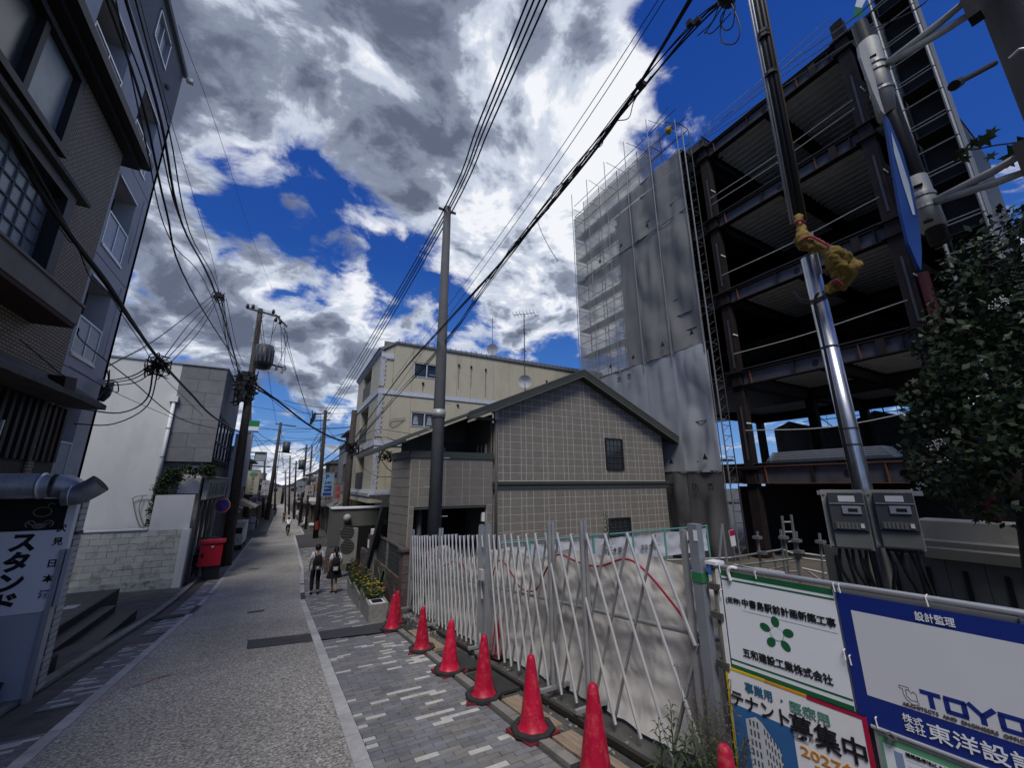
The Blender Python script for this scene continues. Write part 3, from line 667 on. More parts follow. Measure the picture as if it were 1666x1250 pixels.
# stone panels, side face
zz0, rows = 3.13, 7
rh = (bt-zz0)/rows
for r_ in range(rows):
    z0 = zz0+r_*rh; cuts = [xb+.005, xb+(.72 if r_%2 else 1.08), wfx]
    for a,b in zip(cuts,cuts[1:]): MB().box((a+.006,WS,z0+.006),(b-.006,WS+.035,z0+rh-.006)).build('stone_panel', m_stone, wb)
    ys = [WS+.04, 24.4+(.5 if r_%2 else 0), 26.2, 28, 30.3]
    for a,b in zip(ys,ys[1:]):
        if 3.2 < z0+rh/2 < 5.4 and b > 23.8 and a < 29.3: continue
        MB().box((wfx-.035,a+.006,z0+.006),(wfx,b-.006,z0+rh-.006)).build('stone_panel', m_stone, wb)
ww = MB().box((wfx-.04,23.75,3.3),(wfx-.01,29.4,5.45)).build('window', m_glass, wb)
f = MB()
for y in (23.75,24.7,25.9,27.1,28.3,29.35): f.box((wfx-.04,y-.04,3.3),(wfx+.03,y+.04,5.45))
for z in (3.3,4.1,5.4): f.box((wfx-.04,23.75,z-.04),(wfx+.03,29.4,z+.04))
f.build('frame', m_blackp, ww)
for y in (24.8,26.0,27.3): MB().box((wfx-.035,y,3.4),(wfx-.005,y+.45,5.3)).build('curtain', m_white, ww)
dp = MB().tube([(xb-.02,WS-.1,1.5),(xb-.02,WS-.1,5.9)],.07,12); dp.build('drainpipe', m_white, wb, True)
MB().box((xb-.2,WS-.2,5.85),(xb+.12,WS-.01,6.12)).build('rain_head', m_white, wb)
for z in (2.4,3.3,4.6): MB().box((xb-.1,WS-.18,z),(xb+.06,WS-.01,z+.03)).build('pipe_clip', m_conc_d, wb)
# set back base under the cladding
MB().box((xb+.003,WS+.25,-2.2),(-3.45,30.2,3.11)).build('base_wall', m_conc, wb)
MB().box((-4.3,WS+.2,1.7),(-3.5,WS+.245,2.95)).build('plain_panel', m_white, wb)
sb = MB().box((-3.35,WS+.1,1.42),(-3.17,30.2,2.42)).build('fascia_sign', mat('weathered_sign_face',(.28,.30,.29),.7,var=.25,scale=3), wb)
MB().box((-3.4,WS+.05,2.42),(-3.1,30.2,2.5)).build('fascia_trim', m_alu, wb)
for i, ch in enumerate('青木商店酒蔵'): text(ch, .72, (-3.165,24.0+i*.95,1.6), Y, Z, mat('faded_sign_ink',(.09,.11,.11),.7), sb, bold=.02)
for y in (24.3,25.6,27.0,28.4): MB().box((-3.42,y,-2.2),(-3.36,y+.07,1.42)).build('door_post', m_conc, wb)
for y in (24.4,25.7,27.1): MB().box((-3.445,y,-2.1),(-3.43,y+1.1,1.3)).build('glass_door', m_glass, wb)
# cream block wall in front
bw = thing('block_wall', 'low white-painted block wall with peeling paint closing the side alley', 'wall', (-5.5,23,gz(23)))
m_wblk = mat('peeling_white_paint', (.46,.47,.43), .8, objrand=.08, var=.14, scale=1.4, bump=.35, bscale=30, dark=(.085,.085,.08), dscale=3.2, damt=.55)
m_wblk2 = mat('dirty_white_plinth', (.36,.38,.37), .85, var=.3, scale=4, bump=.5, bscale=25, dark=(.03,.03,.03), dscale=4.5, damt=.95)
MB().box((-12,22.965,-2.3),(-3.72,23.12,.24)).build('wall_core', mat('wall_joint_white',(.26,.26,.24),.9), bw)
MB().box((-12,22.9,.24),(-4.9,23.16,.30)).build('coping', m_whr, bw)
MB().box((-12,22.86,-2.3),(-3.62,23.0,-1.75)).build('plinth', m_wblk2, bw)
rh = .245
for r_ in range(8):
    z0 = -1.75+r_*rh; x = -11.4+(.3 if r_%2 else 0)
    while x < -3.75:
        x1 = min(x+.6,-3.73); d = U(-.012,.008); MB().box((x+.006,22.94+d,z0+.006),(x1-.006,22.97,z0+rh-.006)).build('block', m_wblk, bw); x += .6
MB().box((-4.86,22.955,.21),(-3.50,23.14,1.66)).build('raised_panel', m_whr, bw)
MB().box((-3.71,22.80,-2.2),(-3.42,23.2,.20)).build('end_post', m_whr, bw)
# the other cracked blocks beside the post
# ivy on the corner
m_ivy = mat('dark_ivy_leaf', (.022,.04,.016), .6, var=.5, scale=9)
m_ivy2 = mat('ivy_leaf_mid', (.045,.075,.03), .6, var=.4, scale=9)
def leafcloud(name, pts, n, size, m, parent=None, jit=.15, flat=None):
    mb = MB()
    for i in range(n):
        c = Vector(random.choice(pts)) + Vector((U(-1,1),U(-1,1),U(-1,1)))*jit
        a = Vector((U(-1,1),U(-1,1),U(-.6,.6))).normalized(); b = a.orthogonal().normalized(); b = (b*cos(i)+a.cross(b)*sin(i)); sz = size*U(.6,1.4)
        mb.quad(c-a*sz, c-b*sz*.5+a*sz*.1, c+a*sz, c+b*sz*.5+a*sz*.1)
    return mb.build(name, m, parent)
iv = thing('ivy', 'dark ivy climbing over the corner of the white building behind the low wall', 'ivy', (-4.9,23.3,.2))
ip = [atS(px,py,23.25) for px,py in ((245,870),(248,850),(250,830),(255,812),(258,795),(268,780),(275,770),(285,768),(300,765),(315,768),(330,765),(340,762),(345,770),(262,805),(280,785),(290,778))]
dense = [p+Vector((U(-.12,.12),U(-.1,.1),U(-.14,.1))) for p in ip for _ in range(12)]
tag(leafcloud('leaves', dense, 3000, .055, m_ivy, iv, .16), kind='stuff'); tag(leafcloud('pale_leaves', dense, 1000, .05, m_ivy2, iv, .19), kind='stuff')
MB().tube(poly_smooth(ip[:9],3),.03,6).build('stem', m_blackp, iv)
cb = thing('cable_bracket', 'small metal bracket with looping grey cable on the white wall', 'cable bracket', atS(232,805,WS-.05))
MB().tube([atS(214,812,WS-.1),atS(222,808,WS-.1),atS(240,806,WS-.1)],.02,6).build('arm', m_conc, cb)
MB().tube(poly_smooth([atS(216,812,WS-.1),atS(220,835,WS-.1),atS(228,856,WS-.1),atS(244,862,WS-.1)],5),.018,6).build('cable', m_conc, cb)
MB().tube(poly_smooth([atS(232,808,WS-.1),atS(226,830,WS-.1),atS(234,856,WS-.1)],5),.018,6).build('cable', m_conc, cb)

# red post box-like bin on a black stand
rb = thing('red_box', 'red lidded box on a dark stand in front of the wooden pole', 'red box', (-2.6,24.2,gz(24.2)))
m_red = mat('red_plastic_paint', (.40,.012,.03), .45, var=.1, scale=3)
b0 = Vector((-2.72,23.9,gz(24)))
bx = MB().boxf(b0+Vector((-.38,0,.62)),(.86,.1,0),(-.08,.6,0),(0,0,1.0)).build('box_body', m_red, rb)
MB().boxf(b0+Vector((-.42,-.06,1.62)),(.98,.11,0),(-.1,.72,0),(.02,0,.12)).build('lid', mat('red_lid',(.46,.03,.05),.4), rb)
MB().boxf(b0+Vector((-.12,.1,-.05)),(.6,.05,0),(-.05,.4,0),(0,0,.67)).build('stand', m_blackp, rb)
MB().boxf(b0+Vector((-.3,-.012+.01,1.0)),(.1,.012,0),(0,.01,0),(0,0,.18)).build('slot', m_black, bx)
MB().prism([b0+Vector((.02,.03,1.48)),b0+Vector((.14,.045,1.48)),b0+Vector((.08,.04,1.40))],(0,-.02,0)).build('white_mark', m_white, bx)
# no-parking sign on the wooden pole
npz = atS(362,823,25.3)
npk = thing('no_parking_sign', 'round blue no-parking sign with a red rim and bar on the utility pole', 'traffic sign', npz)
def disc(c, r, m, nm, par, dy=0., th=.02, n=28, axis=Y):
    c = Vector(c); u = Vector((1,-.25,0)).normalized(); v = Z; nrm = Vector((-.25,-1,0)).normalized()
    MB().prism([c+nrm*dy+u*cos(2*pi*i/n)*r+v*sin(2*pi*i/n)*r for i in range(n)], nrm*-th).build(nm, m, par)
disc(npz,.345,m_white,'plate',npk,0); disc(npz,.33,mat('traffic_red',(.42,.03,.05),.5),'red_rim',npk,.006); disc(npz,.265,mat('traffic_blue',(.015,.06,.30),.5),'blue_face',npk,.012)
u = Vector((1,-.25,0)).normalized(); nn = Vector((-.25,-1,0)).normalized()
MB().bar(npz+nn*.018-u*.19+Z*.19, npz+nn*.018+u*.19-Z*.19,.055,.008,up=nn).build('bar', mat('traffic_red',(.4,.03,.05)), npk)
# ================================================================== NEAR RIGHT: gate, tarp, cones, hoarding
m_gate = mat('gate_aluminium_lit', (.62,.63,.64), .38, .45, var=.12, scale=6)  # brighter copy: light on one slant of the bars painted into the colour
m_gate2 = mat('gate_aluminium_dull_shaded', (.38,.39,.40), .5, .5, var=.15, scale=6)  # dull metal parts, and the painted shaded tone of the opposite bar slant
m_tarp = mat('grubby_white_tarpaulin', (.70,.69,.66), .6, var=.05, scale=1.6, bump=.12, bscale=7, dark=(.50,.48,.44), dscale=1.4, damt=.4)
m_rope = mat('red_rope', (.33,.02,.05), .6)
GT = 3.25
def gate(name, lab, s_hi, s_lo, pf, post_s):
    g_ = thing(name, lab, 'gate', (GT,(s_hi+s_lo)/2,gz((s_hi+s_lo)/2)), group='folding lattice gates of the building site')
    s = s_lo; tops = []
    while s < s_hi: tops.append(s); s += pf(s)
    for i, s in enumerate(tops):
        sl = pf(s)*2.15; zt_ = gz(s)+1.90+U(-.02,.02)
        for sg_, m_, off in ((1,m_gate2,.018),(-1,m_gate,-.018)):
            e_ = s+sg_*sl
            A = Vector((GT+off,s,zt_)); e2 = min(max(e_,(2.58 if s_lo < 3 else s_lo-.05)),s_hi+.05); k = (e2-s)/(e_-s)
            B = Vector((GT+off,e2,zt_+(gz(e_)+.06-zt_)*k))
            MB().bar(A,B,.018,.026,up=(1,0,0)).build('lattice_bar', m_, g_)
            if s_lo < 3 and e_ < 2.58: MB().bar((GT+.018,2.58,B.z),(GT+.018,2.58+(2.58-e_),gz(2.8)+.06),.022,.030,up=(1,0,0)).build('lattice_bar', m_gate2, g_)
    rv = MB()
    for i, s in enumerate(tops if s_lo < 5 else []):
        for k in (.0,.5,1.5,2.5,3.5): rv.tube([(GT-.05,s,gz(s)+1.88-k*.43),(GT+.04,s,gz(s)+1.88-k*.43)],.011,6)
    if 0: tag(rv.build('rivets', m_gate2, g_), kind='stuff')
    for k, s in enumerate(post_s):
        for dx in (-.03,.03):
            MB().box((GT-.02+dx,s-.018,gz(s)+.1),(GT+.02+dx,s+.018,gz(s)+2.05)).build('post', m_gate2, g_)
        MB().box((GT-.22,s-.02,gz(s)+.07),(GT+.22,s+.02,gz(s)+.11)).build('foot_bar', m_gate2, g_)
        for dx in (-.2,.2):
            w = MB().tube([(GT+dx-.012,s,gz(s)+.035),(GT+dx+.012,s,gz(s)+.035)],.036,12).build('caster_wheel', m_blackp, g_)
    return g_
gA = gate('folding_gate','nearly closed far leaf of the folding lattice gate, in front of the tiled house',11.6,6.95,lambda s: .215,(11.55,9.2,7.0))
gB = gate('folding_gate','stretched near leaf of the folding lattice gate, beside the white project sign',6.75,2.95,lambda s: .19+.16*max(0,min(1,(6.4-s)/3.2)),(6.72,4.75,4.05))
for s in (6.72,7.0):
    MB().box((GT-.035,s-.03,gz(s)+.1),(GT+.035,s+.03,gz(s)+2.08)).build('end_post', mat('blue_grey_steel',(.30,.33,.37),.5,.5), gA if s > 6.9 else gB)
lk = MB().box((GT-.09,6.8,gz(6.8)+1.15),(GT-.02,6.92,gz(6.8)+1.32)); lk.build('latch', m_gate, gB)
ep = thing('gate_end_post', 'tall square grey steel post at the near end of the folding gate', 'post', (GT+.02,2.5,gz(2.5)))
MB().box((GT-.02,2.44,gz(2.5)),(GT+.06,2.53,gz(2.5)+1.98)).build('shaft', mat('blue_grey_steel',(.3,.33,.37)), ep)
MB().box((GT+.0,2.6,gz(2.5)),(GT+.05,2.64,gz(2.5)+1.92)).build('rail', m_gate2, ep)
MB().box((GT-.024,2.437,gz(2.5)+1.84),(GT-.021,2.475,gz(2.5)+1.93)).build('sticker', m_white, ep)
MB().box((GT-.026,2.434,gz(2.5)+1.50),(GT+.066,2.536,gz(2.5)+1.58)).build('green_tape', mat('green_tape',(.03,.16,.07),.5), ep)
sp = thing('scaffold_post', 'rusty round scaffold post clamped beside the white project sign', 'post', (3.30,2.36,gz(2.4)))
MB().tube([(3.30,2.35,gz(2.3)-.05),(3.30,2.35,1.40)],.034,14).build('tube', mat('old_galvanised',(.20,.19,.175),.6,.6,var=.35,scale=9,dark=(.09,.05,.03),dscale=9,damt=.8), sp, True)
MB().box((3.24,2.30,1.40),(3.36,2.40,1.425)).build('cap', m_white, sp)
for z in (.62,.98,1.2): MB().box((3.25,2.30,z),(3.36,2.41,z+.05)).build('clamp', m_conc_d, sp)
# tarp with gathers
def tz(s): return gz(s)+ (1.62 + .06*sin(s*1.9)+.04*sin(s*4.3) if s < 7 else 1.55+.1*sin(s*2.1))
def tarpf(u, v):
    s = 2.55+u*8.95; z1 = tz(s); z0 = gz(s)+.02
    z = z0+(z1-z0)*v
    d = .035*noise.noise((s*1.3,v*1.5,0))*2+.05*noise.noise((s*3.5+z*1.2,z*.9,3))+.012*noise.noise((s*9+z*4,z*3,7))+.022*abs(noise.noise((s*4+z*4,z*4-s*2,2)))+.016*abs(noise.noise((s*9-z*6,z*8+s*3,5)))+.035*abs(noise.noise((s*1.8+z*3.2,z*1.6-s*1.1,8)))
    d += .10*(1-v)**6*(-1)
    return (3.52+d, s, z)
tp_ = thing('tarpaulin', 'long grubby white tarpaulin hung behind the folding gate', 'tarpaulin', (3.5,7,gz(7)))
MB().grid(tarpf, 420, 46).build('sheet', m_tarp, tp_, True)
MB().tube([(3.44,s,gz(s)+1.02) for s in [2.4+i*.5 for i in range(19)]],.024,8).build('rail_pipe', m_gate2, tp_, True)
rp = thing('red_rope', 'red rope slung in loops across the top of the white tarpaulin', 'rope', (3.4,5,1))
rpts = [(1140,1048),(1100,990),(1050,930),(1017,910),(975,922),(940,915),(908,903),(890,925),(872,960),(848,958),(830,930),(815,912),(805,925),(800,950)]
MB().tube(poly_smooth([atT(x,y,3.395) for x,y in rpts],5),.012,6).build('rope', m_rope, rp)
rpts = [(760,945),(752,915),(744,900),(735,915),(720,920),(708,905),(700,890)]
MB().tube(poly_smooth([atT(x,y,3.395) for x,y in rpts],5),.012,6).build('rope', m_rope, rp)

# cones
m_cone = mat('red_cone_plastic', (.43,.006,.036), .45, objrand=.22, var=.22, scale=7, dark=(.50,.10,.10), dscale=14, damt=.55, bump=.1)
def make_cone():
    c = thing('traffic_cone', 'x', 'traffic cone', (0,0,0), group='red traffic cones along the gate')
    prof = [(.165,.028),(.168,.045),(.150,.055),(.138,.06),(.118,.16),(.098,.30),(.074,.46),(.054,.60),(.044,.665),(.036,.695),(.020,.708),(.004,.710)]
    MB().lathe(prof,(0,0,0),28).build('cone_body', m_cone, c, True, local=True)
    MB().box((-.20,-.20,.0),(.20,.20,.028)).build('base_plate', mat('dark_red_rubber',(.16,.02,.03),.7), c, local=True)
    mb = MB(); mb.lathe([(.235,.028),(.235,.06),(.17,.065),(.165,.03)],(0,0,0),8); mb.build('weight_ring', mat('black_rubber_weight',(.03,.03,.032),.75,var=.3,scale=20,bump=.4), c, local=True)
    return c
c0 = make_cone()
cone_px = [(867,1195,'traffic cone with a chipped weight ring, second nearest of the row'),(787,1138,'third nearest cone of the row, in front of the middle gate post'),(731,1095,'fourth nearest cone of the row, standing on a black rubber mat'),(686,1060,'second farthest single cone, among rubble in front of the lattice gate'),(637,1026,'farthest cone, standing beside the end of the flower planter'),(644,1017,'cone half hidden by its twin at the end of the flower planter')]
for i, (px,py,lab) in enumerate(cone_px):
    o = c0 if i == 0 else copy_tree(c0)
    P = gnd(px,py); P.z += .01; o.location = P; o['label'] = 'red '+lab; o.rotation_euler = (U(-.03,.03)-.09*0, U(-.02,.02), U(0,1.5))
k_ = .94
for (s,t,lab) in ((3.02,2.44,'red traffic cone cut off by the bottom edge, in front of the green weeds'),(2.02,2.70,'red cone tip rising at the bottom edge below the tenant sign')):
    o = copy_tree(c0); o.location = (t,s,gz(s)+.01+(-.10 if s < 2.5 else .04)); o['label'] = lab; o.rotation_euler = (0,.03,.4)
o = copy_tree(c0); P = atT(812,1082,3.40); o.location = (3.36,P.y,gz(P.y)+.02); o['label'] = 'red traffic cone behind the bars of the folding gate'; o.scale = (.55,.8,.85)

# ---------------- hoarding
hb = radians(6.2); HO = Vector((3.28,2.30,0)); HD = Vector((sin(hb),-cos(hb),0)); HN = Vector((-cos(hb),-sin(hb),0))   # HN faces the street
def HP(u, z, off=0.): return Vector((HO.x+HD.x*u+HN.x*off, HO.y+HD.y*u+HN.y*off, z))
def hbox(mb, u0, u1, z0, z1, o0, o1): return mb.boxf(HP(u0,z0,o0), HD*(u1-u0), HN*(o1-o0), Z*(z1-z0))
m_navy = mat('navy_print', (.006,.022,.19), .35, var=.06, spec=.5)
m_sgn = mat('blue_white_sign_print', (.74,.77,.83), .4, var=.03, scale=1.5, spec=.5)
m_grn = mat('green_print', (.012,.11,.045), .5)
m_yel = mat('yellow_print', (.60,.42,.03), .5); m_redp = mat('crimson_print', (.40,.01,.05), .5); m_org = mat('orange_print',(.55,.24,.02),.5)
hf = thing('hoarding_frame', 'grey pipe frame with plain steel panels carrying the site signs', 'hoarding', HO+Vector((0,0,gz(2.3))))
mb = MB(); mb.tube([HP(-.04,1.39,.0),HP(3.2,1.42,.0)],.02,10); mb.build('top_pipe', m_alu, hf, True)
MB().tube([HP(-.04,.64,-.03),HP(3.2,.66,-.03)],.02,10).build('middle_pipe', m_alu, hf, True)
for u in (-.03,.79,1.6,2.5): hbox(MB(), u-.012,u+.012,-.8,1.38,-.05,-.015).build('post', m_white, hf)
hbox(MB(), .80,3.2,-.8,1.37,-.06,-.05).build('steel_panel', mat('grey_sheet_steel',(.22,.23,.24),.5,.3), hf)
hbox(MB(), -.03,.0,.60,1.375,.0,.012).build('edge_strip', m_white, hf)
for u,z in ((.02,1.38),(.30,1.38),(.80,1.385),(.83,1.385),(1.25,1.395),(1.9,1.4),(.79,.98),(.815,.955),(.0,1.19),(.89,.64)):
    MB().tube([HP(u,z+.025,-.02),HP(u,z+.02,.03),HP(u+.004,z-.03,.03)],.0045,5).build('cable_tie', m_white, hf)
MB().tube(poly_smooth([HP(.095,1.30,.02),HP(.09,1.37,.03),HP(.12,1.405,.03),HP(.16,1.395,.0)],4),.013,8).build('plastic_hook', m_white, hf)
# sign 1
s1 = thing('project_sign', 'white project sign with green bands and a green five-petal emblem', 'sign', HP(.4,.65,.01), group='site signs on the hoarding')
hbox(MB(), .015,.785,.648,1.365,.0,.008).build('board', m_sgn, s1)
for z0,z1 in ((1.325,1.365),(1.294,1.306),(.648,.677),(.704,.716)):
    hbox(MB(), .015,.785,z0,z1,.008,.0095).build('green_band', m_grn, s1)
text('(仮称)', .047, HP(.03,1.132,.0085), HD, Z, m_ink, s1, bold=.0022, maxw=.115)
text('中書島駅前計画新築工事', .062, HP(.155,1.128,.0085), HD, Z, m_ink, s1, bold=.0035, maxw=.61)
text('五和建設工業株式会社', .066, HP(.115,.765,.0085), HD, Z, m_ink, s1, bold=.0035, maxw=.575)
hbox(MB(), .15,.77,1.088,1.089,.0085,.0095).build('hairline', m_grn, s1)
fc = HP(.385,.985,.0088)
def hdisc(c, r, m, par, nm, rr=None, n=24, rot=0., th=.0012):
    rr = rr or r
    MB().prism([c+HD*(cos(rot)*r*cos(2*pi*i/n)-sin(rot)*rr*sin(2*pi*i/n))+Z*(sin(rot)*r*cos(2*pi*i/n)+cos(rot)*rr*sin(2*pi*i/n)) for i in range(n)], HN*th).build(nm, m, par)
for k in range(5):
    a = pi/2+k*2*pi/5; hdisc(fc+HD*cos(a)*.082+Z*sin(a)*.082, .036, m_grn, s1, 'petal', .028, rot=a)
hdisc(fc, .046, m_grn, s1, 'emblem_ring', th=.0014); hdisc(fc, .0435, m_sgn, s1, 'emblem_centre', th=.0022)
# sign 2
s2 = thing('architect_sign', 'large navy-bordered white sign with blue TOYO lettering', 'sign', HP(1.4,.6,.01), group='site signs on the hoarding')
hbox(MB(), .80,2.1,.590,1.352,.0,.010).build('navy_board', m_navy, s2)
hbox(MB(), .868,2.03,.772,1.255,.010,.0115).build('white_field', mat('silvery_sign_white',(.60,.62,.67),.35,var=.05,scale=1.2,spec=.5), s2)
text('設計監理', .052, HP(1.178,1.277,.0105), HD, Z, m_sgn, s2, bold=.0015, maxw=.165)
# TOYO block letters
def letterbars(u, z, w, h, bars, th=.034):
    mb = MB()
    for a,b,c,d in bars: mb.bar(HP(u+a*w,z+b*h,.0125), HP(u+c*w,z+d*h,.0125), th, .0018, up=HN)
    mb.build('letter', m_navy, s2)
z_, h_ = .812, .086; e = .12
letterbars(1.125,z_,.085,h_,[(0,.86,1,.86),(.5,0,.5,.86)],.022)
def Osq(u,w): letterbars(u,z_,w,h_,[(0,.12,1,.12),(0,.88,1,.88),(.1,.12,.1,.88),(.9,.12,.9,.88)],.022)
Osq(1.222,.085); letterbars(1.315,z_,.095,h_,[(.0,1,.5,.45),(1,1,.5,.45),(.5,.5,.5,0)],.022); Osq(1.422,.09)
text('ARCHITECTS  AND  ENGINEERS  OFFICE', .026, HP(1.035,.784,.012), HD, Z, mat('bronze_print',(.10,.075,.06),.5), s2, maxw=.47)
# outlined monogram
mo = MB(); mpts = [(0,.085),(.055,.085),(.055,.066),(.036,.066),(.036,.02),(.055,.0),(.095,-.0),(.095,.05),(.08,.065),(.07,.05),(.055,.066)]
mpts2 = [(.0,.085),(.0,.066),(.018,.066),(.018,.03),(.03,-.005),(.06,-.028),(.10,-.02),(.10,.0)]
for pts in (mpts,mpts2):
    for a,b in zip(pts,pts[1:]): mo.bar(HP(1.035+a[0]*.75,.822+a[1]*.75,.0125),HP(1.035+b[0]*.75,.822+b[1]*.75,.0125),.0022,.001,up=HN)
mo.build('monogram_outline', mat('bronze_print',(.1,.075,.06)), s2)
text('株式', .046, HP(1.018,.698,.0105), HD, Z, m_sgn, s2, bold=.001, maxw=.088); text('会社', .046, HP(1.020,.653,.0105), HD, Z, m_sgn, s2, bold=.001, maxw=.088)
text('東洋設計', .092, HP(1.118,.655,.0105), HD, Z, m_sgn, s2, bold=.003, maxw=.40)
# sign 3
s3 = thing('tenant_sign', 'tenant-wanted sign with yellow-to-crimson border and a picture of a white office block', 'sign', HP(.4,.2,.02), group='site signs on the hoarding')
hbox(MB(), -.035,.835,-.30,.640,.012,.020).build('board', mat('white_sign_print',(.74,.75,.78),.45,var=.03), s3)
hbox(MB(), -.04,-.022,-.30,.645,.0115,.022).build('yellow_edge', m_yel, s3); hbox(MB(), .817,.84,-.30,.628,.0115,.0225).build('crimson_edge', m_redp, s3)
hbox(MB(), -.04,.25,.632,.648,.0115,.022).build('yellow_edge', m_yel, s3); hbox(MB(), .25,.52,.63,.646,.0115,.0222).build('orange_edge', m_org, s3); hbox(MB(), .52,.84,.622,.640,.0115,.0224).build('crimson_edge', m_redp, s3)
text('事業用', .075, HP(.10,.525,.0205), HD, Z, mat('deep_teal_print',(.03,.12,.22)), s3, bold=.003, maxw=.19); text('・', .06, HP(.325,.53,.0205), HD, Z, mat('deep_teal_print',(.03,.12,.22)), s3, bold=.004)
text('医療用', .075, HP(.40,.515,.0205), HD, Z, mat('sea_green_print',(.10,.26,.20)), s3, bold=.003, maxw=.23)
text('テナント', .115, HP(-.02,.405,.0235), HD, Z, m_ink, s3, bold=.006, maxw=.40)
text('募集中', .155, HP(.385,.37,.0235), HD, Z, m_ink, s3, bold=.008, maxw=.425)
text('2027年', .08, HP(.43,.265,.0205), HD, Z, m_org, s3, bold=.003, maxw=.34)
text('春', .07, HP(.50,.185,.0205), HD, Z, m_yel, s3, bold=.002); text('完成予定', .06, HP(.57,.185,.0205), HD, Z, m_redp, s3, bold=.002)
hbox(MB(), -.02,.40,-.28,.40,.020,.0212).build('picture_sky', mat('picture_sky_blue',(.035,.13,.33),.45,var=.2,scale=2), s3)
pb = MB().prism([HP(.09,-.28,.0212),HP(.075,.33,.0212),HP(.15,.37,.0212),HP(.19,.35,.0212),HP(.30,.22,.0212),HP(.32,-.28,.0212)], HN*.001); pb.build('picture_building', mat('picture_building_white',(.50,.52,.55),.5), s3)
wd = MB()
for r_ in range(9):
    for c_ in range(3): wd.boxf(HP(.10+c_*.026,.30-r_*.062,.0222), HD*.012, HN*.0006, Z*.04)
    for c_ in range(6): wd.boxf(HP(.20+c_*.019,.28-r_*.062-c_*.014*(1-r_/9),.0222), HD*.009, HN*.0006, Z*.036)
wd.build('picture_windows', mat('picture_window',(.06,.08,.11)), s3)['kind'] = 'stuff'
hbox(MB(), -.02,.06,-.28,.0,.0212,.022).build('picture_street', mat('picture_grey_blue',(.06,.12,.2)), s3)
# sign 4
s4 = thing('permit_board', 'pale board of permit papers with a green header under the navy sign', 'notice board', HP(1.3,.3,.02), group='site signs on the hoarding')
hbox(MB(), .865,2.0,-.3,.585,.0,.012).build('board', m_alu, s4)
hbox(MB(), .885,2.0,-.3,.572,.012,.0135).build('green_field', mat('pale_green_print',(.13,.36,.20),.5), s4)
hbox(MB(), .90,1.9,-.3,.535,.0135,.015).build('paper', m_sgn, s4)
hbox(MB(), .945,.985,.43,.515,.015,.0156).build('stamp', mat('blue_grey_print',(.2,.28,.42)), s4)
text('建築基準法による確認済', .022, HP(1.0,.515,.0155), HD, Z, m_ink, s4)
for i in range(5): hbox(MB(), 1.0,1.8,.49-i*.03,.492-i*.03,.015,.0156).build('ruled_line', mat('blue_grey_print',(.2,.28,.42)), s4)
MB().tube(poly_smooth([HP(.955,.61,.03),HP(.935,.595,.04),HP(.95,.575,.04),HP(.975,.585,.04),HP(.965,.6,.03)],4),.008,6).build('hook', m_conc_d, s4)
MB().tube([HP(.86,.605,.02),HP(2.0,.60,.02)],.012,10).build('top_tube', m_alu, s4)
# small stickers/letters plate on the pipe behind
pl_ = thing('letter_plates', 'two tiny white plates lying on the hoarding top pipe above the green band', 'plate', HP(.35,1.4,-.04))
hbox(MB(), .27,.36,1.39,1.42,-.05,-.045).build('plate', m_white, pl_); hbox(MB(), .37,.48,1.39,1.42,-.05,-.045).build('plate', m_white, pl_)

# ---------------- temporary power pole and meters
m_steelpole = mat('polished_steel_pole', (.62,.64,.66), .30, .92, var=.2, scale=5, dark=(.3,.3,.32), dscale=4, damt=.5)
pp_ = thing('power_pole', 'shiny steel temporary power pole behind the site signs', 'power pole', (4.98,1.82,gz(1.8)))
PB = atD(1441,957,5.3); PTOP = atD(1316,420,5.3); PB2 = PB+(PB-PTOP).normalized()*1.6
dirp = (PTOP-PB).normalized()
MB().tube([PB2,PTOP],.078,24).build('shaft', m_steelpole, pp_, True)
for py_ in (582,722,748):
    k = (957-py_)/(957-420); c = PB.lerp(PTOP,k*.98); MB().tube([c-dirp*.008,c+dirp*.008],.083,20).build('band', m_conc_d, pp_)
MB().bar(PTOP-dirp*.25+Vector((-.03,-.075,0)),PTOP+dirp*.28+Vector((-.03,-.075,0)),.05,.02).build('top_bracket', m_gate2, pp_)
for q_ in (0,1,2): MB().tube(poly_smooth([PB+dirp*(-.3)+Vector((-.09-.02*q_,0,0)),PB+dirp*1.2+Vector((-.10-.015*q_,.02,0)),PB+dirp*2.4+Vector((-.12,.0,0)),PTOP-dirp*.55+Vector((-.10+.02*q_,0,0)),PTOP-dirp*.45+Vector((0,-.09,0))],5),.012,6).build('cable', m_blackp, pp_)
cpts = [atD(1292,480,5.15),atD(1305,492,5.1),atD(1325,494,5.1),atD(1345,485,5.1),atD(1365,478,5.15)]
for k in range(3): MB().tube(poly_smooth([p+Vector((0,0,.02*k)) for p in cpts],5),.009,6).build('cable_loop', m_blackp, pp_)
# yellow wrapped cloth
yc_ = thing('yellow_cloth', 'dirty yellow cloth tied with pink cord, hanging from the top of the steel pole', 'cloth', atD(1316,420,5.2))
m_ycl = mat('dirty_yellow_cloth', (.27,.185,.045), .85, var=.3, scale=7, bump=.7, bscale=22, dark=(.13,.09,.03), dscale=6, damt=.8)
m_pink = mat('pink_cord', (.36,.04,.10), .7)
def blob(path, radii, nm, m, n=40, wob=.24, sub=18):
    pts = poly_smooth([atD(*p) for p in path], sub); rs = []
    for i in range(len(pts)):
        f_ = i/(len(pts)-1)*(len(radii)-1); a = int(f_); b = min(a+1,len(radii)-1); rs.append(radii[a]*(1-f_+a)+radii[b]*(f_-a))
    mb = MB().tube(pts, rs, n)
    for v in mb.v:
        k = noise.noise(v*9)*wob+noise.noise(v*23)*wob*.3-abs(noise.noise(v*17+Vector((3,1,2))))*wob*1.3
        c = min(pts, key=lambda p:(p-v).length_squared); v += (v-c)*k*1.6
    return mb.build(nm, m, yc_, True)
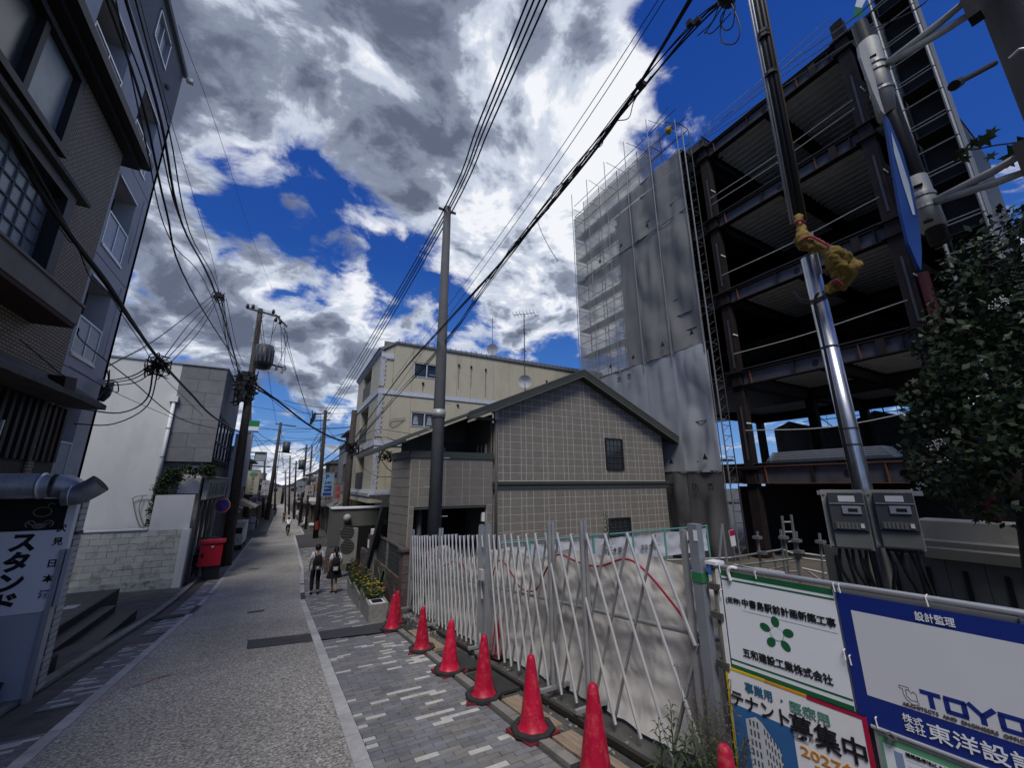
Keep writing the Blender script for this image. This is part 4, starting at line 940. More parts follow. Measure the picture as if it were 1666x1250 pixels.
blob([(1298,352,5.28),(1302,368,5.2),(1306,388,5.15),(1312,402,5.12)],[.045,.04,.085,.075],'upper_wrap',m_ycl)
blob([(1308,398,5.15),(1325,400,5.12),(1345,408,5.1)],[.075,.09,.06],'middle_wrap',m_ycl)
blob([(1340,406,5.1),(1360,418,5.08),(1374,438,5.08),(1368,458,5.1),(1356,466,5.12)],[.05,.12,.13,.09,.06],'hanging_fold',m_ycl)
blob([(1358,462,5.1),(1350,470,5.1),(1345,478,5.1)],[.05,.06,.03],'cloth_end',m_ycl)
for pa in ([(1294,362,5.2),(1302,358,5.13),(1310,362,5.2)],[(1302,392,5.07),(1320,385,5.03),(1345,398,5.0)],[(1345,396,5.0),(1350,405,5.0),(1346,412,5.03)],[(1352,462,5.0),(1360,456,4.99),(1370,464,5.03)]):
    MB().tube(poly_smooth([atD(*p) for p in pa],4),.014,6).build('cord', m_pink, yc_)
rz_ = thing('riser_cables', 'bundle of black and grey riser cables climbing from the yellow cloth into the sky', 'cables', atD(1300,358,5.3))
for k,(dx,r_,m_) in enumerate(((-.07,.014,m_gate2),(-.045,.016,m_gate2),(-.01,.034,m_blackp),(.03,.03,m_blackp),(.062,.014,mat('brown_cable',(.14,.09,.04),.6)),(-.025,.02,m_blackp))):
    A = atD(1300,360,5.3)+Vector((dx*.4,-dx,0)); B = atD(1232,0,5.3)+Vector((dx*.5,-dx*1.2,0)); B2 = B+(B-A)*.3
    MB().tube([A,B,B2],r_,8).build('cable', m_, rz_, True)
for z_ in (.62,.80,.82): c = atD(1300,360,5.3).lerp(atD(1232,0,5.3),z_); MB().tube([c,c+Z*.05],.075,8).build('cable_tie', m_blackp, rz_)
# meters
md = (atD(1341,797,5.1)-atD(1483,797,5.1)); 
def meter(px0, px1, lab):
    A = atD(px0,797,5.05); B = atD(px1,797,5.05); C_ = atD((px0+px1)/2+22,893,5.05)
    xd = (B-A); xd.z = 0; w = xd.length; xd.normalize(); nr = Vector((xd.y,-xd.x,0)); zt_ = (A.z+B.z)/2; h = zt_-C_.z
    if nr.dot(A-CAM) > 0: nr = -nr
    t = thing('electric_meter', lab, 'electric meter', A-Z*h, group='electric meters on the steel pole')
    P = A-Z*h
    bxx = lambda u0,u1,z0,z1,o0,o1: MB().boxf(P+xd*u0*w+Z*z0*h+nr*o0, xd*(u1-u0)*w, nr*(o1-o0), Z*(z1-z0)*h)
    mcase = mat('cream_grey_plastic',(.34,.34,.31),.5,var=.08); mdk = mat('smoky_plastic',(.075,.08,.09),.15,var=.1,spec=.7); mpl = mat('dim_grey_plastic',(.15,.155,.15),.5)
    bxx(0,1,0,1,0,.05).build('case', mcase, t); bxx(.16,.98,.32,.95,.05,.12).build('window_cover', mdk, t); bxx(.16,.98,.04,.30,.05,.10).build('terminal_cover', mpl, t)
    bxx(.40,.78,.80,.90,.12,.124).build('label', m_white, t); bxx(.45,.88,.60,.73,.12,.135).build('display_frame', m_alu, t); bxx(.58,.80,.63,.69,.135,.137).build('display', m_blackp, t)
    bxx(.17,.97,.76,.775,.12,.13).build('rib', m_alu, t); bxx(.22,.9,.34,.46,.12,.13).build('breaker_row', mat('row_grey',(.10,.10,.11)), t)
    for i in range(6): bxx(.26+i*.085,.31+i*.085,.35,.45,.13,.137).build('switch', mpl, t)
    bxx(.80,.88,.37,.44,.13,.139).build('seal', m_white, t)
    for u_,z_ in ((.07,.93),(.92,.97),(.07,.05),(.93,.03)):
        c = P+xd*u_*w+Z*z_*h+nr*.05; MB().tube([c,c+nr*.012],.011,8).build('screw', m_alu, t)
    # cables below
    for i in range(5):
        u_ = .2+i*.15; s0 = P+xd*u_*w; MB().tube(poly_smooth([s0,s0-Z*.18+xd*(U(-.03,.05)),s0-Z*.42+xd*U(-.02,.12)+nr*-.05,s0-Z*.8+xd*.06],4),.015,6).build('tail_cable', m_blackp, t)
    return P, xd, nr, w, h
mA = meter(1334,1402,'left of two smart electric meters on the steel pole')
mB = meter(1407,1483,'right of two smart electric meters on the steel pole')
MB().boxf(mA[0]+Z*(mA[4]-.05)-mA[1]*.03-mA[2]*.04, mA[1]*(.75), -mA[2]*.04, Z*.04).build('meter_rail', m_gate2, pp_)
# ---------------- road sign on the big pole
m_cpole = mat('concrete_pole', (.17,.165,.16), .85, var=.15, scale=3, bump=.2, bscale=60, dark=(.10,.10,.10), dscale=2, damt=.5)
m_galv = mat('dull_galvanised', (.38,.39,.38), .55, .35, var=.15, scale=6)
bp_ = thing('concrete_pole', 'thick concrete utility pole filling the top right corner', 'utility pole', (3.86,-.02,gz(0)))
MB().tube([(3.86,-.02,-1),(3.86,-.02,14)],[.215,.15],32).build('shaft', m_cpole, bp_, True)
A = atD(1640,262,3.68); MB().tube([atD(1642,95,3.64),atD(1658,80,3.63),atD(1672,78,3.64)],.008,6).build('strap', m_gate, bp_)
MB().tube([atD(1618,103,3.66),atD(1556,136,3.35)],.017,10).build('step_bolt', m_blackp, bp_); MB().tube([atD(1560,134,3.37),atD(1552,139,3.32)],.03,10).build('bolt_head', m_blackp, bp_)
rs = thing('road_sign', 'blue road sign seen edge-on with its pipe and arms, fixed to the thick concrete pole', 'road sign', atD(1450,150,4.2))
SPd = 4.15
def sp_(px,py,d=SPd): return atD(px,py,d)
for (a,b) in (((1412,70),(1446,188)),((1488,292),(1520,372))):
    c1 = sp_(*a); c2 = sp_(*b); MB().tube([c1,c2],.073,22).build('clamp_pipe', m_galv, rs, True)
MB().tube([sp_(1398,40),sp_(1530,395)],.058,16).build('pipe', m_blackp, rs, True)
for (px,py) in ((1424,108),(1427,118),(1436,150),(1500,322),(1506,340)):
    c = sp_(px,py); MB().tube([c-Z*.012,c+Z*.012],.082,20).build('band', m_gate2, rs)
for (px,py) in ((1419,90),(1430,138),(1493,300),(1510,358)):
    c = sp_(px,py)-Vector((.0,.0,0)); dd = (CAM-c).normalized(); MB().bar(c+dd*.07-Z*.01,c+dd*.1-Z*.01,.05,.02).build('slot', m_blackp, rs)
for (a,b,d2) in (((1442,104),(1580,8),3.62),((1515,330),(1672,262),3.62)):
    s0 = sp_(*a); e0 = atD(*b,d2)
    MB().tube([s0,s0.lerp(e0,.7)+Z*.03,e0+Z*.06],[.03,.026,.02],12).build('arm', m_galv, rs, True)
    MB().tube([s0,s0.lerp(e0,.7)-Z*.05,e0-Z*.06],[.03,.026,.02],12).build('arm', m_galv, rs, True)
    MB().bar(e0-Z*.12,e0+Z*.12,.06,.1).build('bracket', m_blackp, rs)
pn = Vector((-.35,-1,0)).normalized(); P0_ = sp_(1468,300,3.95)
def onp(px,py): r = ray(px,py); return CAM + r*(pn.dot(P0_-CAM)/pn.dot(r))
pts = [onp(*p) for p in ((1440,186),(1447,196),(1468,245),(1484,300),(1496,360),(1500,410),(1499,440),(1494,432),(1478,395),(1466,345),(1455,280),(1446,225))]
MB().prism(pts, -pn*.02).build('blue_plate', mat('road_sign_blue',(.012,.045,.20),.4,var=.05), rs)
pts2 = [onp(*p) for p in ((1449,215),(1462,250),(1478,300),(1488,350),(1484,350),(1468,300),(1454,250))]
MB().prism([p+pn*.003 for p in pts2], pn*.002).build('white_arrow', mat('dim_white_print',(.35,.42,.5),.5), rs)
ptsw = [onp(*p) for p in ((1397,74),(1402,68),(1408,72),(1414,90),(1422,120),(1432,160),(1440,186),(1434,180),(1421,150),(1408,115),(1400,92))]
MB().prism(ptsw, -pn*.02).build('grey_plate_back', m_galv, rs)
# ================================================================== RIGHT BUILDINGS
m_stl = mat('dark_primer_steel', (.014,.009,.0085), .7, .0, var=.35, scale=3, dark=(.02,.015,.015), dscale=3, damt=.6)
m_web = mat('pale_steel_web', (.07,.068,.08), .55, .1, var=.25, scale=2.5, dark=(.05,.04,.045), dscale=2, damt=.6)
m_rustp = mat('rust_red_column', (.085,.018,.022), .6, var=.3, scale=3)
m_rust = mat('rust', (.14,.055,.03), .8, var=.4, scale=6)
m_deck = mat('galvanised_deck', (.75,.78,.80), .5, .0, var=.15)
m_deckd = mat('deck_dark_grey', (.05,.052,.055), .6, .3)  # plain dark grey for the deck tops
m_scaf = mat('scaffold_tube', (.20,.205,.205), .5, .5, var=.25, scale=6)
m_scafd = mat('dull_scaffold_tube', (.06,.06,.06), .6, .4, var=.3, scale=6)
sb_ = thing('steel_frame_building', 'unfinished rusty steel-frame building with open floors and pale beams', 'building', (17.8,7,gz(7)))
ST = 17.8; CS = (16.6,10.3,4.02); CT = (17.8,24.2,30.6); FL = (2.02,6.36,10.42,14.6,18.92)
def beam(y0,y1,x,z,depth,axis='y',par=sb_, wide=.3):
    """I-beam, z = underside"""
    def bx(a0,a1,b0,b1,z0,z1):   # a along beam
        return MB().box((b0,a0,z0),(b1,a1,z1)) if axis == 'y' else MB().box((a0,b0,z0),(a1,b1,z1))
    mb = bx(y0,y1,x-wide/2,x+wide/2,z,z+.03); mb2 = bx(y0,y1,x-wide/2,x+wide/2,z+depth-.03,z+depth)
    n = len(mb.v); mb.v += mb2.v; mb.f += [tuple(i+n for i in f) for f in mb2.f]
    b = bx(y0,y1,x-.012,x+.012,z+.03,z+depth-.03).build('beam', m_web, par)
    b2 = mb.build('flanges', m_rust if z < 3 else m_stl, b)
    return b
for z in FL:
    dep = .72 if z < 3 else .62
    for y1,y0 in zip(CS,CS[1:]):
        b = beam(y0+.25,y1-.25,ST,z,dep)
        for f_ in (.08,.27,.62,.9):
            yy = y0+(y1-y0)*f_; MB().box((ST-.14,yy-.012,z+.03),(ST-.013,yy+.012,z+dep-.03)).build('stiffener', m_rust if f_ in (.27,.9) else m_stl, b)
        for f_ in (.40,.50) if z > 3 else (.45,):
            yy = y0+(y1-y0)*f_; MB().tube([(ST-.03,yy,z+dep/2),(ST-.013,yy,z+dep/2)],.12,16).build('hole_ring', m_stl, b); MB().tube([(ST-.034,yy,z+dep/2),(ST-.03,yy,z+dep/2)],.08,16).build('beam_hole', m_black, b)
        yy = y0+(y1-y0)*.17; MB().box((ST-.15,yy-.12,z+.04),(ST-.12,yy+.12,z+dep-.04)).build('splice_plate', m_stl, b)
    for y in CS[1:3]:
        for x0,x1 in zip(CT,CT[1:]): beam(x0+.25,x1-.25,y,z,dep,'x')
        
    beam(CT[0]+.2,CT[2],(CS[1]+CS[2])/2,z+.1,dep-.1,'x')
    beam(CS[2]+.2,CS[1]-.2,CT[1],z,dep,'y')
# columns
for y in CS:
    for x in CT:
        c = MB()
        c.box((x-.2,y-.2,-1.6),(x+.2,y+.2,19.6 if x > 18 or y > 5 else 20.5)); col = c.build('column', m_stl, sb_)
        if x < 18:
            for z in FL:
                MB().box((x-.32,y-.32,z-.02),(x+.32,y+.32,z+.02)).build('diaphragm_plate', m_stl, col); MB().box((x-.32,y-.32,z+.60),(x+.32,y+.32,z+.64)).build('diaphragm_plate', m_stl, col)
            for z in (4.2,8.4,12.6,16.4):
                MB().box((x-.225,y-.07,z-1.2),(x-.201,y+.0,z+1.2)).build('lug_strip', m_web, col); MB().box((x-.24,y-.23,z+.4),(x+.1,y-.205,z+.46)).build('white_strap', m_white, col) if y in (10.3,4.02) else None
# red down-pipe column beside the right column
MB().tube([(ST-.1,3.62,-1),(ST-.1,3.62,8.8)],.14,12).build('red_pipe_column', m_rustp, sb_, True)
# decks: corrugated sheet ribs as real folds
for fi, z in enumerate(FL):
    dz = z+(.72 if z < 3 else .62)
    for (x0,x1) in ((ST+.2,24.0),(24.4,30.6)):
        for (y0,y1) in ((CS[2]+.1,(CS[1]+CS[2])/2-.15),((CS[1]+CS[2])/2+.15,CS[1]-.1),(2.9,CS[2]-.1),(CS[1]+.1,CS[0])):
            mb = MB(); n = int((x1-x0)/.38); 
            for i in range(n):
                a = x0+i*(x1-x0)/n; w = (x1-x0)/n
                for (p,q_,zp,zq) in ((0,.36,0,0),(.36,.42,0,.09),(.42,.94,.09,.09),(.94,1,.09,0)):
                    mb.quad((a+p*w,y0,dz+zp),(a+q_*w,y0,dz+zq),(a+q_*w,y1,dz+zq),(a+p*w,y1,dz+zp))
            mb.build('deck_sheet', m_deck, sb_)
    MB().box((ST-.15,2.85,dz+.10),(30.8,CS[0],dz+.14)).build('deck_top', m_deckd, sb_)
# upper building core next to the scaffold, and rear dark walls of sheeting
for z in (6.36,10.42,14.6):
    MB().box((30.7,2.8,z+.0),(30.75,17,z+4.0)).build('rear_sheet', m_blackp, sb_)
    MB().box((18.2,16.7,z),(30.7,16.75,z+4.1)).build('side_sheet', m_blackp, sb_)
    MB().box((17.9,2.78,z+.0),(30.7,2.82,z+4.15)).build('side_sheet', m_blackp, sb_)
MB().box((30.9,-12,-2.4),(30.95,17,2.35)).build('ground_floor_rear_screen', mat('dull_grey_sheeting',(.10,.10,.105)), sb_); MB().box((ST+.4,11.2,-1.6),(30.7,11.3,1.9)).build('ground_floor_screen', m_blackp, sb_)
# parapet formwork at the far top corner
fwk = thing('formwork_crate', 'rack of grey formwork on the roof corner above the scaffold edge', 'formwork', (17.9,10.6,19.7))
for i in range(7):
    MB().box((17.5+i*.22,10.1,19.62),(17.58+i*.22,11.6,20.15)).build('formwork_rib', m_scafd, fwk)
MB().box((17.4,10.05,19.60),(19.2,11.7,19.66)).build('base_board', m_conc_d, fwk); MB().box((17.4,10.05,20.15),(19.2,10.12,20.2)).build('rail', m_scafd, fwk)
# safety ropes across the floors
for z in FL[1:]:
    for h in ((1.35,1.75) if z > 14 else (1.5,)):
        r_ = MB().tube(poly_smooth([(ST-.3,10.15,z+h),(ST-.3,7.2,z+h-.05),(ST-.3,4.1,z+h+.12)],5),.018,5)
        tag(r_.build('safety_rope', mat('pale_rope',(.42,.41,.38),.8), sb_))
MB().tube(poly_smooth([(ST-.3,10.15,4.3),(ST-.35,7,4.05),(ST-.3,4.1,4.35),(ST-.3,2,4.7)],5),.02,5).build('safety_rope', mat('pale_rope',(.42,.41,.38)), sb_)
# material at first floor
mt = thing('deck_sheet_stack', 'stack of pale folded deck sheets lying on the first floor of the steel frame', 'sheet stack', (18.6,8,2.75))
for i in range(7): MB().box((18.3+U(0,.06),5.6+i*.05,2.85+i*.07),(19.3,10.0-i*.06,2.90+i*.07)).build('sheet', m_gate2, mt)
# rear scaffold with sky behind, first floor level
rsn = thing('rear_scaffold', 'scaffold grid seen through the open first floor of the steel frame', 'scaffold', (31,4,3))
for i in range(5,15): MB().tube([(31.2,-12+i*1.8,-1),(31.2,-12+i*1.8,7)],.035,6).build('standard', m_scafd, rsn)
for i in range(5,14):
    for k in range(2): MB().tube([(31.3,-12+i*1.8+.6*(k+1),2.8),(31.3,-12+i*1.8+.6*(k+1),6.8)],.015,4).build('mesh_rod', m_scafd, rsn)
for k in range(9): MB().tube([(31.2,-3,1.2+k*.62),(31.2,14,1.2+k*.62)],.03,6).build('ledger', m_scafd, rsn)
for y in (-2,4,10): MB().tube([(31.2,y,3),(31.2,y+3,6.4)],.03,6).build('brace', m_scafd, rsn)
gs = thing('grey_sheeting', 'dull grey sheeting hung on the far side of the open first floor', 'sheeting', (31.5,8,2.4))
MB().grid(lambda u,v:(31.6+.08*noise.noise((u*22,v*3,1)), 5.2+u*11, 1.0+v*(5.4-.7*abs(sin(u*7)))),60,8).build('sheet', mat('dull_grey_sheeting',(.16,.16,.165),.8,var=.2,scale=1), gs, True)
MB().grid(lambda u,v:(31.6+.08*noise.noise((u*22,v*3,1)), -12+u*16, 1.0+v*(5.0-.8*abs(sin(u*8)))),60,8).build('sheet', mat('dull_grey_sheeting',(.16,.16,.165)), gs, True)

# ---------------- meshed scaffold
MT = 16.2
sc = thing('mesh_scaffold', 'tall scaffold wrapped in translucent grey mesh and soundproof sheets', 'scaffold', (MT,15,gz(15)))
PSX = [10.60,12.40,14.2,16.0,17.8,19.5]
TOPZ = 22.85
for i, s in enumerate(PSX):
    zt_ = 21.1 if i == 0 else TOPZ
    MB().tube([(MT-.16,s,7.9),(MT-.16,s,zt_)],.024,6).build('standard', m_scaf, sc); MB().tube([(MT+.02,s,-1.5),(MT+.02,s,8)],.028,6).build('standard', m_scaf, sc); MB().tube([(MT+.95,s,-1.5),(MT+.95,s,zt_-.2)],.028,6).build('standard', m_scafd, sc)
for k in range(13):
    z = -.6+k*1.8
    if z > 22: break
    for x in (MT+.05,MT+.95):
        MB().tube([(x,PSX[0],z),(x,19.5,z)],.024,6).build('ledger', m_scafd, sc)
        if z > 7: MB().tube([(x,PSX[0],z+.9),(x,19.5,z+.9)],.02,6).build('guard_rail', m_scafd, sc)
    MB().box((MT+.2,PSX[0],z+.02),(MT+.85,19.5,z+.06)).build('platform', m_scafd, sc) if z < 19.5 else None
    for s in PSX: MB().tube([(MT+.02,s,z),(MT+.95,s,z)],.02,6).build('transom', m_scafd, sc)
for k in range(6):
    for a,b in zip(PSX,PSX[1:]):
        if (k+int(a)) % 2: MB().tube([(MT+.06,a,7+k*2.7),(MT+.06,b,9.4+k*2.7)],.015,5).build('brace', m_scafd, sc)
# back-of-scaffold lattice visible at the far end (side return)
for x in (MT+2.4,MT+4.2,MT+6): MB().tube([(x,19.6,-1),(x,19.6,TOPZ-1)],.028,6).build('standard', m_scafd, sc)
for k in range(24): MB().tube([(MT,19.6,1+k*.9),(MT+6,19.6,1+k*.9)],.018,5).build('guard_rail', m_scafd, sc)
# dark concrete core floors behind the mesh so it reads dark
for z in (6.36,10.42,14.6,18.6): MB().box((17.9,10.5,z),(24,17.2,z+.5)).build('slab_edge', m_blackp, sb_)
m_mesh = mat('grey_scaffold_mesh', (.22,.22,.215), .95, var=.04, scale=.8, alpha=.80, spec=.05)
m_mesh2 = mat('thin_scaffold_mesh', (.25,.26,.27), .8, var=.1, scale=.8, alpha=.45)
m_sound = mat('silver_grey_soundproof_sheet', (.27,.285,.31), .8, var=.04, scale=.7, spec=.15)
m_sound2 = mat('dark_grey_soundproof_sheet', (.085,.087,.09), .6, var=.15, scale=1)
def clothp(y0,y1,z0,z1,x,seed,amp,m,nm,par=sc,nu=26,nv=40,sag=0.,holes=None):
    def f(u,v):
        y = y0+(y1-y0)*u; z = z0+(z1-z0)*v
        edge = (4*u*(1-u))**.5
        d = amp*edge*(noise.noise((y*1.1+seed,z*.45,seed))*1.6 + .35*noise.noise((y*2.6+z*.3,z*.35-y*.3,seed+5)) - .5*abs(noise.noise((y*1.1+z*.7,z*.5-y*.9,seed))))
        return (x+d, y, z-sag*4*u*(1-u)*v)
    return MB().grid(f,nu,nv).build(nm, m, par, True)
clo = []
for i,(a,b) in enumerate(zip(PSX,PSX[1:])):
    top = 19.2 if i == 0 else 20.7
    for (z0,z1) in ((8.3,15.55),(15.6,top)):
        clothp(a-.005,b+.005,z0,z1+.05,MT-.05,i*3.1+z0,.17 if i < 2 else .07,m_mesh,'mesh_sheet')
    clothp(a+.03,b-.03,top,TOPZ-.15 if i else 19.25,MT+1.0,i*3.1+4,.02,m_mesh2,'thin_mesh_sheet',nu=6,nv=6) if i else None
    clothp(a-.005,b+.005,2.52,8.36,MT-.07,i*5.7+9,.17 if i == 0 else .08,m_sound,'soundproof_sheet',sag=.05)
    clothp(a-.005,b+.005,-1.2,2.56,MT-.05,i*2.3+1,.15,m_sound2,'dark_soundproof_sheet')
MB().tube([(MT-.1,10.6,15.58),(MT-.1,19.5,15.58)],.025,6).build('lacing_rope', m_scaf, sc)
MB().tube([(MT-.12,10.6,8.36),(MT-.12,19.5,8.36)],.02,6).build('lacing_rope', m_scaf, sc); MB().tube([(MT-.12,10.6,2.58),(MT-.12,19.5,2.58)],.02,6).build('lacing_rope', m_scaf, sc)
# end mesh on the near return and end brackets
for k in range(46):
    z = -.9+k*.45; 
    MB().tube([(MT+.1,10.42,z),(MT+.62,10.42,z+.0)],.014,4).build('bracket', m_scafd, sc)
    MB().tube([(MT+.55,10.42,z),(MT+.12,10.42,z-.28)],.012,4).build('bracket_strut', m_scafd, sc)
MB().tube([(MT+.08,10.42,-1.2),(MT+.08,10.42,20.6)],.035,6).build('standard', m_scaf, sc)
# letters
for (y,z,sz) in ((12.28,1.75,.5),(10.45+1.5,0,0),): pass
for y,z,m_ in ((14.0,1.75,m_ink),(12.0,1.75,m_ink),(16.1,7.65,m_ink)):
    text('防', .36, (MT-.30,y,z), -Y, Z, m_, sc, bold=.006); text('音', .36, (MT-.30,y-.75,z), -Y, Z, m_, sc, bold=.006)
for y,z in ((13.1,2.95),(11.3,3.05),(12.9,8.8),(11.2,8.85),(14.9,8.7),(16.7,8.65),(13.1,15.9),(15.1,15.8),(17.0,15.75)):
    MB().prism([(MT-.28,y,z),(MT-.28,y-.25,z),(MT-.28,y-.125,z+.28)],(-.003,0,0)).build('black_triangle', m_ink, sc)
# top ledge details
MB().tube([(MT,12.4,22.0),(MT+.4,11.2,22.9)],.02,5).build('loose_tube', m_scafd, sc)
hoist = thing('yellow_hoist', 'small yellow hoist hanging at the top of the scaffold', 'hoist', (MT+.3,11.3,21.3))
H0_ = Vector((MT+.3,11.35,21.3)); MB().ball(H0_,.2,10,(1,1,1.25)).build('hoist_body', mat('hoist_yellow',(.40,.27,.02),.5), hoist, True)
MB().tube([H0_,H0_-Z*.9],.012,5).build('chain', m_blackp, hoist); MB().tube([H0_+Z*.2,H0_+Z*.5+X*.1],.03,5).build('hook', m_scafd, hoist)
MB().bar((MT+.4,10.6,21.0),(MT+.2,11.4,21.9),.05).build('jib', m_scafd, hoist)

# ---------------- dark scaffold tower at the right
ds = thing('scaffold_tower', 'tall narrow scaffold tower lined with black mesh beside the steel frame', 'scaffold', (16.2,2.3,gz(2)))
A1,A2 = 1.84,2.72
for t_ in (16.2,17.0):
    for s in (A1,A2): MB().tube([(t_,s,-1),(t_,s,25)],.045 if t_ < 17 else .028,8).build('standard', m_scaf if t_ < 17 else m_scafd, ds)
for k in range(28):
    z = .6+k*.88
    MB().tube([(16.2,A1,z),(16.2,A2,z)],.022,6).build('rung', m_scaf, ds)
    if k % 2 == 0: MB().tube([(16.2,A1,z+.12),(16.2,A2,z+.12)],.02,6).build('rung', m_scaf, ds); MB().box((16.3,A1+.05,z-.3),(17.0,A2-.05,z-.27)).build('platform', m_blackp, ds)
    for s in (A1,A2):
        MB().ball((16.2,s,z),.06,6).build('coupler', m_scafd, ds)
MB().box((16.25,A2+.02,-1),(19.8,A2+.04,25)).build('black_mesh', m_blackp, ds) if False else None
MB().quad((17.06,A1-.04,-1),(17.06,A2,-1),(17.06,A2,25),(17.06,A1-.04,25)).build('black_mesh', m_black, ds)
MB().quad((16.25,A1-.05,-1),(17.05,A1-.05,-1),(17.05,A1-.05,25),(16.25,A1-.05,25)).build('grey_mesh', mat('grey_sheet',(.13,.14,.15),.8), ds)
for k in range(26): MB().tube([(16.4,A2+.25,.8+k*.9),(16.4,A2-.05,.8+k*.9)],.02,5).build('side_rung', m_scafd, ds)
fl = thing('green_white_banner', 'small green and white banner tied near the top of the scaffold tower', 'banner', (16.1,3.1,19))
pf = [atT(*p,16.0) for p in ((1394,-10),(1412,-6),(1404,12),(1400,25),(1388,30),(1392,10))]
MB().prism([atT(*p,16.0) for p in ((1397,-12),(1412,-8),(1402,12),(1391,10))],(.01,0,0)).build('white_half', m_white, fl); MB().prism([atT(*p,16.0) for p in ((1392,10),(1403,13),(1404,24),(1387,30))],(.01,0,0)).build('green_half', mat('banner_green',(.02,.18,.08)), fl)

# ================================================================== TILED HOUSE
m_tile = mat('taupe_siding_tile', (.185,.172,.153), .8, objrand=.05, dark=(.15,.14,.125), dscale=.7, damt=.5, var=.14, scale=6, bump=.4, bscale=70)
m_tj = mat('pale_tile_joint', (.40,.38,.34), .85, var=.1)
m_trim = mat('dark_green_grey_trim', (.050,.058,.052), .5, var=.12, scale=3)
m_trim2 = mat('green_grey_fascia', (.085,.09,.08), .5, var=.12, scale=3)
HS = 13.0
th = thing('tiled_house', 'two-storey gabled house clad in taupe tiles with dark green-grey trim', 'house', (9,HS,gz(13)))
tL, tC, tR = 3.49, 6.53, 15.4
zBand, zRidge, tRidge = 2.02, 6.60, 10.54
slL = (6.62-4.35)/(tRidge-5.29); slR = (6.62-4.38)/(tR-tRidge)
def roofz(t): return 6.62-(tRidge-t)*slL if t < tRidge else 6.62-(t-tRidge)*slR
# backing wall (joint colour)
MB().prism([(tC,HS-.006,-2.2),(tR,HS-.006,-2.2),(tR,HS-.006,roofz(tR)),(tRidge,HS-.006,roofz(tRidge)),(tC,HS-.006,roofz(tC))],(0,.12,0)).build('gable_wall', m_tj, th)
MB().box((tC+.05,HS+.12,-2.2),(tR-.03,22,4.3)).build('house_core', m_blackp, th)
win = (11.90,12.78,2.70,3.90); win2_ = (11.84,12.92,-.35,.60)
# tiles on the gable, alternating wide and narrow columns
cells = []
cols = []; x = tC+.13; k = 0
while x < tR: w = (.20,.29,.45)[k%3]*1.05 if True else .3; cols.append((x,min(x+w,tR))); x += w; k += 1
rowh = .285
zlist = []
z = zBand+.16
while z < 6.7: zlist.append((z,z+rowh)); z += rowh
z = zBand-.18
while z > -1.6: zlist.append((z-rowh,z)); z -= rowh
for (a,b) in cols:
    for (c,d) in zlist:
        if b-a < .05: continue
        def clip(t): return min(d, roofz(t)-.02)
        if c > roofz((a+b)/2)-.1: continue
        if any(b > w_[0]-.06 and a < w_[1]+.06 and d > w_[2]-.06 and c < w_[3]+.06 for w_ in (win,win2_)):
            if not (c < -1): 
                # keep the parts beside the window
                w_ = win if c > 2 else win2_
                if a < w_[0]-.06: a_, b_ = a, min(b, w_[0]-.06); cells.append((a_,b_,c,clip(a_),clip(b_)))
                if b > w_[1]+.06 and b-max(a,w_[1]+.06) > .04: a_, b_ = max(a, w_[1]+.06), b; cells.append((a_,b_,c,clip(a_),clip(b_)))
                m0, m1 = max(a,w_[0]-.06), min(b,w_[1]+.06)
                if m1-m0 > .04:
                    if d > w_[3]+.09: cells.append((m0,m1,max(c,w_[3]+.07),clip(m0),clip(m1)))
                    elif c < w_[2]-.09: cells.append((m0,m1,c,min(d,w_[2]-.07),min(d,w_[2]-.07)))
                continue
        cells.append((a,b,c,clip(a),clip(b)))
cells.sort(key=lambda c: (c[0]-6.5)**2*.2-(c[1]-c[0])*40*(c[3]-c[2]))
rest = MB()
for i,(a,b,c,d0,d1) in enumerate(cells):
    g_ = .015; dd = U(-.001,.002)
    P8 = [(a+g_,HS-.012-dd,c+g_),(b-g_,HS-.012-dd,c+g_),(b-g_,HS+.019,c+g_),(a+g_,HS+.019,c+g_),(a+g_,HS-.012-dd,d0-g_),(b-g_,HS-.012-dd,d1-g_),(b-g_,HS+.019,d1-g_),(a+g_,HS+.019,d0-g_)]
    if i < 290: MB().hexa(P8).build('tile', m_tile, th)
    else: rest.hexa(P8)
tag(rest.build('tiles', m_tile, th), kind='stuff')
# trim band
for (z0,z1,o) in ((zBand-.14,zBand+.02,.05),(zBand+.02,zBand+.12,.09)): MB().box((tC-.1,HS-o,z0),(tR+.12,HS-.004,z1)).build('trim_band', m_trim, th)
MB().box((tC-.1,HS-.1,zBand+.121),(tR+.12,HS-.004,zBand+.132)).build('band_cap', m_conc, th)
# windows
for w_,nx,nz in ((win,4,5),(win2_,4,3)):
    wo_ = MB().box((w_[0],HS-.02,w_[2]),(w_[1],HS-.010,w_[3])).build('window', m_glass, th); f = MB()
    f.box((w_[0]-.07,HS-.06,w_[2]-.07),(w_[0],HS+.02,w_[3]+.07)); f.box((w_[1],HS-.06,w_[2]-.07),(w_[1]+.07,HS+.02,w_[3]+.07)); f.box((w_[0],HS-.06,w_[3]),(w_[1],HS+.02,w_[3]+.07)); f.box((w_[0],HS-.075,w_[2]-.07),(w_[1],HS+.02,w_[2]))
    f.build('frame', m_blackp, wo_); gmb = MB()
    for i in range(1,nx): x = w_[0]+(w_[1]-w_[0])*i/nx; gmb.box((x-.01,HS-.045,w_[2]),(x+.01,HS-.03,w_[3]))
    for i in range(1,nz): z = w_[2]+(w_[3]-w_[2])*i/nz; gmb.box((w_[0],HS-.047,z-.01),(w_[1],HS-.032,z+.01))
    gmb.build('grille', m_trim, wo_)
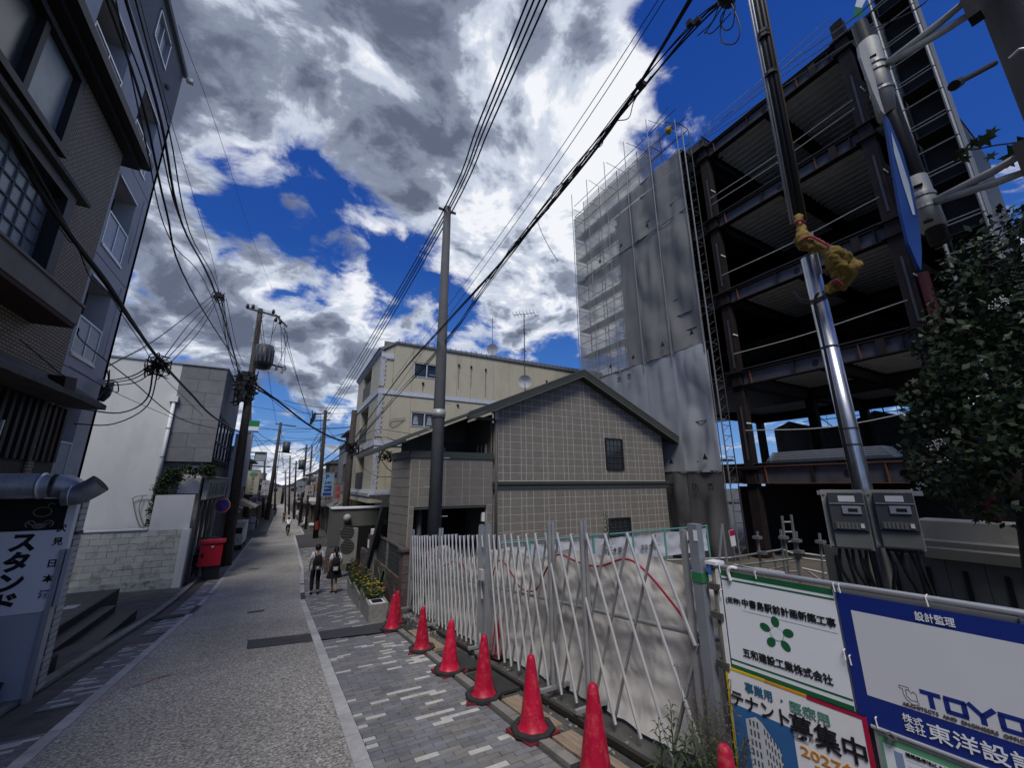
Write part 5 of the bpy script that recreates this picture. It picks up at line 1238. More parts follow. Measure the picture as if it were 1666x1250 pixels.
# roof
OV = .38
rf = MB()
tRe = tR+.95; tLe = 3.15
for (ta,tb) in ((tLe,tRidge),(tRidge,tRe)):
    za, zb = roofz(ta), roofz(tb); rf.hexa([(ta,HS-OV,za+.02),(tb,HS-OV,zb+.02),(tb,22.3,zb+.02),(ta,22.3,za+.02),(ta,HS-OV,za+.14),(tb,HS-OV,zb+.14),(tb,22.3,zb+.14),(ta,22.3,za+.14)])
rfo = rf.build('roof', m_trim2, th)
for k,(o,z0,z1) in enumerate(((.40,-.16,-.05),(.42,-.045,.045),(.44,.05,.12),(.46,.125,.17))):
    for (ta,tb) in ((5.29,tRidge),(tRidge,tRe)):
        MB().hexa([(ta,HS-o,roofz(ta)+z0),(tb,HS-o,roofz(tb)+z0),(tb,HS-o+.03,roofz(tb)+z0),(ta,HS-o+.03,roofz(ta)+z0),(ta,HS-o,roofz(ta)+z1),(tb,HS-o,roofz(tb)+z1),(tb,HS-o+.03,roofz(tb)+z1),(ta,HS-o+.03,roofz(ta)+z1)]).build('bargeboard', m_trim2, rfo)
MB().hexa([(5.3,HS-.37,roofz(5.3)-.14),(tRidge,HS-.37,roofz(tRidge)-.14),(tRidge,HS,roofz(tRidge)-.14),(5.3,HS,roofz(5.3)-.14),(5.3,HS-.37,roofz(5.3)-.1),(tRidge,HS-.37,roofz(tRidge)-.1),(tRidge,HS,roofz(tRidge)-.1),(5.3,HS,roofz(5.3)-.1)]).build('soffit', m_trim, rfo)
MB().hexa([(tRidge,HS-.37,roofz(tRidge)-.14),(tRe,HS-.37,roofz(tRe)-.14),(tRe,HS,roofz(tRe)-.14),(tRidge,HS,roofz(tRidge)-.14),(tRidge,HS-.37,roofz(tRidge)-.1),(tRe,HS-.37,roofz(tRe)-.1),(tRe,HS,roofz(tRe)-.1),(tRidge,HS,roofz(tRidge)-.1)]).build('soffit', m_trim, rfo)
MB().box((tR,HS+.0,roofz(tR)-.42),(tRe,HS+.1,roofz(tRe)-.02)).build('eave_end', m_trim, th)
MB().box((tLe-.06,HS-.38,roofz(tLe)-.06),(tLe+.04,22,roofz(tLe)+.03)).build('gutter', m_trim, rfo)
MB().bar((5.25,HS-.41,4.33),(6.45,HS-.02,4.38),.06,.09).build('gutter', m_trim, th)
MB().tube([(tC+.02,HS-.08,4.36),(tC+.02,HS-.08,-1.6)],.055,12).build('downpipe', mat('plum_grey_pipe',(.07,.068,.075),.5), th, True)
# balcony wing
bz0, bz1 = 1.36, 2.92
wl = MB()
wl.box((tL,HS-.004,bz0),(tC-.08,HS+.18,bz1)); wl.box((tL,HS-.004,-2.2),(tL+.16,HS+.18,bz0)); wl.box((tC-.30,HS-.004,-2.2),(tC-.08,HS+.18,bz0)); wl.build('balcony_wall', m_tj, th)
side = [(tL,HS+.02),(3.25,HS+1.6)]
sw_ = MB()
for (a,b) in zip(side,side[1:]): sw_.hexa([(a[0],a[1],-2.2),(a[0]+.15,a[1],-2.2),(b[0]+.15,b[1],-2.2),(b[0],b[1],-2.2),(a[0],a[1],bz1),(a[0]+.15,a[1],bz1),(b[0]+.15,b[1],bz1),(b[0],b[1],bz1)])
sw_.build('side_wall', m_tj, th)
z = bz0+.01; r_ = 0
while z < bz1-.05:
    zt_ = min(z+.30,bz1)
    for i,(a,b) in enumerate(((tL,tL+.28),(tL+.28,tL+.9),(tL+.9,tL+1.18),(tL+1.18,tL+1.8),(tL+1.8,tL+2.08),(tL+2.08,tL+2.6),(tL+2.6,tC-.08))):
        MB().box((a+.01,HS-.01,z+.01),(b-.01,HS+.019,zt_-.01)).build('tile', m_tile, th)
    for (p,q_) in ((.02,.5),(.5,1.1),(1.1,1.6)):
        f0 = lambda s_: tL-(tL-3.25)*s_/1.6
        MB().hexa([(f0(p)-.02,HS+p+.01,z+.01),(f0(p),HS+p+.01,z+.01),(f0(q_),HS+q_-.01,z+.01),(f0(q_)-.02,HS+q_-.01,z+.01),(f0(p)-.02,HS+p+.01,zt_-.01),(f0(p),HS+p+.01,zt_-.01),(f0(q_),HS+q_-.01,zt_-.01),(f0(q_)-.02,HS+q_-.01,zt_-.01)]).build('tile', m_tile, th)
    z += .30
z = -1.3
while z < bz0-.05:
    zt_ = min(z+.30,bz0)
    for (p,q_) in ((.02,.45),(.45,.9),(.9,1.6)):
        f0 = lambda s_: tL-(tL-3.25)*s_/1.6
        MB().hexa([(f0(p)-.02,HS+p+.01,z+.01),(f0(p),HS+p+.01,z+.01),(f0(q_),HS+q_-.01,z+.01),(f0(q_)-.02,HS+q_-.01,z+.01),(f0(p)-.02,HS+p+.01,zt_-.01),(f0(p),HS+p+.01,zt_-.01),(f0(q_),HS+q_-.01,zt_-.01),(f0(q_)-.02,HS+q_-.01,zt_-.01)]).build('tile', m_tile, th)
    MB().box((tL+.01,HS-.01,z+.01),(tL+.15,HS+.019,zt_-.01)).build('tile', m_tile, th)
    MB().box((tC-.29,HS-.01,z+.01),(tC-.09,HS+.019,zt_-.01)).build('tile', m_tile, th)
    z += .30
cap = MB(); cap.box((tL-.05,HS-.05,bz1),(tC-.05,HS+.24,bz1+.22)); 
for (a,b) in zip(side,side[1:]): cap.hexa([(a[0]-.07,a[1]-.04,bz1),(a[0]+.2,a[1]-.04,bz1),(b[0]+.2,b[1],bz1),(b[0]-.07,b[1],bz1),(a[0]-.07,a[1]-.04,bz1+.222),(a[0]+.2,a[1]-.04,bz1+.222),(b[0]+.2,b[1],bz1+.222),(b[0]-.07,b[1],bz1+.222)])
cap.build('parapet_cap', m_trim, th)
MB().box((tL+.1,HS+.02,bz0-.08),(tC-.1,HS+.16,bz0-.001)).build('opening_trim', m_trim2, th)
MB().box((tL+.15,HS+.2,bz0+.05),(tC,21,bz0+.2)).build('walkway_slab', m_conc_d, th)
MB().prism([(tL+.3,HS+2.6,bz0+.2),(tC,HS+2.6,bz0+.2),(tC,HS+2.6,roofz(tC)-.05),(tL+.3,HS+2.6,roofz(tL+.3)-.05)],(0,.1,0)).build('back_wall', mat('cream_passage_wall',(.16,.15,.125),.8), th)
dr = MB().box((5.55,HS+2.50,bz0+.2),(6.45,HS+2.58,3.75)).build('door', m_trim, th); MB().box((5.45,HS+2.48,3.2),(5.52,HS+2.55,3.5)).build('intercom', m_white, dr)
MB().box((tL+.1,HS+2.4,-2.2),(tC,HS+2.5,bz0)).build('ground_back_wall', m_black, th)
MB().box((tC-.085,HS+.13,-2.2),(tC-.04,HS+2.6,4.6)).build('passage_side_wall', mat('cream_passage_wall',(.16,.15,.125)), th)
MB().tube([(4.0,HS+.5,-1.8),(4.0,HS+.5,bz0)],.08,14).build('round_column', m_trim2, th, True)
MB().box((6.28,HS+.3,2.9),(6.36,HS+.36,3.5)).build('meter_box', m_conc, th); MB().box((6.1,HS+.1,.8),(6.2,HS+.2,1.1)).build('wall_lamp', m_white, th)
for x in (5.9,6.05): MB().tube([(x,HS+.12,bz1),(x,HS+.12,bz1+.5)],.012,5).build('rail_post', m_trim, th)
MB().hexa([(3.05,14.8,1.3),(3.25,14.8,1.3),(3.25,17.6,-1.7),(3.05,17.6,-1.7),(3.05,14.8,1.65),(3.25,14.8,1.65),(3.25,17.6,-1.3),(3.05,17.6,-1.3)]).build('stair_stringer', m_trim, th)

# antennas and dishes
def dish(c, r, lab, mast, yagi):
    t = thing('satellite_dish', lab, 'satellite dish', c)
    MB().tube([c-Z*.5, c+Z*(mast)],.02,6).build('mast', m_scafd, t)
    n_ = (CAM-c).normalized(); u = n_.cross(Z).normalized(); v = u.cross(n_)
    mb = MB(); N_ = 20
    for k,(rr,dd) in enumerate(((0,-.05),(r*.5,-.03),(r,.03))):
        for i in range(N_): mb.v.append(c+n_*(.12+dd)+u*rr*cos(2*pi*i/N_)+v*rr*sin(2*pi*i/N_))
    for k in range(2):
        for i in range(N_): j=(i+1)%N_; mb.f.append((k*N_+i,k*N_+j,(k+1)*N_+j,(k+1)*N_+i))
    mb.build('dish', mat('dish_pale_grey',(.5,.52,.55),.45), t, True); MB().tube([c+n_*.1-v*r,c+n_*.45-v*r*.2],.015,5).build('feed_arm', m_blackp, t)
    if yagi:
        for (h,ln_,n2,hd) in yagi:
            b0_ = c+Z*h; d_ = Vector((cos(hd),sin(hd),0)); MB().tube([b0_-d_*ln_/2,b0_+d_*ln_/2],.015,5).build('boom', m_scafd, t)
            e_ = Vector((-d_.y,d_.x,0))
            for i in range(n2): q_ = b0_+d_*ln_*(i/(n2-1)-.5); w = .35*(1-.3*i/n2); MB().tube([q_-e_*w,q_+e_*w],.009,4).build('antenna_rod', m_scafd, t)
cD2 = atS(854,621,13.4); dish(cD2,.27,'white satellite dish with a tall comb antenna on the tiled house roof',3.0,[(3.0,.9,7,2.4),(2.2,.5,5,.9),(1.35,.4,4,.6)])
cD1 = atS(801,569,25); dish(cD1,.42,'white satellite dish with a short mast on the cream block roof',2.6,[(2.3,.7,6,.7)])

# ================================================================== CREAM APARTMENT
m_cream = mat('cream_render', (.44,.415,.325), .8, var=.07, scale=1.5, bump=.15, bscale=50, dark=(.30,.275,.20), dscale=1.1, damt=.5, stretch=(1,1,.35))
m_cj = mat('cream_joint', (.20,.18,.14), .9)
m_bwh = mat('bluish_white_trim', (.50,.53,.60), .6, var=.08, dark=(.3,.31,.33), dscale=5, damt=.6)
CSY, CTX = 24.0, 4.25
ca = thing('cream_apartment', 'four-storey cream rendered apartment block with bluish white bands and ornate corner strip', 'apartment block', (CTX,28,gz(28)))
CY1 = 33.2
cw = [(6.30,7.95,8.72,9.62),(6.30,7.95,5.56,6.42)]
wallholes('side_wall', CSY+.03, CTX+.1, 22, 1.3, 10.75, cw, m_cj, ca, .25, axis='y')
# panels as separate pieces between joints
xj = [CTX+.02,5.0,6.2,8.05,9.2,10.2,11.9,13.2,14.8,16.4,18.2,20,22]
for (z0,z1) in ((1.3,4.25),(4.62,7.35),(7.68,10.7)):
    for a,b in zip(xj,xj[1:]):
        if abs(a-6.2) < .01:
            w_ = [w for w in cw if z0 < w[2] < z1]
            if w_:
                w_ = w_[0]; 
                for (p,q_,r1,r2) in ((a,b,z0,w_[2]-.03),(a,b,w_[3]+.03,z1),(a,w_[0]-.03,w_[2]-.03,w_[3]+.03)):
                    MB().box((p+.008,CSY,r1+.004),(q_-.008,CSY+.028,r2-.004)).build('wall_panel', m_cream, ca)
                MB().box((w_[1]+.03,CSY,w_[2]-.026),(b-.008,CSY+.028,w_[3]+.026)).build('wall_panel', m_cream, ca)
                continue
        if a < 5.0 and z1 > 10: MB().prism([(a,CSY,z0),(b-.008,CSY,z0),(b-.008,CSY,10.6),(a,CSY,9.95)],(0,.028,0)).build('wall_panel', m_cream, ca); continue
        MB().box((a+.008,CSY,z0+.004),(b-.008,CSY+.028,z1-.004)).build('wall_panel', m_cream, ca)
for w_ in cw:
    wo_ = MB().box((w_[0],CSY+.2,w_[2]),(w_[1],CSY+.22,w_[3])).build('window', m_glass, ca); f = MB()
    for x in (w_[0],(w_[0]+w_[1])/2,w_[1]): f.box((x-.03,CSY+.02,w_[2]),(x+.03,CSY+.12,w_[3]))
    f.box((w_[0]-.06,CSY-.03,w_[2]-.05),(w_[1]+.06,CSY+.12,w_[2])); f.box((w_[0],CSY+.02,w_[3]-.04),(w_[1],CSY+.12,w_[3])); f.build('frame', m_bwh, wo_)
    if w_[2] < 6:
        for x in (6.42,7.3): MB().prism([(x,CSY+.15,w_[2]+.1),(x+.35,CSY+.15,w_[2]+.1),(x+.28,CSY+.15,w_[2]+.6),(x+.17,CSY+.15,w_[2]+.75),(x+.07,CSY+.15,w_[2]+.6)],(0,.03,0)).build('curtain', m_curt, wo_)
for (z0,z1) in ((4.27,4.60),(7.37,7.66)): MB().box((CTX-.06,CSY-.06,z0),(22,CSY-.002,z1)).build('white_band', m_bwh, ca); MB().box((CTX-.06,CSY-.002,z0),(CTX-.002,CY1,z1)).build('white_band', m_bwh, ca)
MB().box((CTX-.02,CSY-.05,9.62),(5.0,CSY-.002,9.95)).build('dentil_band', m_bwh, ca)
for i in range(9): MB().box((CTX+.02+i*.08,CSY-.08,9.58),(CTX+.06+i*.08,CSY-.052,9.72)).build('dentil', m_bwh, ca)
# ornate corner strip: small carved leaves
m_orn = mat('carved_white_ornament', (.48,.50,.55), .7, var=.35, scale=16, dark=(.14,.14,.15), dscale=14, damt=.9, bump=.9, bscale=26)
i = 0; z = 1.75
while z < 9.6:
    if not (4.2 < z < 4.65 or 7.3 < z < 7.7):
        w = .24+.05*(i%2); MB().box((CTX-.04,CSY-.05,z),(CTX+w,CSY-.001,z+.13)).build('carved_block', m_orn, ca)
    z += .145; i += 1
# front face with recessed balconies
fh = []
for (z0,z1) in ((1.75,4.1),(4.75,7.2),(7.9,9.85)): fh.append((27.2,30.6,z0,z1))
wallholes('front_wall', CTX, CSY+.03, CY1, 1.3, 9.98, fh, m_cream, ca, 1.2)
for (a,b,c,d) in fh:
    MB().box((CTX+1.15,a,c),(CTX+1.2,b,d)).build('balcony_back', m_cream, ca); MB().box((CTX+1.1,a+.4,c),(CTX+1.14,a+2,d-.3)).build('balcony_window', m_glass, ca)
    bl = MB().box((CTX+.03,a,c),(CTX+.07,b,c+1.1)); bl.build('balustrade', mat('grey_balustrade',(.075,.075,.07),.6), ca)
MB().box((CTX+.02,CY1-.12,1.3),(20,CY1,9.98)).build('rear_wall', m_cream, ca)
for (o,z0,z1) in ((.06,9.98,10.05),(.12,10.05,10.18),(.18,10.18,10.26)): MB().box((CTX-o,CSY-.04,z0),(CTX+.1,CY1+.1,z1)).build('front_cornice', m_bwh if o < .15 else m_trim2, ca)
m_metr = mat('grey_metal_roof', (.20,.21,.23), .5, .3, var=.1)
MB().prism([(CTX-.2,CSY-.1,10.2),(5.1,CSY-.1,10.82),(22,CSY-.1,11.0),(22,CSY-.1,10.7),(5.1,CSY-.1,10.7),(CTX,CSY-.1,10.1)],(0,9.5,0)).build('roof', m_metr, ca)
for i in range(44): x = 5.2+i*.38; MB().box((x,CSY-.12,10.72),(x+.03,CSY-.101,10.98)).build('roof_seam', m_trim2, ca)
m_str = mat('soot_streak_render', (.26,.24,.18), .9, var=.3, scale=4)
for x,z in ((6.9,8.3),(9.3,9.85),(10.2,9.85),(11.3,9.8),(14.6,9.6),(16.4,9.6),(16.9,9.55),(9.3,7.1)):
    MB().ball((x,CSY-.05,z),.085,8).build('vent_cap', m_blackp, ca)
# streaks: shallow stain strips painted by years of run-off, thin real film
for x,z,h in ((9.3,9.8,1.6),(10.2,9.8,1.4),(11.3,9.75,1.9),(14.6,9.55,1.1),(16.4,9.55,1.0),(6.9,8.25,.5)):
    MB().quad((x-.03,CSY-.003,z-h),(x+.05,CSY-.003,z-h),(x+.07,CSY-.003,z),(x-.05,CSY-.003,z)).build('run_off_stain', m_str, ca)
# underside and corbelled base
for (o,z0,z1) in ((.10,1.62,1.74),(.16,1.40,1.62),(.04,1.28,1.40)): MB().box((CTX-o,CSY-o,z0),(22,CSY+.0-.001,z1)).build('base_moulding', m_bwh, ca); MB().box((CTX-o,CSY,z0),(CTX-.001,CY1,z1)).build('base_moulding', m_bwh, ca)
for i in range(22): MB().box((CTX-.18,CSY+.1+i*.4,1.44),(CTX-.161,CSY+.3+i*.4,1.56)).build('dentil', m_conc, ca)
MB().box((CTX-.12,CSY-.1,1.05),(22,CY1,1.28)).build('overhang_soffit', m_cream, ca)
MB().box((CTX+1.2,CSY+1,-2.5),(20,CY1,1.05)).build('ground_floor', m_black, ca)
MB().box((CTX+.9,CSY+1.2,-2.5),(CTX+1.15,CSY+3.2,1.05)).build('ground_floor_post', m_cream, ca)
swsh = thing('tick_ornament', 'thin dark tick-shaped bracket on the cream side wall', 'ornament', atS(650,690,CSY-.1))
MB().tube(poly_smooth([atS(660,680,CSY-.08),atS(640,682,CSY-.08),atS(634,688,CSY-.08),atS(640,692,CSY-.08),atS(656,682,CSY-.08)],5),.02,5).build('bracket', m_conc, swsh)
# ================================================================== POLES
m_wood = mat('tarred_pole', (.050,.042,.038), .85, var=.35, scale=5, bump=.3, bscale=30)
m_cp = mat('weathered_concrete_pole', (.085,.09,.098), .8, var=.18, scale=2.5, bump=.15, bscale=50, dark=(.07,.07,.075), dscale=1.5, damt=.6)
m_ins = mat('porcelain', (.25,.25,.25), .35)
m_wire = mat('black_cable_rubber', (.012,.012,.013), .5, var=.1)
m_trf = mat('transformer_grey', (.07,.075,.085), .5, .2, var=.2, scale=6)
mp = thing('utility_pole', 'tall bare concrete utility pole standing between the lattice gate and the tiled house', 'utility pole', (3.70,11.0,gz(11)))
mtop = atD(728,338,11.6); mbase = Vector((mtop.x,mtop.y,gz(11)-.2))
MB().tube([mbase,mtop],[.205,.12],26).build('shaft', m_cp, mp, True)
MB().tube([mbase.lerp(mtop,.435)-Z*.12,mbase.lerp(mtop,.435)+Z*.12],.19,24).build('metal_band', m_galv, mp, True)
for k in range(14):
    z = 1.2+k*.8; s_ = -1 if k%2 else 1
    if z < 6: MB().tube([Vector((mtop.x,mtop.y,z)),Vector((mtop.x+s_*.36,mtop.y-.03,z))],.012,6).build('step_bolt', m_galv, mp)
MB().bar(mtop+Vector((-.3,0,-.12)),mtop+Vector((.3,0,-.12)),.06).build('crossarm', m_wood, mp)

wpb = atS(372,880,26); WPX = atS(396,700,26); wtop = atS(424,503,26)
wp = thing('utility_pole', 'dark tarred utility pole with a transformer and knots of cable beside the white building', 'utility pole', Vector((wpb.x,26,gz(26))))
lowp = wpb+(wpb-wtop).normalized()*1.2
MB().tube([lowp,wtop],[.27,.13],14).build('shaft', m_wood, wp, True)
MB().tube([lowp+Vector((.22,-.1,.3)),atS(404,640,25.9)],.07,8).build('riser_pipe', m_scafd, wp)
for a,b,r_ in (((401,501),(456,516),.06),((448,512),(467,532),.05),((436,592),(466,600),.05)): MB().bar(atS(*a,25.9),atS(*b,25.9),.09).build('crossarm', m_scafd, wp)
tr = atS(429,580,25.6)
tb = MB().tube([tr-Z*.55,tr+Z*.62],.46,20).build('transformer', m_trf, wp, True)
for i in range(14):
    a = 2*pi*i/14; MB().bar(tr+Vector((cos(a)*.47,sin(a)*.47,-.4)),tr+Vector((cos(a)*.47,sin(a)*.47,.45)),.05,.07).build('cooling_fin', m_trf, tb)
MB().tube([tr-Z*.75,tr-Z*.55],[.28,.36],16).build('transformer_base', m_blackp, tb)
for px,py in ((403,498),(412,499),(445,507),(449,520),(456,524)): c = atS(px,py,25.9); MB().tube([c-Z*.16,c-Z*.05,c+Z*.12],[.05,.10,.05],8).build('insulator', m_blackp, wp)
for px,py in ((438,596),(450,597),(459,602),(463,598)): c = atS(px,py,25.9); MB().tube([c-Z*.2,c+Z*.1],[.08,.06],8).build('insulator', m_ins, wp)
def loops(c, n, r, par, th=.02, m=m_wire, seed=0):
    random.seed(seed)
    for i in range(n):
        a = Vector((U(-1,1),U(-.4,.4),U(-1,1)))*r; b_ = Vector((U(-1,1),U(-.4,.4),U(-1,1)))*r; d_ = Vector((U(-1,1),U(-.4,.4),U(-1.3,.3)))*r*1.2
        MB().tube(poly_smooth([c+a,c+d_,c+b_,c+Vector((U(-1,1),0,U(-1,1)))*r*.8],5),th,5).build('cable_loop', m, par)
loops(atS(400,617,25.8),26,.55,wp,.03,seed=3); loops(atS(398,640,25.8),12,.5,wp,.03,seed=4)
for k in range(6): c = atS(400-k*1.5+U(-3,3),608+k*8,25.7); MB().box(c-Vector((.16,.1,.12)),c+Vector((.16,.1,.12))).build('junction_box', m_blackp, wp)
for (a,b,c_) in (((419,590),(416,540),(430,512)),((426,512),(424,540),(428,562)),((446,520),(440,560),(434,566)),((455,530),(468,548),(452,598)),((462,535),(464,570),(462,596)),((457,535),(458,570),(457,598)),((452,524),(440,548),(425,545)),((420,520),(418,545),(414,560))):
    MB().tube(poly_smooth([atS(*a,25.8),atS(*b,25.7),atS(*c_,25.8)],5),.014,5).build('jumper_wire', m_wire, wp)
dpole = thing('utility_pole', 'short black utility pole in front of the cream apartment block', 'utility pole', atS(562,860,27))
dA = atS(557,880,27); dB = atS(577,668,27); MB().tube([dA+(dA-dB).normalized()*1.2,dB],[.22,.17],12).build('shaft', m_wood, dpole, True)
loops(atS(572,728,26.8),14,.4,dpole,.025,seed=5)
def far_pole(p0, p1, s, lab, r0=.2, arms=(), tr_=None):
    A, B = atS(*p0,s), atS(*p1,s); o = thing('utility_pole', lab, 'utility pole', A)
    MB().tube([A,B],[r0,r0*.6],10).build('shaft', m_wood, o, True)
    for (x0,y0,x1,y1) in arms: MB().bar(atS(x0,y0,s),atS(x1,y1,s),.10).build('crossarm', m_scafd, o)
    if tr_: c = atS(*tr_,s); MB().tube([c-Z*.6,c+Z*.6],.38,12).build('transformer', m_trf, o, True)
    return o
P3 = far_pole((513,878),(530,668),41,'crossarmed utility pole past the cream block with a red band near its foot',.24,((508,675,538,672),(506,685,538,684),(508,668,509,688)))
for k in range(4): c = atS(506+k*2,686-k*3,41); MB().tube([c-Z*.3,c+Z*.3],.10,6).build('insulator', m_blackp, P3)
MB().tube([atS(515,862,41),atS(516,848,41)],.25,12).build('red_band', mat('red_band_paint',(.16,.03,.02),.7), P3)
MB().bar(atS(522,672,40.9),atS(521,735,40.9),.03).build('wire_drop', m_wire, P3)
far_pole((434,846),(457,688),52,'leaning utility pole with a box transformer on the left, down the street',.24,((448,690,482,694),(446,722,470,722),(450,735,475,738)),(466,728))
far_pole((487,860),(499,724),60,'utility pole with a round mirror, right side, halfway down the street',.2,((482,735,500,728),(486,750,498,748)),(491,757))
far_pole((497,862),(508,726),50,'thin black utility pole just left of the blue parking sign pole',.14,((497,752,510,750),))
far_pole((428,842),(431,740),70,'utility pole on the left side among the far houses',.2,((424,760,436,760),))
far_pole((478,845),(482,750),80,'utility pole at the far right bend of the street',.2,((474,755,487,755),(476,762,487,762)))
far_pole((464,835),(465,765),110,'small utility pole near the vanishing end of the street',.2,((458,770,470,770),))
far_pole((400,842),(407,655),40,'dark utility pole just behind the transformer pole carrying the green and white sign',.22,((400,690,408,690),(392,735,432,738),(400,758,440,760)))
far_pole((447,830),(449,752),95,'small utility pole on the left near the end of the street',.2,((442,760,454,760),))
far_pole((470,838),(472,742),92,'small utility pole in the middle distance above the cyclist',.2,((466,748,478,746),))

# ================================================================== WIRES
def wires(name, lab, lines, r=.012, grp=None, k=6, m=m_wire):
    o = thing(name, lab, 'cables', lines[0][0], group=grp)
    for i, ln_ in enumerate(lines): MB().tube(poly_smooth(ln_,k), r if not isinstance(r,(list,tuple)) else r[i%len(r)], 6).build('wire', m, o)
    return o
def sagl(A, B, sag, n=6): A, B = Vector(A), Vector(B); return [A.lerp(B,i/n)-Z*sag*4*(i/n)*(1-i/n) for i in range(n+1)]
L = []
for i,(xa,xp,xf) in enumerate(((862,722,525),(873,727,528),(884,730,531),(896,735,534))):
    A = atZ(xa+20,-60,11.5); B = atD(xp,341+i*1.2,11.55+i*.03); C_ = atS(xf,674+i*3,41)
    L.append([A,A.lerp(B,.5)-Z*.02,B,B.lerp(C_,.33)-Z*.28,B.lerp(C_,.66)-Z*.3,C_])
wires('overhead_cables','four parallel overhead cables crossing the top of the bare concrete pole',L,.021)
for (a,b) in (((865,64),(869,56)),((853,130),(858,118)),((838,128),(842,118)),((835,108),(831,118)),((617,540),(622,530)),((620,556),(627,545))):
    pass
def bundle(pix, t, nw, spread, rad, name, lab, seed, twist=True, s=None):
    random.seed(seed); base_ = [atT(px,py,t) if s is None else atT(px,py,t) for px,py in pix]; L = []
    for i in range(nw):
        ph = U(0,6.28); L.append([p+Vector((cos(ph+j*1.3)*spread, 0, sin(ph+j*1.1)*spread)) if twist else p+Vector((cos(ph)*spread,0,sin(ph)*spread)) for j,p in enumerate(base_)])
    return wires(name, lab, L, rad), base_
b1,_ = bundle([(1135,-20),(1060,105),(975,232),(870,362),(800,445),(720,533),(650,612),(578,712)],3.45,3,.015,[.022,.010,.010],'overhead_cables','thick black cable line rising to the top edge right of the parallel cables',11)
b2,_ = bundle([(1195,-15),(1130,40),(1043,140),(955,250),(885,340),(800,452),(720,562),(640,650),(576,725)],3.75,5,.035,[.013,.009,.012,.008,.009],'overhead_cables','looser twisted cable bundle just below the thick cable line',12)
# lashing loops along the second bundle
lb = thing('lashing_wire', 'thin curly lashing wire wound round the twisted overhead bundle', 'wire', atT(900,330,3.7))
pix = [(1060,125),(1030,160),(1022,190),(1000,200),(985,218),(975,240),(955,250),(940,275),(925,288),(905,312),(890,338),(868,355),(850,385),(835,400),(820,420),(800,450),(780,470),(765,492)]
MB().tube(poly_smooth([atT(px+U(-4,4),py+U(-4,6),3.65) for px,py in pix],6),.007,5).build('wire', m_wire, lb)
MB().tube(poly_smooth([atT(*p,3.65) for p in ((872,350),(880,375),(895,405),(908,425))],5),.006,5).build('wire', m_wire, lb)
for (px,py,sx_,sz_) in ((1043,138,.05,.035),(1122,38,.03,.035),(1135,34,.03,.035)):
    c = atT(px,py,3.6); MB().box(c-Vector((sx_,sx_,sz_)),c+Vector((sx_,sx_,sz_))).build('clamp_box', m_blackp, lb)
spx = thing('cable_splice', 'black cable splice case with drooping loops at the top edge', 'splice case', atT(1181,0,3.6))
c = atT(1182,-2,3.6); MB().ball(c,.08,10,(1.6,1,.7)).build('case', m_blackp, spx, True)
for pts in ([(1178,6),(1150,50),(1148,52),(1160,52),(1190,20)],[(1186,6),(1172,30),(1178,48),(1192,42),(1196,8)],[(1190,6),(1204,45),(1196,70),(1175,68),(1172,45),(1182,8)],[(1170,8),(1158,36),(1135,58)]):
    MB().tube(poly_smooth([atT(*p,3.6) for p in pts],5),.007,5).build('loop', m_wire, spx)
wires('overhead_cables','pair of thin wires running left of the thick cable line',[[atT(1080,-15,5.0),atT(960,170,5.0),atT(840,345,5.0),atT(720,510,5.0),atT(575,705,5.0)],[atT(1090,-15,4.7),atT(975,165,4.7),atT(855,340,4.7),atT(740,500,4.7),atT(640,640,4.7)]],.009)
# left thick bundle
b3,_ = bundle([(-30,130),(20,215),(70,310),(120,390),(170,458),(220,532),(262,588),(310,640),(350,680),(398,708)],-3.05,4,.035,[.035,.02,.016,.016],'overhead_cables','thick black cable bundle sweeping past the left buildings to the transformer pole',13)
MB().tube(poly_smooth([atT(px+U(-3,3),py+U(2,9),-3.05) for px,py in ((0,190),(20,230),(32,262),(60,300),(75,330),(110,385),(128,395),(150,445),(175,470),(200,510),(230,555),(262,600),(300,640),(330,672))],6),.008,5).build('wire', m_wire, b3)
j1 = thing('cable_junction', 'knot of cable loops hanging on the thick left bundle in front of the white building', 'cable junction', atT(262,588,-3.05))
loops(atT(258,592,-3.05),18,.26,j1,.012,seed=21)
L = []
for i,(x0,x1,x2,x3) in enumerate(((172,232,262,300),(180,250,283,392),(205,262,288,388),(222,275,300,384),(192,236,268,395))):
    L.append([atT(x0-12,-40,-2.6),atT(x1,170+i*14,-2.6),atT(x2+8,340+i*12,-2.6),atT(x3*.4+(x2+40)*.6,480,-2.6) if i else atT(310,470,-2.6),atT(392,600+i*9,-2.6)])
wires('overhead_cables','fan of sagging cables from the top left edge down to the transformer pole',L,[.018,.012,.022,.012,.010])
wires('overhead_cables','single thin wire from the grey block roof down to the transformer pole top',[[atT(290,40,-3.9),atT(355,215,-3.4),atT(415,400,-3.0),atT(455,500,-2.7)],[atT(225,-10,-3.9),atT(279,198,-3.6),atT(343,412,-3.4),atT(357,476,-3.3)]],.007)
j2 = thing('cable_junction', 'spider-like cable junction hanging in the sky left of the transformer pole', 'cable junction', atT(357,480,-3.3))
JC = atT(357,482,-3.3); loops(JC,16,.22,j2,.014,seed=22); MB().box(JC-Vector((.12,.12,.07)),JC+Vector((.12,.12,.07))).build('junction_box', m_blackp, j2)
L = []
for (ax,ay,bx_,by_,cx_,cy_) in ((350,484,310,525,268,580),(352,487,320,530,270,586),(353,490,325,538,276,592),(347,480,260,548,178,595)):
    L.append([atT(ax,ay,-3.3),atT(bx_,by_,-3.2),atT(cx_,cy_,-3.1)])
for (ax,bx_,by_,cx_,cy_) in ((362,372,575,394,606),(364,377,590,396,610),(360,368,555,392,612),(368,385,565,398,596)):
    L.append([atT(ax,486,-3.3),atT(bx_,by_,-3.1),atT(cx_,cy_,-2.9)])
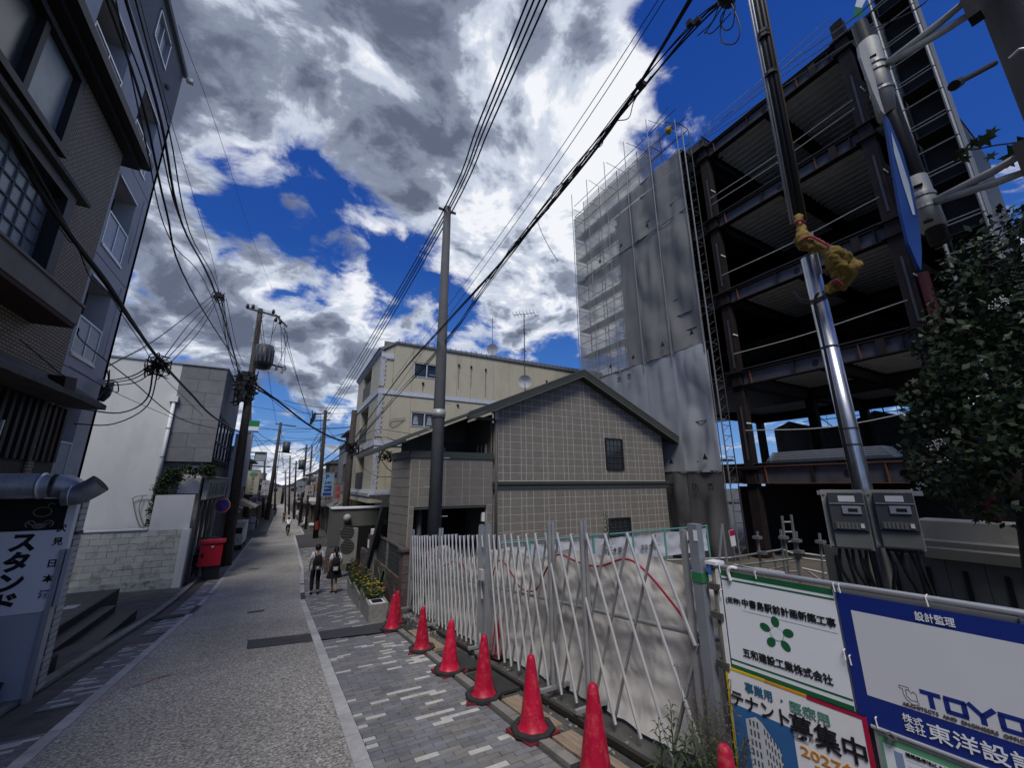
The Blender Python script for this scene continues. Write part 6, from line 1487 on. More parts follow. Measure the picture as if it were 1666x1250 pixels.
wires('drop_cables','cables fanning from the spider junction to the poles and the white building',L,.012)
L = [[atT(252,590,-3.1),atT(215,612,-3.5),atT(172,620,-4.3)],[atT(254,594,-3.1),atT(218,616,-3.5),atT(172,624,-4.3)],[atT(256,598,-3.1),atT(222,622,-3.5),atT(175,628,-4.3)],
     [atT(250,598,-3.1),atT(238,650,-3.4),atT(195,672,-3.9),atT(122,664,-4.5)],[atT(258,600,-3.1),atT(240,660,-3.4),atT(185,690,-3.9),atT(120,690,-4.5)],
     [atT(128,534,-4.5),atT(135,556,-4.5),atT(215,620,-4),atT(290,680,-3.3),atT(352,698,-3.2)],[atT(113,596,-4.5),atT(190,640,-4),atT(280,680,-3.4)]]
wires('drop_cables','house drop cables looping between the grey block and the cable knot',L,[.014,.012,.012,.018,.014,.014,.007])
js = thing('cable_splice', 'twin black cable splices beside the corner of the grey block', 'splice case', atT(173,640,-4.3))
for dz in (0,.12): MB().tube([atT(166,652,-4.3)+Z*dz,atT(172,642,-4.3)+Z*dz,atT(181,632,-4.3)+Z*dz],[.05,.1,.05],8).build('case', m_blackp, js)
for pts in ([(172,620),(190,622),(192,638),(181,636)],[(174,600),(176,618),(166,645)],[(178,602),(176,625),(160,648),(158,652)]): MB().tube(poly_smooth([atT(*p,-4.3) for p in pts],5),.014,5).build('loop', m_wire, js)
MB().box(atT(166,628,-4.45),atT(172,618,-4.3)).build('bracket', m_alu, js)
# cables from the transformer pole across the street to the black pole
D0 = atS(400,620,26); D1 = atS(574,722,27)
L = [poly_smooth([D0+Vector((0,0,U(-.2,.2))),atS(455,655,26.3),atS(500,690,26.6),atS(540,712,26.8),D1],4) for _ in range(3)]
wires('overhead_cables','thick cable slung across the street from the transformer pole to the black pole',L,[.055,.035,.02])
L = [sagl(atS(420,628,26),atS(512,692,41),.4),sagl(atS(421,630,26),atS(524,680,41),.3),sagl(atS(462,652,30),atS(580,663,33),.25),sagl(atS(405,660,40),atS(580,672,30),.3),sagl(atS(410,690,40),atS(505,702,41),.3),
     sagl(atS(452,516,26),atS(506,678,41),.2),sagl(atS(462,530,26),atS(508,690,41),.3),sagl(atS(424,505,26),atS(450,690,52),.3)]
wires('overhead_cables','thin wires criss-crossing the street beyond the transformer pole',L,.016)
random.seed(33); L = []
PL = [(457,690,52),(499,726,60),(508,728,50),(431,742,70),(482,752,80),(465,767,110),(407,690,40),(449,754,95),(472,744,92),(530,675,41),(530,690,41),(577,690,27)]
for i in range(46):
    a, b = random.sample(PL,2); A = atS(a[0],a[1]+U(0,40),a[2]); B = atS(b[0],b[1]+U(0,40),b[2]); L.append(sagl(A,B,U(.1,1.0)))
wires('overhead_cables','dense web of thin wires between the far poles',L,.018,k=1)
wires('overhead_cables','cables from the black pole to the white corner of the tiled house',[[D1,atS(620,712,24),atS(641,716,20),atS(655,715,13.5)],[D1-Z*.1,atS(612,742,24),atS(630,762,19),atS(646,772,15)],[D1,atS(610,700,24),atS(660,705,20),atS(700,712,15)],[D1-Z*.3,atS(590,760,26),atS(612,775,22),atS(648,776,15)]],[.02,.018,.014,.014])
j3 = thing('cable_junction', 'tangle of grey cable loops on the corner of the cream block', 'cable junction', atS(625,745,22))
loops(atS(628,740,22),14,.35,j3,.018,seed=41); loops(atS(655,718,14),6,.12,j3,.007,seed=43)
wires('roof_wires','three thin wires from the formwork corner to the concrete pole',[[Vector((17.6,10.4,20.3)),atD(1250,130,14),atD(1400,20,8),atD(1420,-20,7)],[Vector((17.6,10.4,20.2)),atD(1250,140,14),atD(1370,55,8),atD(1450,-10,7)],[Vector((17.6,10.4,20.1)),atD(1260,150,14),atD(1380,70,9),atD(1480,20,8),atD(1520,-10,8)]],.012)

# ================================================================== RIGHT KERBSIDE: planters, block wall, AC
def planter(s0, s1, lab, cut=True):
    o = thing('concrete_planter', lab, 'planter', (2.3,(s0+s1)/2,gz((s0+s1)/2)), group='concrete planters along the pavement')
    x = lambda s: 2.06+(s-10.7)*.045 ; w = .46
    zb = lambda s: gz(s); h = .44
    m_ = mat('exposed_aggregate_concrete',(.30,.29,.27),.85,var=.3,scale=14,bump=.5,bscale=70)
    ins = .045
    A = [(x(s0)+ins,s0+ins),(x(s0)+w-ins,s0+ins),(x(s1)+w-ins,s1-ins),(x(s1)+ins,s1-ins)]; B = [(x(s0),s0),(x(s0)+w,s0),(x(s1)+w,s1),(x(s1),s1)]
    zt_ = max(zb(s0),zb(s1))+h-.04
    C_ = [(x(s0)+.05,s0+.05),(x(s0)+w-.05,s0+.05),(x(s1)+w-.05,s1-.05),(x(s1)+.05,s1-.05)]
    mb = MB(); v = [Vector((a,b,min(zb(s0),zb(s1)))) for a,b in A]+[Vector((a,b,zt_)) for a,b in B]+[Vector((a,b,zt_)) for a,b in C_]+[Vector((a,b,zt_-.06)) for a,b in C_]
    mb.v = v
    for k in range(4):
        j = (k+1)%4; mb.f += [(k,j,4+j,4+k),(4+k,4+j,8+j,8+k),(8+k,8+j,12+j,12+k)]
    mb.build('trough', m_, o)
    MB().quad(*[(a,b,zt_-.05) for a,b in C_]).build('soil', mat('dark_soil',(.03,.022,.016),.95), o)
    return o, x, zt_
pl1,x1,z1 = planter(10.75,12.6,'concrete planter with an open white-rimmed end, nearest the traffic cones')
pl2,x2,z2 = planter(12.7,14.5,'middle concrete planter with orange flowers spilling over')
pl3,x3,z3 = planter(14.6,16.4,'farthest concrete planter, with orange blooms, near the walking students')
MB().box((2.13,10.80,z1-.02),(2.46,11.2,z1+.012)).build('white_rim', m_white, pl1); MB().box((2.17,10.84,z1-.015),(2.42,11.16,z1+.016)).build('dark_opening', m_black, pl1)
m_fol = mat('flower_foliage', (.035,.06,.022), .6, var=.5, scale=12); m_fol2 = mat('flower_foliage_light', (.07,.105,.04), .6, var=.4, scale=12)
m_yf = mat('yellow_petals', (.55,.36,.03), .6, var=.3, scale=30); m_of = mat('orange_petals', (.55,.11,.015), .6, var=.3, scale=30)
def plant(nm, lab, cat, s0, s1, xf, zt_, h, fl_m, nf, fsz=.028, n=900):
    o = thing(nm, lab, cat, (xf((s0+s1)/2)+.2,(s0+s1)/2,zt_))
    pts = [Vector((xf(s_)+U(.02,.44),s_,zt_+U(-.02,h)*(1-.5*rnd()))) for s_ in [U(s0,s1) for _ in range(160)]]
    tag(leafcloud('leaves',pts,n,.034,m_fol,o,.07),kind='stuff'); tag(leafcloud('pale_leaves',pts,n//2,.03,m_fol2,o,.08),kind='stuff')
    fb = MB()
    for i in range(nf):
        c = random.choice(pts)+Vector((U(-.05,.05),U(-.05,.05),U(.03,.10)))
        for k in range(5): a = k*1.257; d_ = Vector((cos(a),sin(a),.35)); e_ = Vector((-sin(a),cos(a),0)); fb.quad(c,c+d_*fsz-e_*fsz*.5,c+d_*fsz*1.5,c+d_*fsz+e_*fsz*.5)
    tag(fb.build('blossoms',fl_m,o),kind='stuff'); return o
plant('yellow_flowers','low yellow flowers in the nearest concrete planter','flowers',11.25,12.55,x1,z1,.16,m_yf,70)
plant('mixed_flowers','yellow and green bedding plants in the middle planter','flowers',12.75,14.4,x2,z2,.32,m_yf,26)
plant('orange_flowers','tall orange lantana flowers in the farthest planter','flowers',13.9,16.4,x3,z3,.62,m_of,80,.035,2000)
ag = thing('agave', 'spiky striped strap-leaved plant behind the middle planter', 'plant', (2.85,13.3,gz(13.3)))
for i in range(16):
    a = U(0,6.28); l = U(.5,.8); b0_ = Vector((2.85,13.3,gz(13.3)+.35)); d_ = Vector((cos(a)*.32,sin(a)*.32,0))
    p = [b0_, b0_+d_*.4+Z*l*.6, b0_+d_+Z*l*.8, b0_+d_*1.5+Z*l*.45]; p = poly_smooth(p,3); mb = MB()
    for k in range(len(p)-1):
        w0 = .03*(1-k/len(p)); w1 = .03*(1-(k+1)/len(p)); e_ = Vector((-sin(a),cos(a),0)); mb.quad(p[k]-e_*w0,p[k]+e_*w0,p[k+1]+e_*w1,p[k+1]-e_*w1)
    mb.build('leaf', random.choice([m_fol,m_fol2]), ag)
MB().lathe([(.12,0),(.17,.36),(.18,.38),(.1,.38)],(2.85,13.3,gz(13.3)),12).build('pot', m_trim, ag)
# split-face block wall
m_pblk = mat('pinkish_brown_block', (.115,.085,.08), .9, objrand=.25, var=.4, scale=7, bump=.9, bscale=24, dark=(.05,.04,.038), dscale=6, damt=.7)
kw = thing('garden_wall', 'split-faced pinkish brown block wall with a grey slatted fence on top', 'wall', (3.3,15,gz(15)))
WT = lambda s: 3.22 if s < 14 else 3.22
MB().box((3.25,12.2,-2.6),(3.34,19.4,-.62)).build('wall_core', m_joint, kw)
for r_ in range(7):
    z0 = -2.0+r_*.2; 
    if z0 > -.75: break
    s = 12.42+(.2 if r_%2 else 0)
    while s < 19.3: e_ = min(s+.4,19.35); MB().box((3.20+U(-.012,.012),s+.006,z0+.006),(3.26,e_-.006,z0+.194)).build('block', m_pblk, kw); s += .4
for r_ in range(11):
    z0 = -2.0+r_*.2; MB().box((3.14,12.0,z0+.005),(3.50,12.38,z0+.195)).build('block', m_pblk, kw)
MB().box((3.08,11.94,.205),(3.56,12.44,.27)).build('pillar_cap', m_pblk, kw)
for i in range(5): MB().box((3.27,12.4,-.6+i*.15),(3.31,16.2,-.47+i*.15)).build('slat', m_trim, kw)
for s in (12.5,13.4,14.3,15.2,16.15): MB().box((3.25,s-.03,-.62),(3.35,s+.03,.2)).build('fence_post', m_trim, kw)
MB().box((3.24,12.4,.17),(3.36,16.2,.22)).build('top_rail', m_trim2, kw)
MB().box((3.18,16.3,-2.2),(3.30,16.95,-.05)).build('concrete_slab', m_conc, kw)
for r_ in range(11): MB().box((3.12,17.0,-2.05+r_*.2+.005),(3.5,17.4,-2.05+(r_+1)*.2-.005)).build('block', m_pblk, kw)
MB().box((3.1,18.2,-2.1),(3.18,18.5,-.3)).build('notice_plate', m_white, kw) if False else MB().box((3.10,17.1,-.35),(3.12,17.35,-.05)).build('notice_plate', m_white, kw)
MB().box((3.2,12.9,.5),(3.4,13.1,.7)).build('lamp', m_white, kw) if False else None
wl_ = thing('wall_lantern', 'small white lantern box on the far pillar of the block wall', 'lamp', (3.3,17.2,.15))
MB().box((3.18,17.08,.15),(3.42,17.32,.35)).build('lantern_box', m_white, wl_); MB().box((3.24,17.14,.12),(3.36,17.26,.15)).build('foot', m_blackp, wl_)
acu = thing('air_conditioner', 'tall two-fan outdoor air conditioning unit beside the block wall', 'air conditioner', (3.2,20.5,gz(20.5)))
aA = atS(552,905,20.6); aB = atS(583,860,20.6)
m_ac = mat('ac_beige',(.26,.255,.235),.6,var=.08)
MB().box((aA.x,20.6,aA.z-.35),(aB.x,21.0,aB.z)).build('cabinet', m_ac, acu)
for (px,py) in ((565,867),(565,890)):
    c = atS(px,py,20.58); mb = MB(); mb.tube([c,c+Y*.03],.30,24); mb.build('fan_grille', m_blackp, acu)
    for k in range(9): z = c.z-.27+k*.0675; w = sqrt(max(0,.29**2-(z-c.z)**2)); MB().box((c.x-w,20.565,z-.006),(c.x+w,20.575,z+.006)).build('grille_bar', m_ac, acu)
lpo = thing('bollard_loops', 'pair of white hoop bollards in front of the air conditioner', 'bollard', (2.9,19.0,gz(19)))
for px in (554,564):
    c = gnd(px,918+ (px-554)*.9); MB().tube(poly_smooth([c,c+Z*.70,c+Z*.80+Y*.06,c+Z*.80+Y*.22,c+Z*.70+Y*.28,c+Y*.28],3),.028,8).build('hoop', m_white, lpo)
# low building behind: corrugated, globe lamp
lowb = thing('corrugated_shop', 'low shop with ribbed grey cladding and a globe lamp under the cream block', 'building', (4,23,gz(23)))
cA = atS(541,829,22.6); cB = atS(600,829,22.6)
MB().box((cA.x,22.6,-2.4),(cB.x+1.4,23.6,cA.z)).build('wall', mat('ribbed_grey_green',(.13,.135,.125),.7), lowb)
for i in range(34): x = cA.x+i*.09; MB().box((x,22.565,-.9),(x+.045,22.6,cA.z-.05)).build('rib', mat('ribbed_grey_green',(.13,.135,.125)), lowb)
MB().box((cA.x-.05,22.5,cA.z),(cB.x+1.5,23.7,cA.z+.06)).build('cap', m_white, lowb)
MB().box((cA.x+.9,22.45,-2.4),(cB.x+1.6,22.55,.0)).build('dark_band', m_black, lowb)
MB().ball(atS(565,843,22.4),.19,14).build('globe_lamp', mat('globe_white',(.4,.4,.38),.3), lowb, True)
for i in range(4):
    for r_ in range(6): MB().box((cA.x-.12,22.56+.0,-2.3+r_*.2),(cA.x+.42,22.60,-2.3+r_*.2+.19)).build('block', m_pblk, lowb) if i == 0 else None
# ================================================================== YARD
m_turq = mat('turquoise_pipe', (.10,.28,.27), .5); m_sheet = mat('white_safety_sheet', (.50,.52,.55), .6, var=.1, bump=.3, bscale=6)
yf = thing('safety_sheet_fence', 'row of white safety-first sheets on turquoise frames inside the yard', 'fence', (7,7.8,gz(8)))
YS = 7.6
xs_ = [atS(px,900,YS).x for px in (1153,1083,1030,965,905,860,812)]
zT = atS(1100,862,YS).z
for i,(b,a) in enumerate(zip(xs_,xs_[1:])):
    def f(u,v): x = a+(b-a)*u; z = zT-.62+.60*v-.04*4*u*(1-u)*v; return (x, YS+.04*noise.noise((x*3,z*4,i))+.03*noise.noise((x*8+z*6,z*3,i)), z)
    MB().grid(f,16,12).build('sheet', m_sheet, yf, True)
    if i < 4 and (b-a) > .35: 
        text('安全', .13, ((a+b)/2-.36,YS-.06,zT-.38), X, Z, m_ink, yf, bold=.003); text('第一', .13, ((a+b)/2+.08,YS-.06,zT-.38), X, Z, m_ink, yf, bold=.003)
        c_ = Vector(((a+b)/2-.01,YS-.06,zT-.325)); MB().box(c_-Vector((.05,.002,.015)),c_+Vector((.05,.002,.015))).build('cross_mark', m_ink, yf); MB().box(c_-Vector((.015,.003,.05)),c_+Vector((.015,.001,.05))).build('cross_mark', m_ink, yf)
for x in xs_: MB().tube([(x,YS-.03,-1.6),(x,YS-.03,zT+.06)],.024,6).build('frame_post', m_turq, yf)
MB().tube([(xs_[-1],YS-.03,zT+.03),(xs_[0],YS-.03,zT+.03)],.02,6).build('top_tube', m_turq, yf)
bs = thing('blue_sheet', 'blue plastic sheet heaped beside the safety sheets', 'sheet', (8.5,7.2,.2))
q0 = atS(1112,920,7.3); q1 = atS(1170,942,7.3); MB().grid(lambda u,v:(q0.x+(q1.x-q0.x)*u,7.3+.1*noise.noise((u*5,v*4,2)),q1.z+(q0.z-q1.z)*v),14,6).build('sheet', mat('blue_plastic_sheet',(.02,.07,.22),.4), bs, True)
ys = thing('yard_scaffold', 'low scaffold railing with a short ladder in the dark site yard', 'scaffold', atD(1250,900,9))
def yt(a,b,r=.024,m=m_scaf,nm='tube',d=9.): MB().tube([atD(*a,d),atD(*b,d)],r,6).build(nm,m,ys)
for (x,y0,y1) in ((1232,865,945),(1270,862,940),(1295,865,950),(1333,868,950),(1258,900,940)): yt((x,y0),(x+8,y1))
for (a,b) in (((1085,912),(1190,908)),((1190,908),(1270,895)),((1270,893),(1300,905)),((1300,900),(1345,906)),((1190,922),(1300,908)),((1300,908),(1345,914)),((1194,919),(1310,942)),((1305,925),(1345,934)),((1240,930),(1285,920)),((1315,930),(1340,948)),((1300,944),(1345,950))): yt(a,b,.02)
yt((1272,840),(1284,935),.024,nm='ladder_rail'); yt((1287,838),(1300,935),.024,nm='ladder_rail')
for k in range(6): yt((1274+k*2,850+k*16),(1288+k*2,850+k*16),.018,nm='ladder_rung')
for (x,y) in ((1232,875),(1275,875),(1296,880),(1335,882),(1240,900),(1300,898)): c = atD(x,y,8.95); MB().box(c-Vector((.06,.06,.025)),c+Vector((.06,.06,.025))).build('coupler', m_scaf, ys)
tri = thing('folding_stand', 'tall thin folded metal stand leaning by the soundproof sheet', 'stand', atD(1176,900,7.5))
MB().tube([atD(1175,853,7.5),atD(1169,925,7.5)],.018,6).build('leg', m_alu, tri); MB().tube([atD(1175,853,7.5),atD(1184,925,7.6)],.018,6).build('leg', m_alu, tri)
wsn = thing('warning_strip', 'small white and red notice strip hanging from a scaffold post', 'notice', atD(1190,875,8))
c = [atD(1186,864,8),atD(1194,862,8),atD(1198,888,8),atD(1191,890,8)]; MB().prism(c,(0,.01,0)).build('strip', m_white, wsn); MB().prism([c[0].lerp(c[3],.0)-Y*.004,c[1].lerp(c[2],.0)-Y*.004,c[1].lerp(c[2],.35)-Y*.004,c[0].lerp(c[3],.35)-Y*.004],(0,.003,0)).build('red_heading', m_redp, wsn)
# grooved fence and cream cover
gfn = thing('grooved_panel_fence', 'dull grey vertically grooved panel fence behind the electric meters', 'fence', (7,1.5,gz(1.5)))
m_gp = mat('dull_grey_panel', (.10,.105,.10), .7, var=.2, scale=2)
sa = atT(1341,900,7.0).y
zt_ = atT(1510,906,7).z
y = sa
while y > -3.5:
    MB().box((7.0,y-.31,-1.3),(7.06,y,zt_)).build('panel', m_gp, gfn); MB().box((6.985,y-.17,-.9),(7.0,y-.13,zt_-.12)).build('groove', m_black, gfn); y -= .315
cc = thing('cream_cover', 'long cream moulded cover lying on top of the grooved fence', 'cover', (7,0,zt_))
y0_ = atT(1500,860,7.0).y; zc1 = atT(1520,845,7).z
m_cc = mat('cream_moulding', (.36,.34,.28), .6, var=.15, scale=1.5, dark=(.2,.18,.14), dscale=2, damt=.5)
MB().prism([(6.9,y0_,zt_+.003),(6.86,y0_,zt_+.12),(6.90,y0_,zt_+.14),(6.88,y0_,zt_+.2),(6.93,y0_,zt_+.22),(6.95,y0_,zc1-.02),(7.02,y0_,zc1),(7.2,y0_,zc1),(7.2,y0_,zt_+.003)],(0,-5,0)).build('cover', m_cc, cc)
# near weeds by the hoarding
wd_ = thing('weeds', 'tall green willow-leaved weeds growing at the foot of the white tarpaulin', 'weeds', (3.0,2.6,gz(2.6)))
m_wl = mat('weed_leaf', (.035,.06,.022), .55, var=.4, scale=14); m_wl2 = mat('weed_leaf_dark', (.035,.06,.025), .6, var=.4, scale=14)
def stalk(base_, h, n, lsz, par, lean=(0,0), droop=.3, m_=m_wl):
    top = base_+Vector((lean[0],lean[1],h)); pts = poly_smooth([base_, base_.lerp(top,.5)+Vector((U(-.02,.02),U(-.02,.02),0)), top],3)
    MB().tube(pts,[.006*(1-.7*i/len(pts)) for i in range(len(pts))],5).build('stem', m_wl2, par)
    mb = MB()
    for i in range(n):
        f_ = .12+.88*i/n; c = base_.lerp(top,f_); a = i*2.4; d_ = Vector((cos(a),sin(a),0)); l = lsz*U(.7,1.1)*(1.15-.6*f_); w = l*.11
        e_ = Vector((-sin(a),cos(a),0)); m1 = c+d_*l*.5+Z*l*.30; t1 = c+d_*l+Z*l*(.30-droop)
        mb.quad(c,m1-e_*w,t1,m1+e_*w)
    return mb.build('leaf_whorl', m_, par)
for (px,py,h,n,ls) in ((1100,1300,.62,46,.14),(1140,1300,.56,44,.13),(1118,1300,.42,34,.13),(1075,1300,.40,30,.13),(1158,1290,.38,30,.12)):
    P = atT(px,py-60,3.02); P.z = gz(P.y)-.02; P.y = max(P.y,2.35); stalk(P,h,n,ls,wd_,(U(-.05,.05),U(-.05,.05)))
wd2 = thing('dry_weeds', 'wispy dry brownish weeds climbing the rusty scaffold post', 'weeds', (3.2,2.35,gz(2.4)))
m_dry = mat('dry_weed', (.085,.07,.045), .8, var=.5, scale=14)
for i in range(34):
    b0_ = Vector((3.16+U(-.05,.06),2.38+U(-.14,.16),-.35)); h = U(.5,.98); tp2 = b0_+Vector((U(-.16,.12),U(-.16,.16),h))
    MB().tube(poly_smooth([b0_,b0_.lerp(tp2,.5)+Vector((U(-.05,.05),U(-.05,.05),0)),tp2],3),.0025,4).build('twig', m_dry, wd2)
    mb = MB()
    for k in range(22): c = b0_.lerp(tp2,U(.3,1))+Vector((U(-.05,.05),U(-.05,.05),U(-.04,.04))); a = Vector((U(-1,1),U(-1,1),U(-1,1))).normalized()*.014; b_ = a.orthogonal().normalized()*.006; mb.quad(c-a,c-b_,c+a,c+b_)
    mb.build('leaflets', m_dry if i%2 else m_wl2, wd2)['kind'] = 'stuff'
wd3 = thing('tall_weed', 'single tall feathery weed in front of the lower house window', 'weed', atT(985,870,4.2))
stalk(atT(990,905,4.2),.62,60,.15,wd3,(0,.02),droop=.05,m_=m_wl2)
# tree at the right edge
tr_ = thing('leafy_tree', 'dark leafy tree with small white flower heads at the right edge', 'tree', (6.0,.9,gz(.9)))
m_l1 = mat('dark_tree_leaf', (.014,.028,.011), .55, var=.5, scale=8); m_l2 = mat('tree_leaf', (.028,.052,.02), .55, var=.45, scale=8); m_l3 = mat('pale_tree_leaf', (.07,.11,.05), .55, var=.4, scale=8)
cl = [(1600,560,6.0,.55),(1560,640,5.8,.45),(1640,500,6.0,.6),(1600,720,5.8,.6),(1650,640,5.6,.65),(1530,680,5.8,.32),(1640,780,5.7,.55),(1560,770,5.7,.40),(1660,430,6.1,.5),(1610,480,6.0,.28),(1575,540,6.0,.28),(1700,560,5.8,.9),(1700,720,5.6,.9),(1515,755,5.8,.2),(1720,420,6,.8)]
def maple(mb, c, a, b, s_):
    p = [(0,-.9),(.25,-.35),(.75,-.45),(.42,0),(.8,.45),(.22,.35),(0,1.0),(-.22,.35),(-.8,.45),(-.42,0),(-.75,-.45),(-.25,-.35)]
    n = len(mb.v); mb.v += [c+(a*y+b*x)*s_ for x,y in p]; mb.f.append(tuple(range(n,n+12)))
random.seed(77)
for m_,cnt,sz,nm in ((m_l1,8500,.040,'dark_leaves'),(m_l2,6500,.038,'leaves'),(m_l3,900,.034,'pale_leaves')):
    mb = MB()
    tot = sum(c[3]**2.2 for c in cl)
    for (px,py,d,r_) in cl:
        c0_ = atD(px,py,d)
        for i in range(int(cnt*r_**2.2/tot)):
            v = Vector((random.gauss(0,1),random.gauss(0,1),random.gauss(0,1))).normalized()*r_*(U(.25,1)**.5); v.z *= .8
            P = c0_+v
            if noise.noise(P*2.6) < -.22: continue
            a = Vector((U(-1,1),U(-1,1),U(-1,.4))).normalized(); b = a.orthogonal().normalized(); b = b*cos(i)+a.cross(b)*sin(i)
            if rnd() < .3: maple(mb,P,a,b,sz*U(.6,1.25))
            else: s_=sz*U(.6,1.3); mb.quad(P-a*s_,P-b*s_*.55,P+a*s_,P+b*s_*.55)
    tag(mb.build(nm, m_, tr_), kind='stuff')
fl_ = MB()
for (px,py) in [(1500,790),(1492,800),(1505,760),(1518,728),(1530,720),(1535,748),(1508,770),(1622,486),(1630,492),(1618,500),(1636,486),(1545,700),(1660,420)]:
    c = atD(px,py,5.5)
    for i in range(16): fl_.ball(c+Vector((U(-.04,.04),U(-.04,.04),U(-.03,.03))),.007,4)
tag(fl_.build('white_flower_heads', m_white, tr_), kind='stuff')
for (a,b,r_) in (((1690,1000,5.9),(1650,760,5.9),.06),((1650,760,5.9),(1590,600,5.9),.035),((1650,760,5.9),(1690,500,5.9),.04),((1650,760,5.9),(1540,690,5.8),.025)):
    MB().tube([atD(*a),atD(*b)],[r_,r_*.6],8).build('limb', m_wood, tr_, True)
tg = MB(); brn = thing('vine_sprig', 'thin vine sprig with lobed leaves against the sky near the concrete pole', 'vine', atD(1600,240,4.5))
MB().tube(poly_smooth([atD(*p,4.4) for p in ((1680,225),(1650,232),(1620,236),(1590,242),(1560,245),(1552,250))],4),.006,5).build('stem', m_wood, brn)
for (px,py,s_) in ((1602,228,.075),(1612,216,.06),(1585,232,.05),(1568,246,.065),(1560,252,.06),(1570,258,.05),(1612,254,.05),(1655,250,.11),(1640,262,.07),(1670,235,.1)):
    mb = MB(); c = atD(px,py,4.4); a = Vector((U(-.5,.5),-.3,-1)).normalized(); b = (CAM-c).normalized().cross(a).normalized(); maple(mb,c,a,b,s_); mb.build('leaf', m_l2, brn)
sprigs = thing('vine_sprigs', 'hanging vine shoots at the right edge above the leafy tree', 'vine', atD(1640,370,4.6))
for i in range(70):
    px = 1595+abs(random.gauss(0,1))*40; py = 330+rnd()*130; 
    if px < 1690-(py-300)*.45: px = 1690-(py-300)*.45+U(0,40)
    c = atD(px,py,4.8); mb = MB(); a = Vector((U(-.8,.8),U(-.5,.5),-1)).normalized(); b = a.orthogonal().normalized(); maple(mb,c,a,b,U(.03,.06)); mb.build('leaf', random.choice([m_l1,m_l2]), sprigs)
for k in range(5): MB().tube(poly_smooth([atD(1700,340+k*28,4.8),atD(1650,370+k*22,4.8),atD(1600+k*4,405+k*14,4.8)],4),.006,4).build('stem', m_wood, sprigs)
# ================================================================== FAR STREET
random.seed(5)
cols_ = [(.30,.28,.24),(.22,.2,.17),(.38,.37,.35),(.16,.13,.10),(.27,.25,.24),(.42,.40,.36),(.11,.09,.075),(.33,.31,.30),(.20,.21,.22),(.46,.46,.46)]
kinds = ['beige plastered','dark timber-fronted','pale rendered','brown boarded','grey rendered','cream two-storey','black timber','off-white','slate-grey','white']
hn = 0
rt = mat('grey_roof_tiles',(.075,.078,.085),.6,var=.25,scale=8)
def farhouse(side, s0, s1, t, h, ci, lab):
    c = cols_[ci]; m_ = mat('far_wall_%s'%kinds[ci].replace(' ','_'), c, .8, var=.15, scale=1.2, dark=tuple(v*.5 for v in c), dscale=1.5, damt=.5)
    g0 = gz(s0)-.4; zt_ = gz(s0)+h; o = thing('town_house', lab, 'house', (t,(s0+s1)/2,gz(s0)), group='houses lining the far street')
    x1_ = t+side*9
    MB().box((t,s0,g0),(x1_,s1,zt_)).build('wall', m_, o)
    # roof
    e = side*-.45
    if ci in (1,3,5,6,0):
        MB().prism([(t+e,s0-.15,zt_-.05),(t+e,s0-.15,zt_+.08),(t+side*4.5,s0-.15,zt_+1.7),(x1_,s0-.15,zt_+.1),(x1_,s0-.15,zt_-.05)],(0,s1-s0+.3,0)).build('roof', rt, o)
    else: MB().box((t-side*.1,s0-.05,zt_),(x1_,s1+.05,zt_+.25)).build('parapet', m_, o)
    gm = MB().box((t-side*.02,s0+.3,g0+.4),(t-side*.03,s1-.3,gz(s0)+2.5)).build('shop_opening', m_blackp, o)
    n = random.choice([2,3,4])
    for i in range(n): y = s0+.3+(s1-s0-.6)*i/n; MB().box((t-side*.03,y,g0+.4),(t-side*.07,y+.08,gz(s0)+2.5)).build('door_post', m_, gm)
    MB().prism([(t,s0+.1,gz(s0)+2.95),(t-side*.75,s0+.1,gz(s0)+2.6),(t-side*.75,s0+.1,gz(s0)+2.54),(t,s0+.1,gz(s0)+2.75)],(0,s1-s0-.2,0)).build('awning', random.choice([rt,m_trim,m_conc,mat('faded_canvas',(.30,.24,.16),.8)]), o)
    fl_n = int((h-3)/2.6)
    for k in range(max(1,fl_n)):
        z = gz(s0)+3.5+k*2.7
        if z+1.2 > zt_: break
        y = s0+.6
        while y+1.3 < s1:
            w = MB().box((t-side*.01,y,z),(t-side*.03,y+1.3,z+1.15)).build('window', m_glass, o); f = MB()
            for yy in (y,y+.65,y+1.3): f.box((t-side*.03,yy-.03,z),(t-side*.07,yy+.03,z+1.15))
            f.box((t-side*.03,y,z-.05),(t-side*.1,y+1.3,z)); f.box((t-side*.03,y,z+1.1),(t-side*.07,y+1.3,z+1.15)); f.build('frame', m_alu, w); y += 2.1
    # side wall window and pipe facing the camera
    MB().tube([(t+side*.3,s0-.06,g0),(t+side*.3,s0-.06,zt_)],.05,6).build('drainpipe', m_conc_d, o)
    if rnd() < .6: yy = s0-.02; w = MB().box((t+side*.9,s0-.03,zt_-1.8),(t+side*1.7,s0-.01,zt_-1.0)).build('window', m_glass, o)
    if rnd() < .5: MB().box((t-side*.05,s0+1,gz(s0)+3.0),(t-side*.45,s0+1.9,gz(s0)+3.6)).build('wall_ac_unit', m_ac, o)
    return o
ll = ['with a blank bluish board','with a shop awning','narrow and tall','with a boxy front','leaning on its neighbour','near the leaning pole','with paired windows','low and wide','beside the small pole','at the vanishing end','closing the view']
s = 31.2; i = 0
tl = [-3.3,-3.6,-3.25,-3.5,-3.3,-3.4,-3.2,-3.4,-3.5,-3.4,-3.6,-3.6,-3.6]
hs = [6.6,5.4,6.8,5.6,6.4,5.2,6.2,7.6,5.6,6.4,5.4,6.2,6]
cl_ = [8,9,0,6,4,3,1,7,6,5,1,3,6]
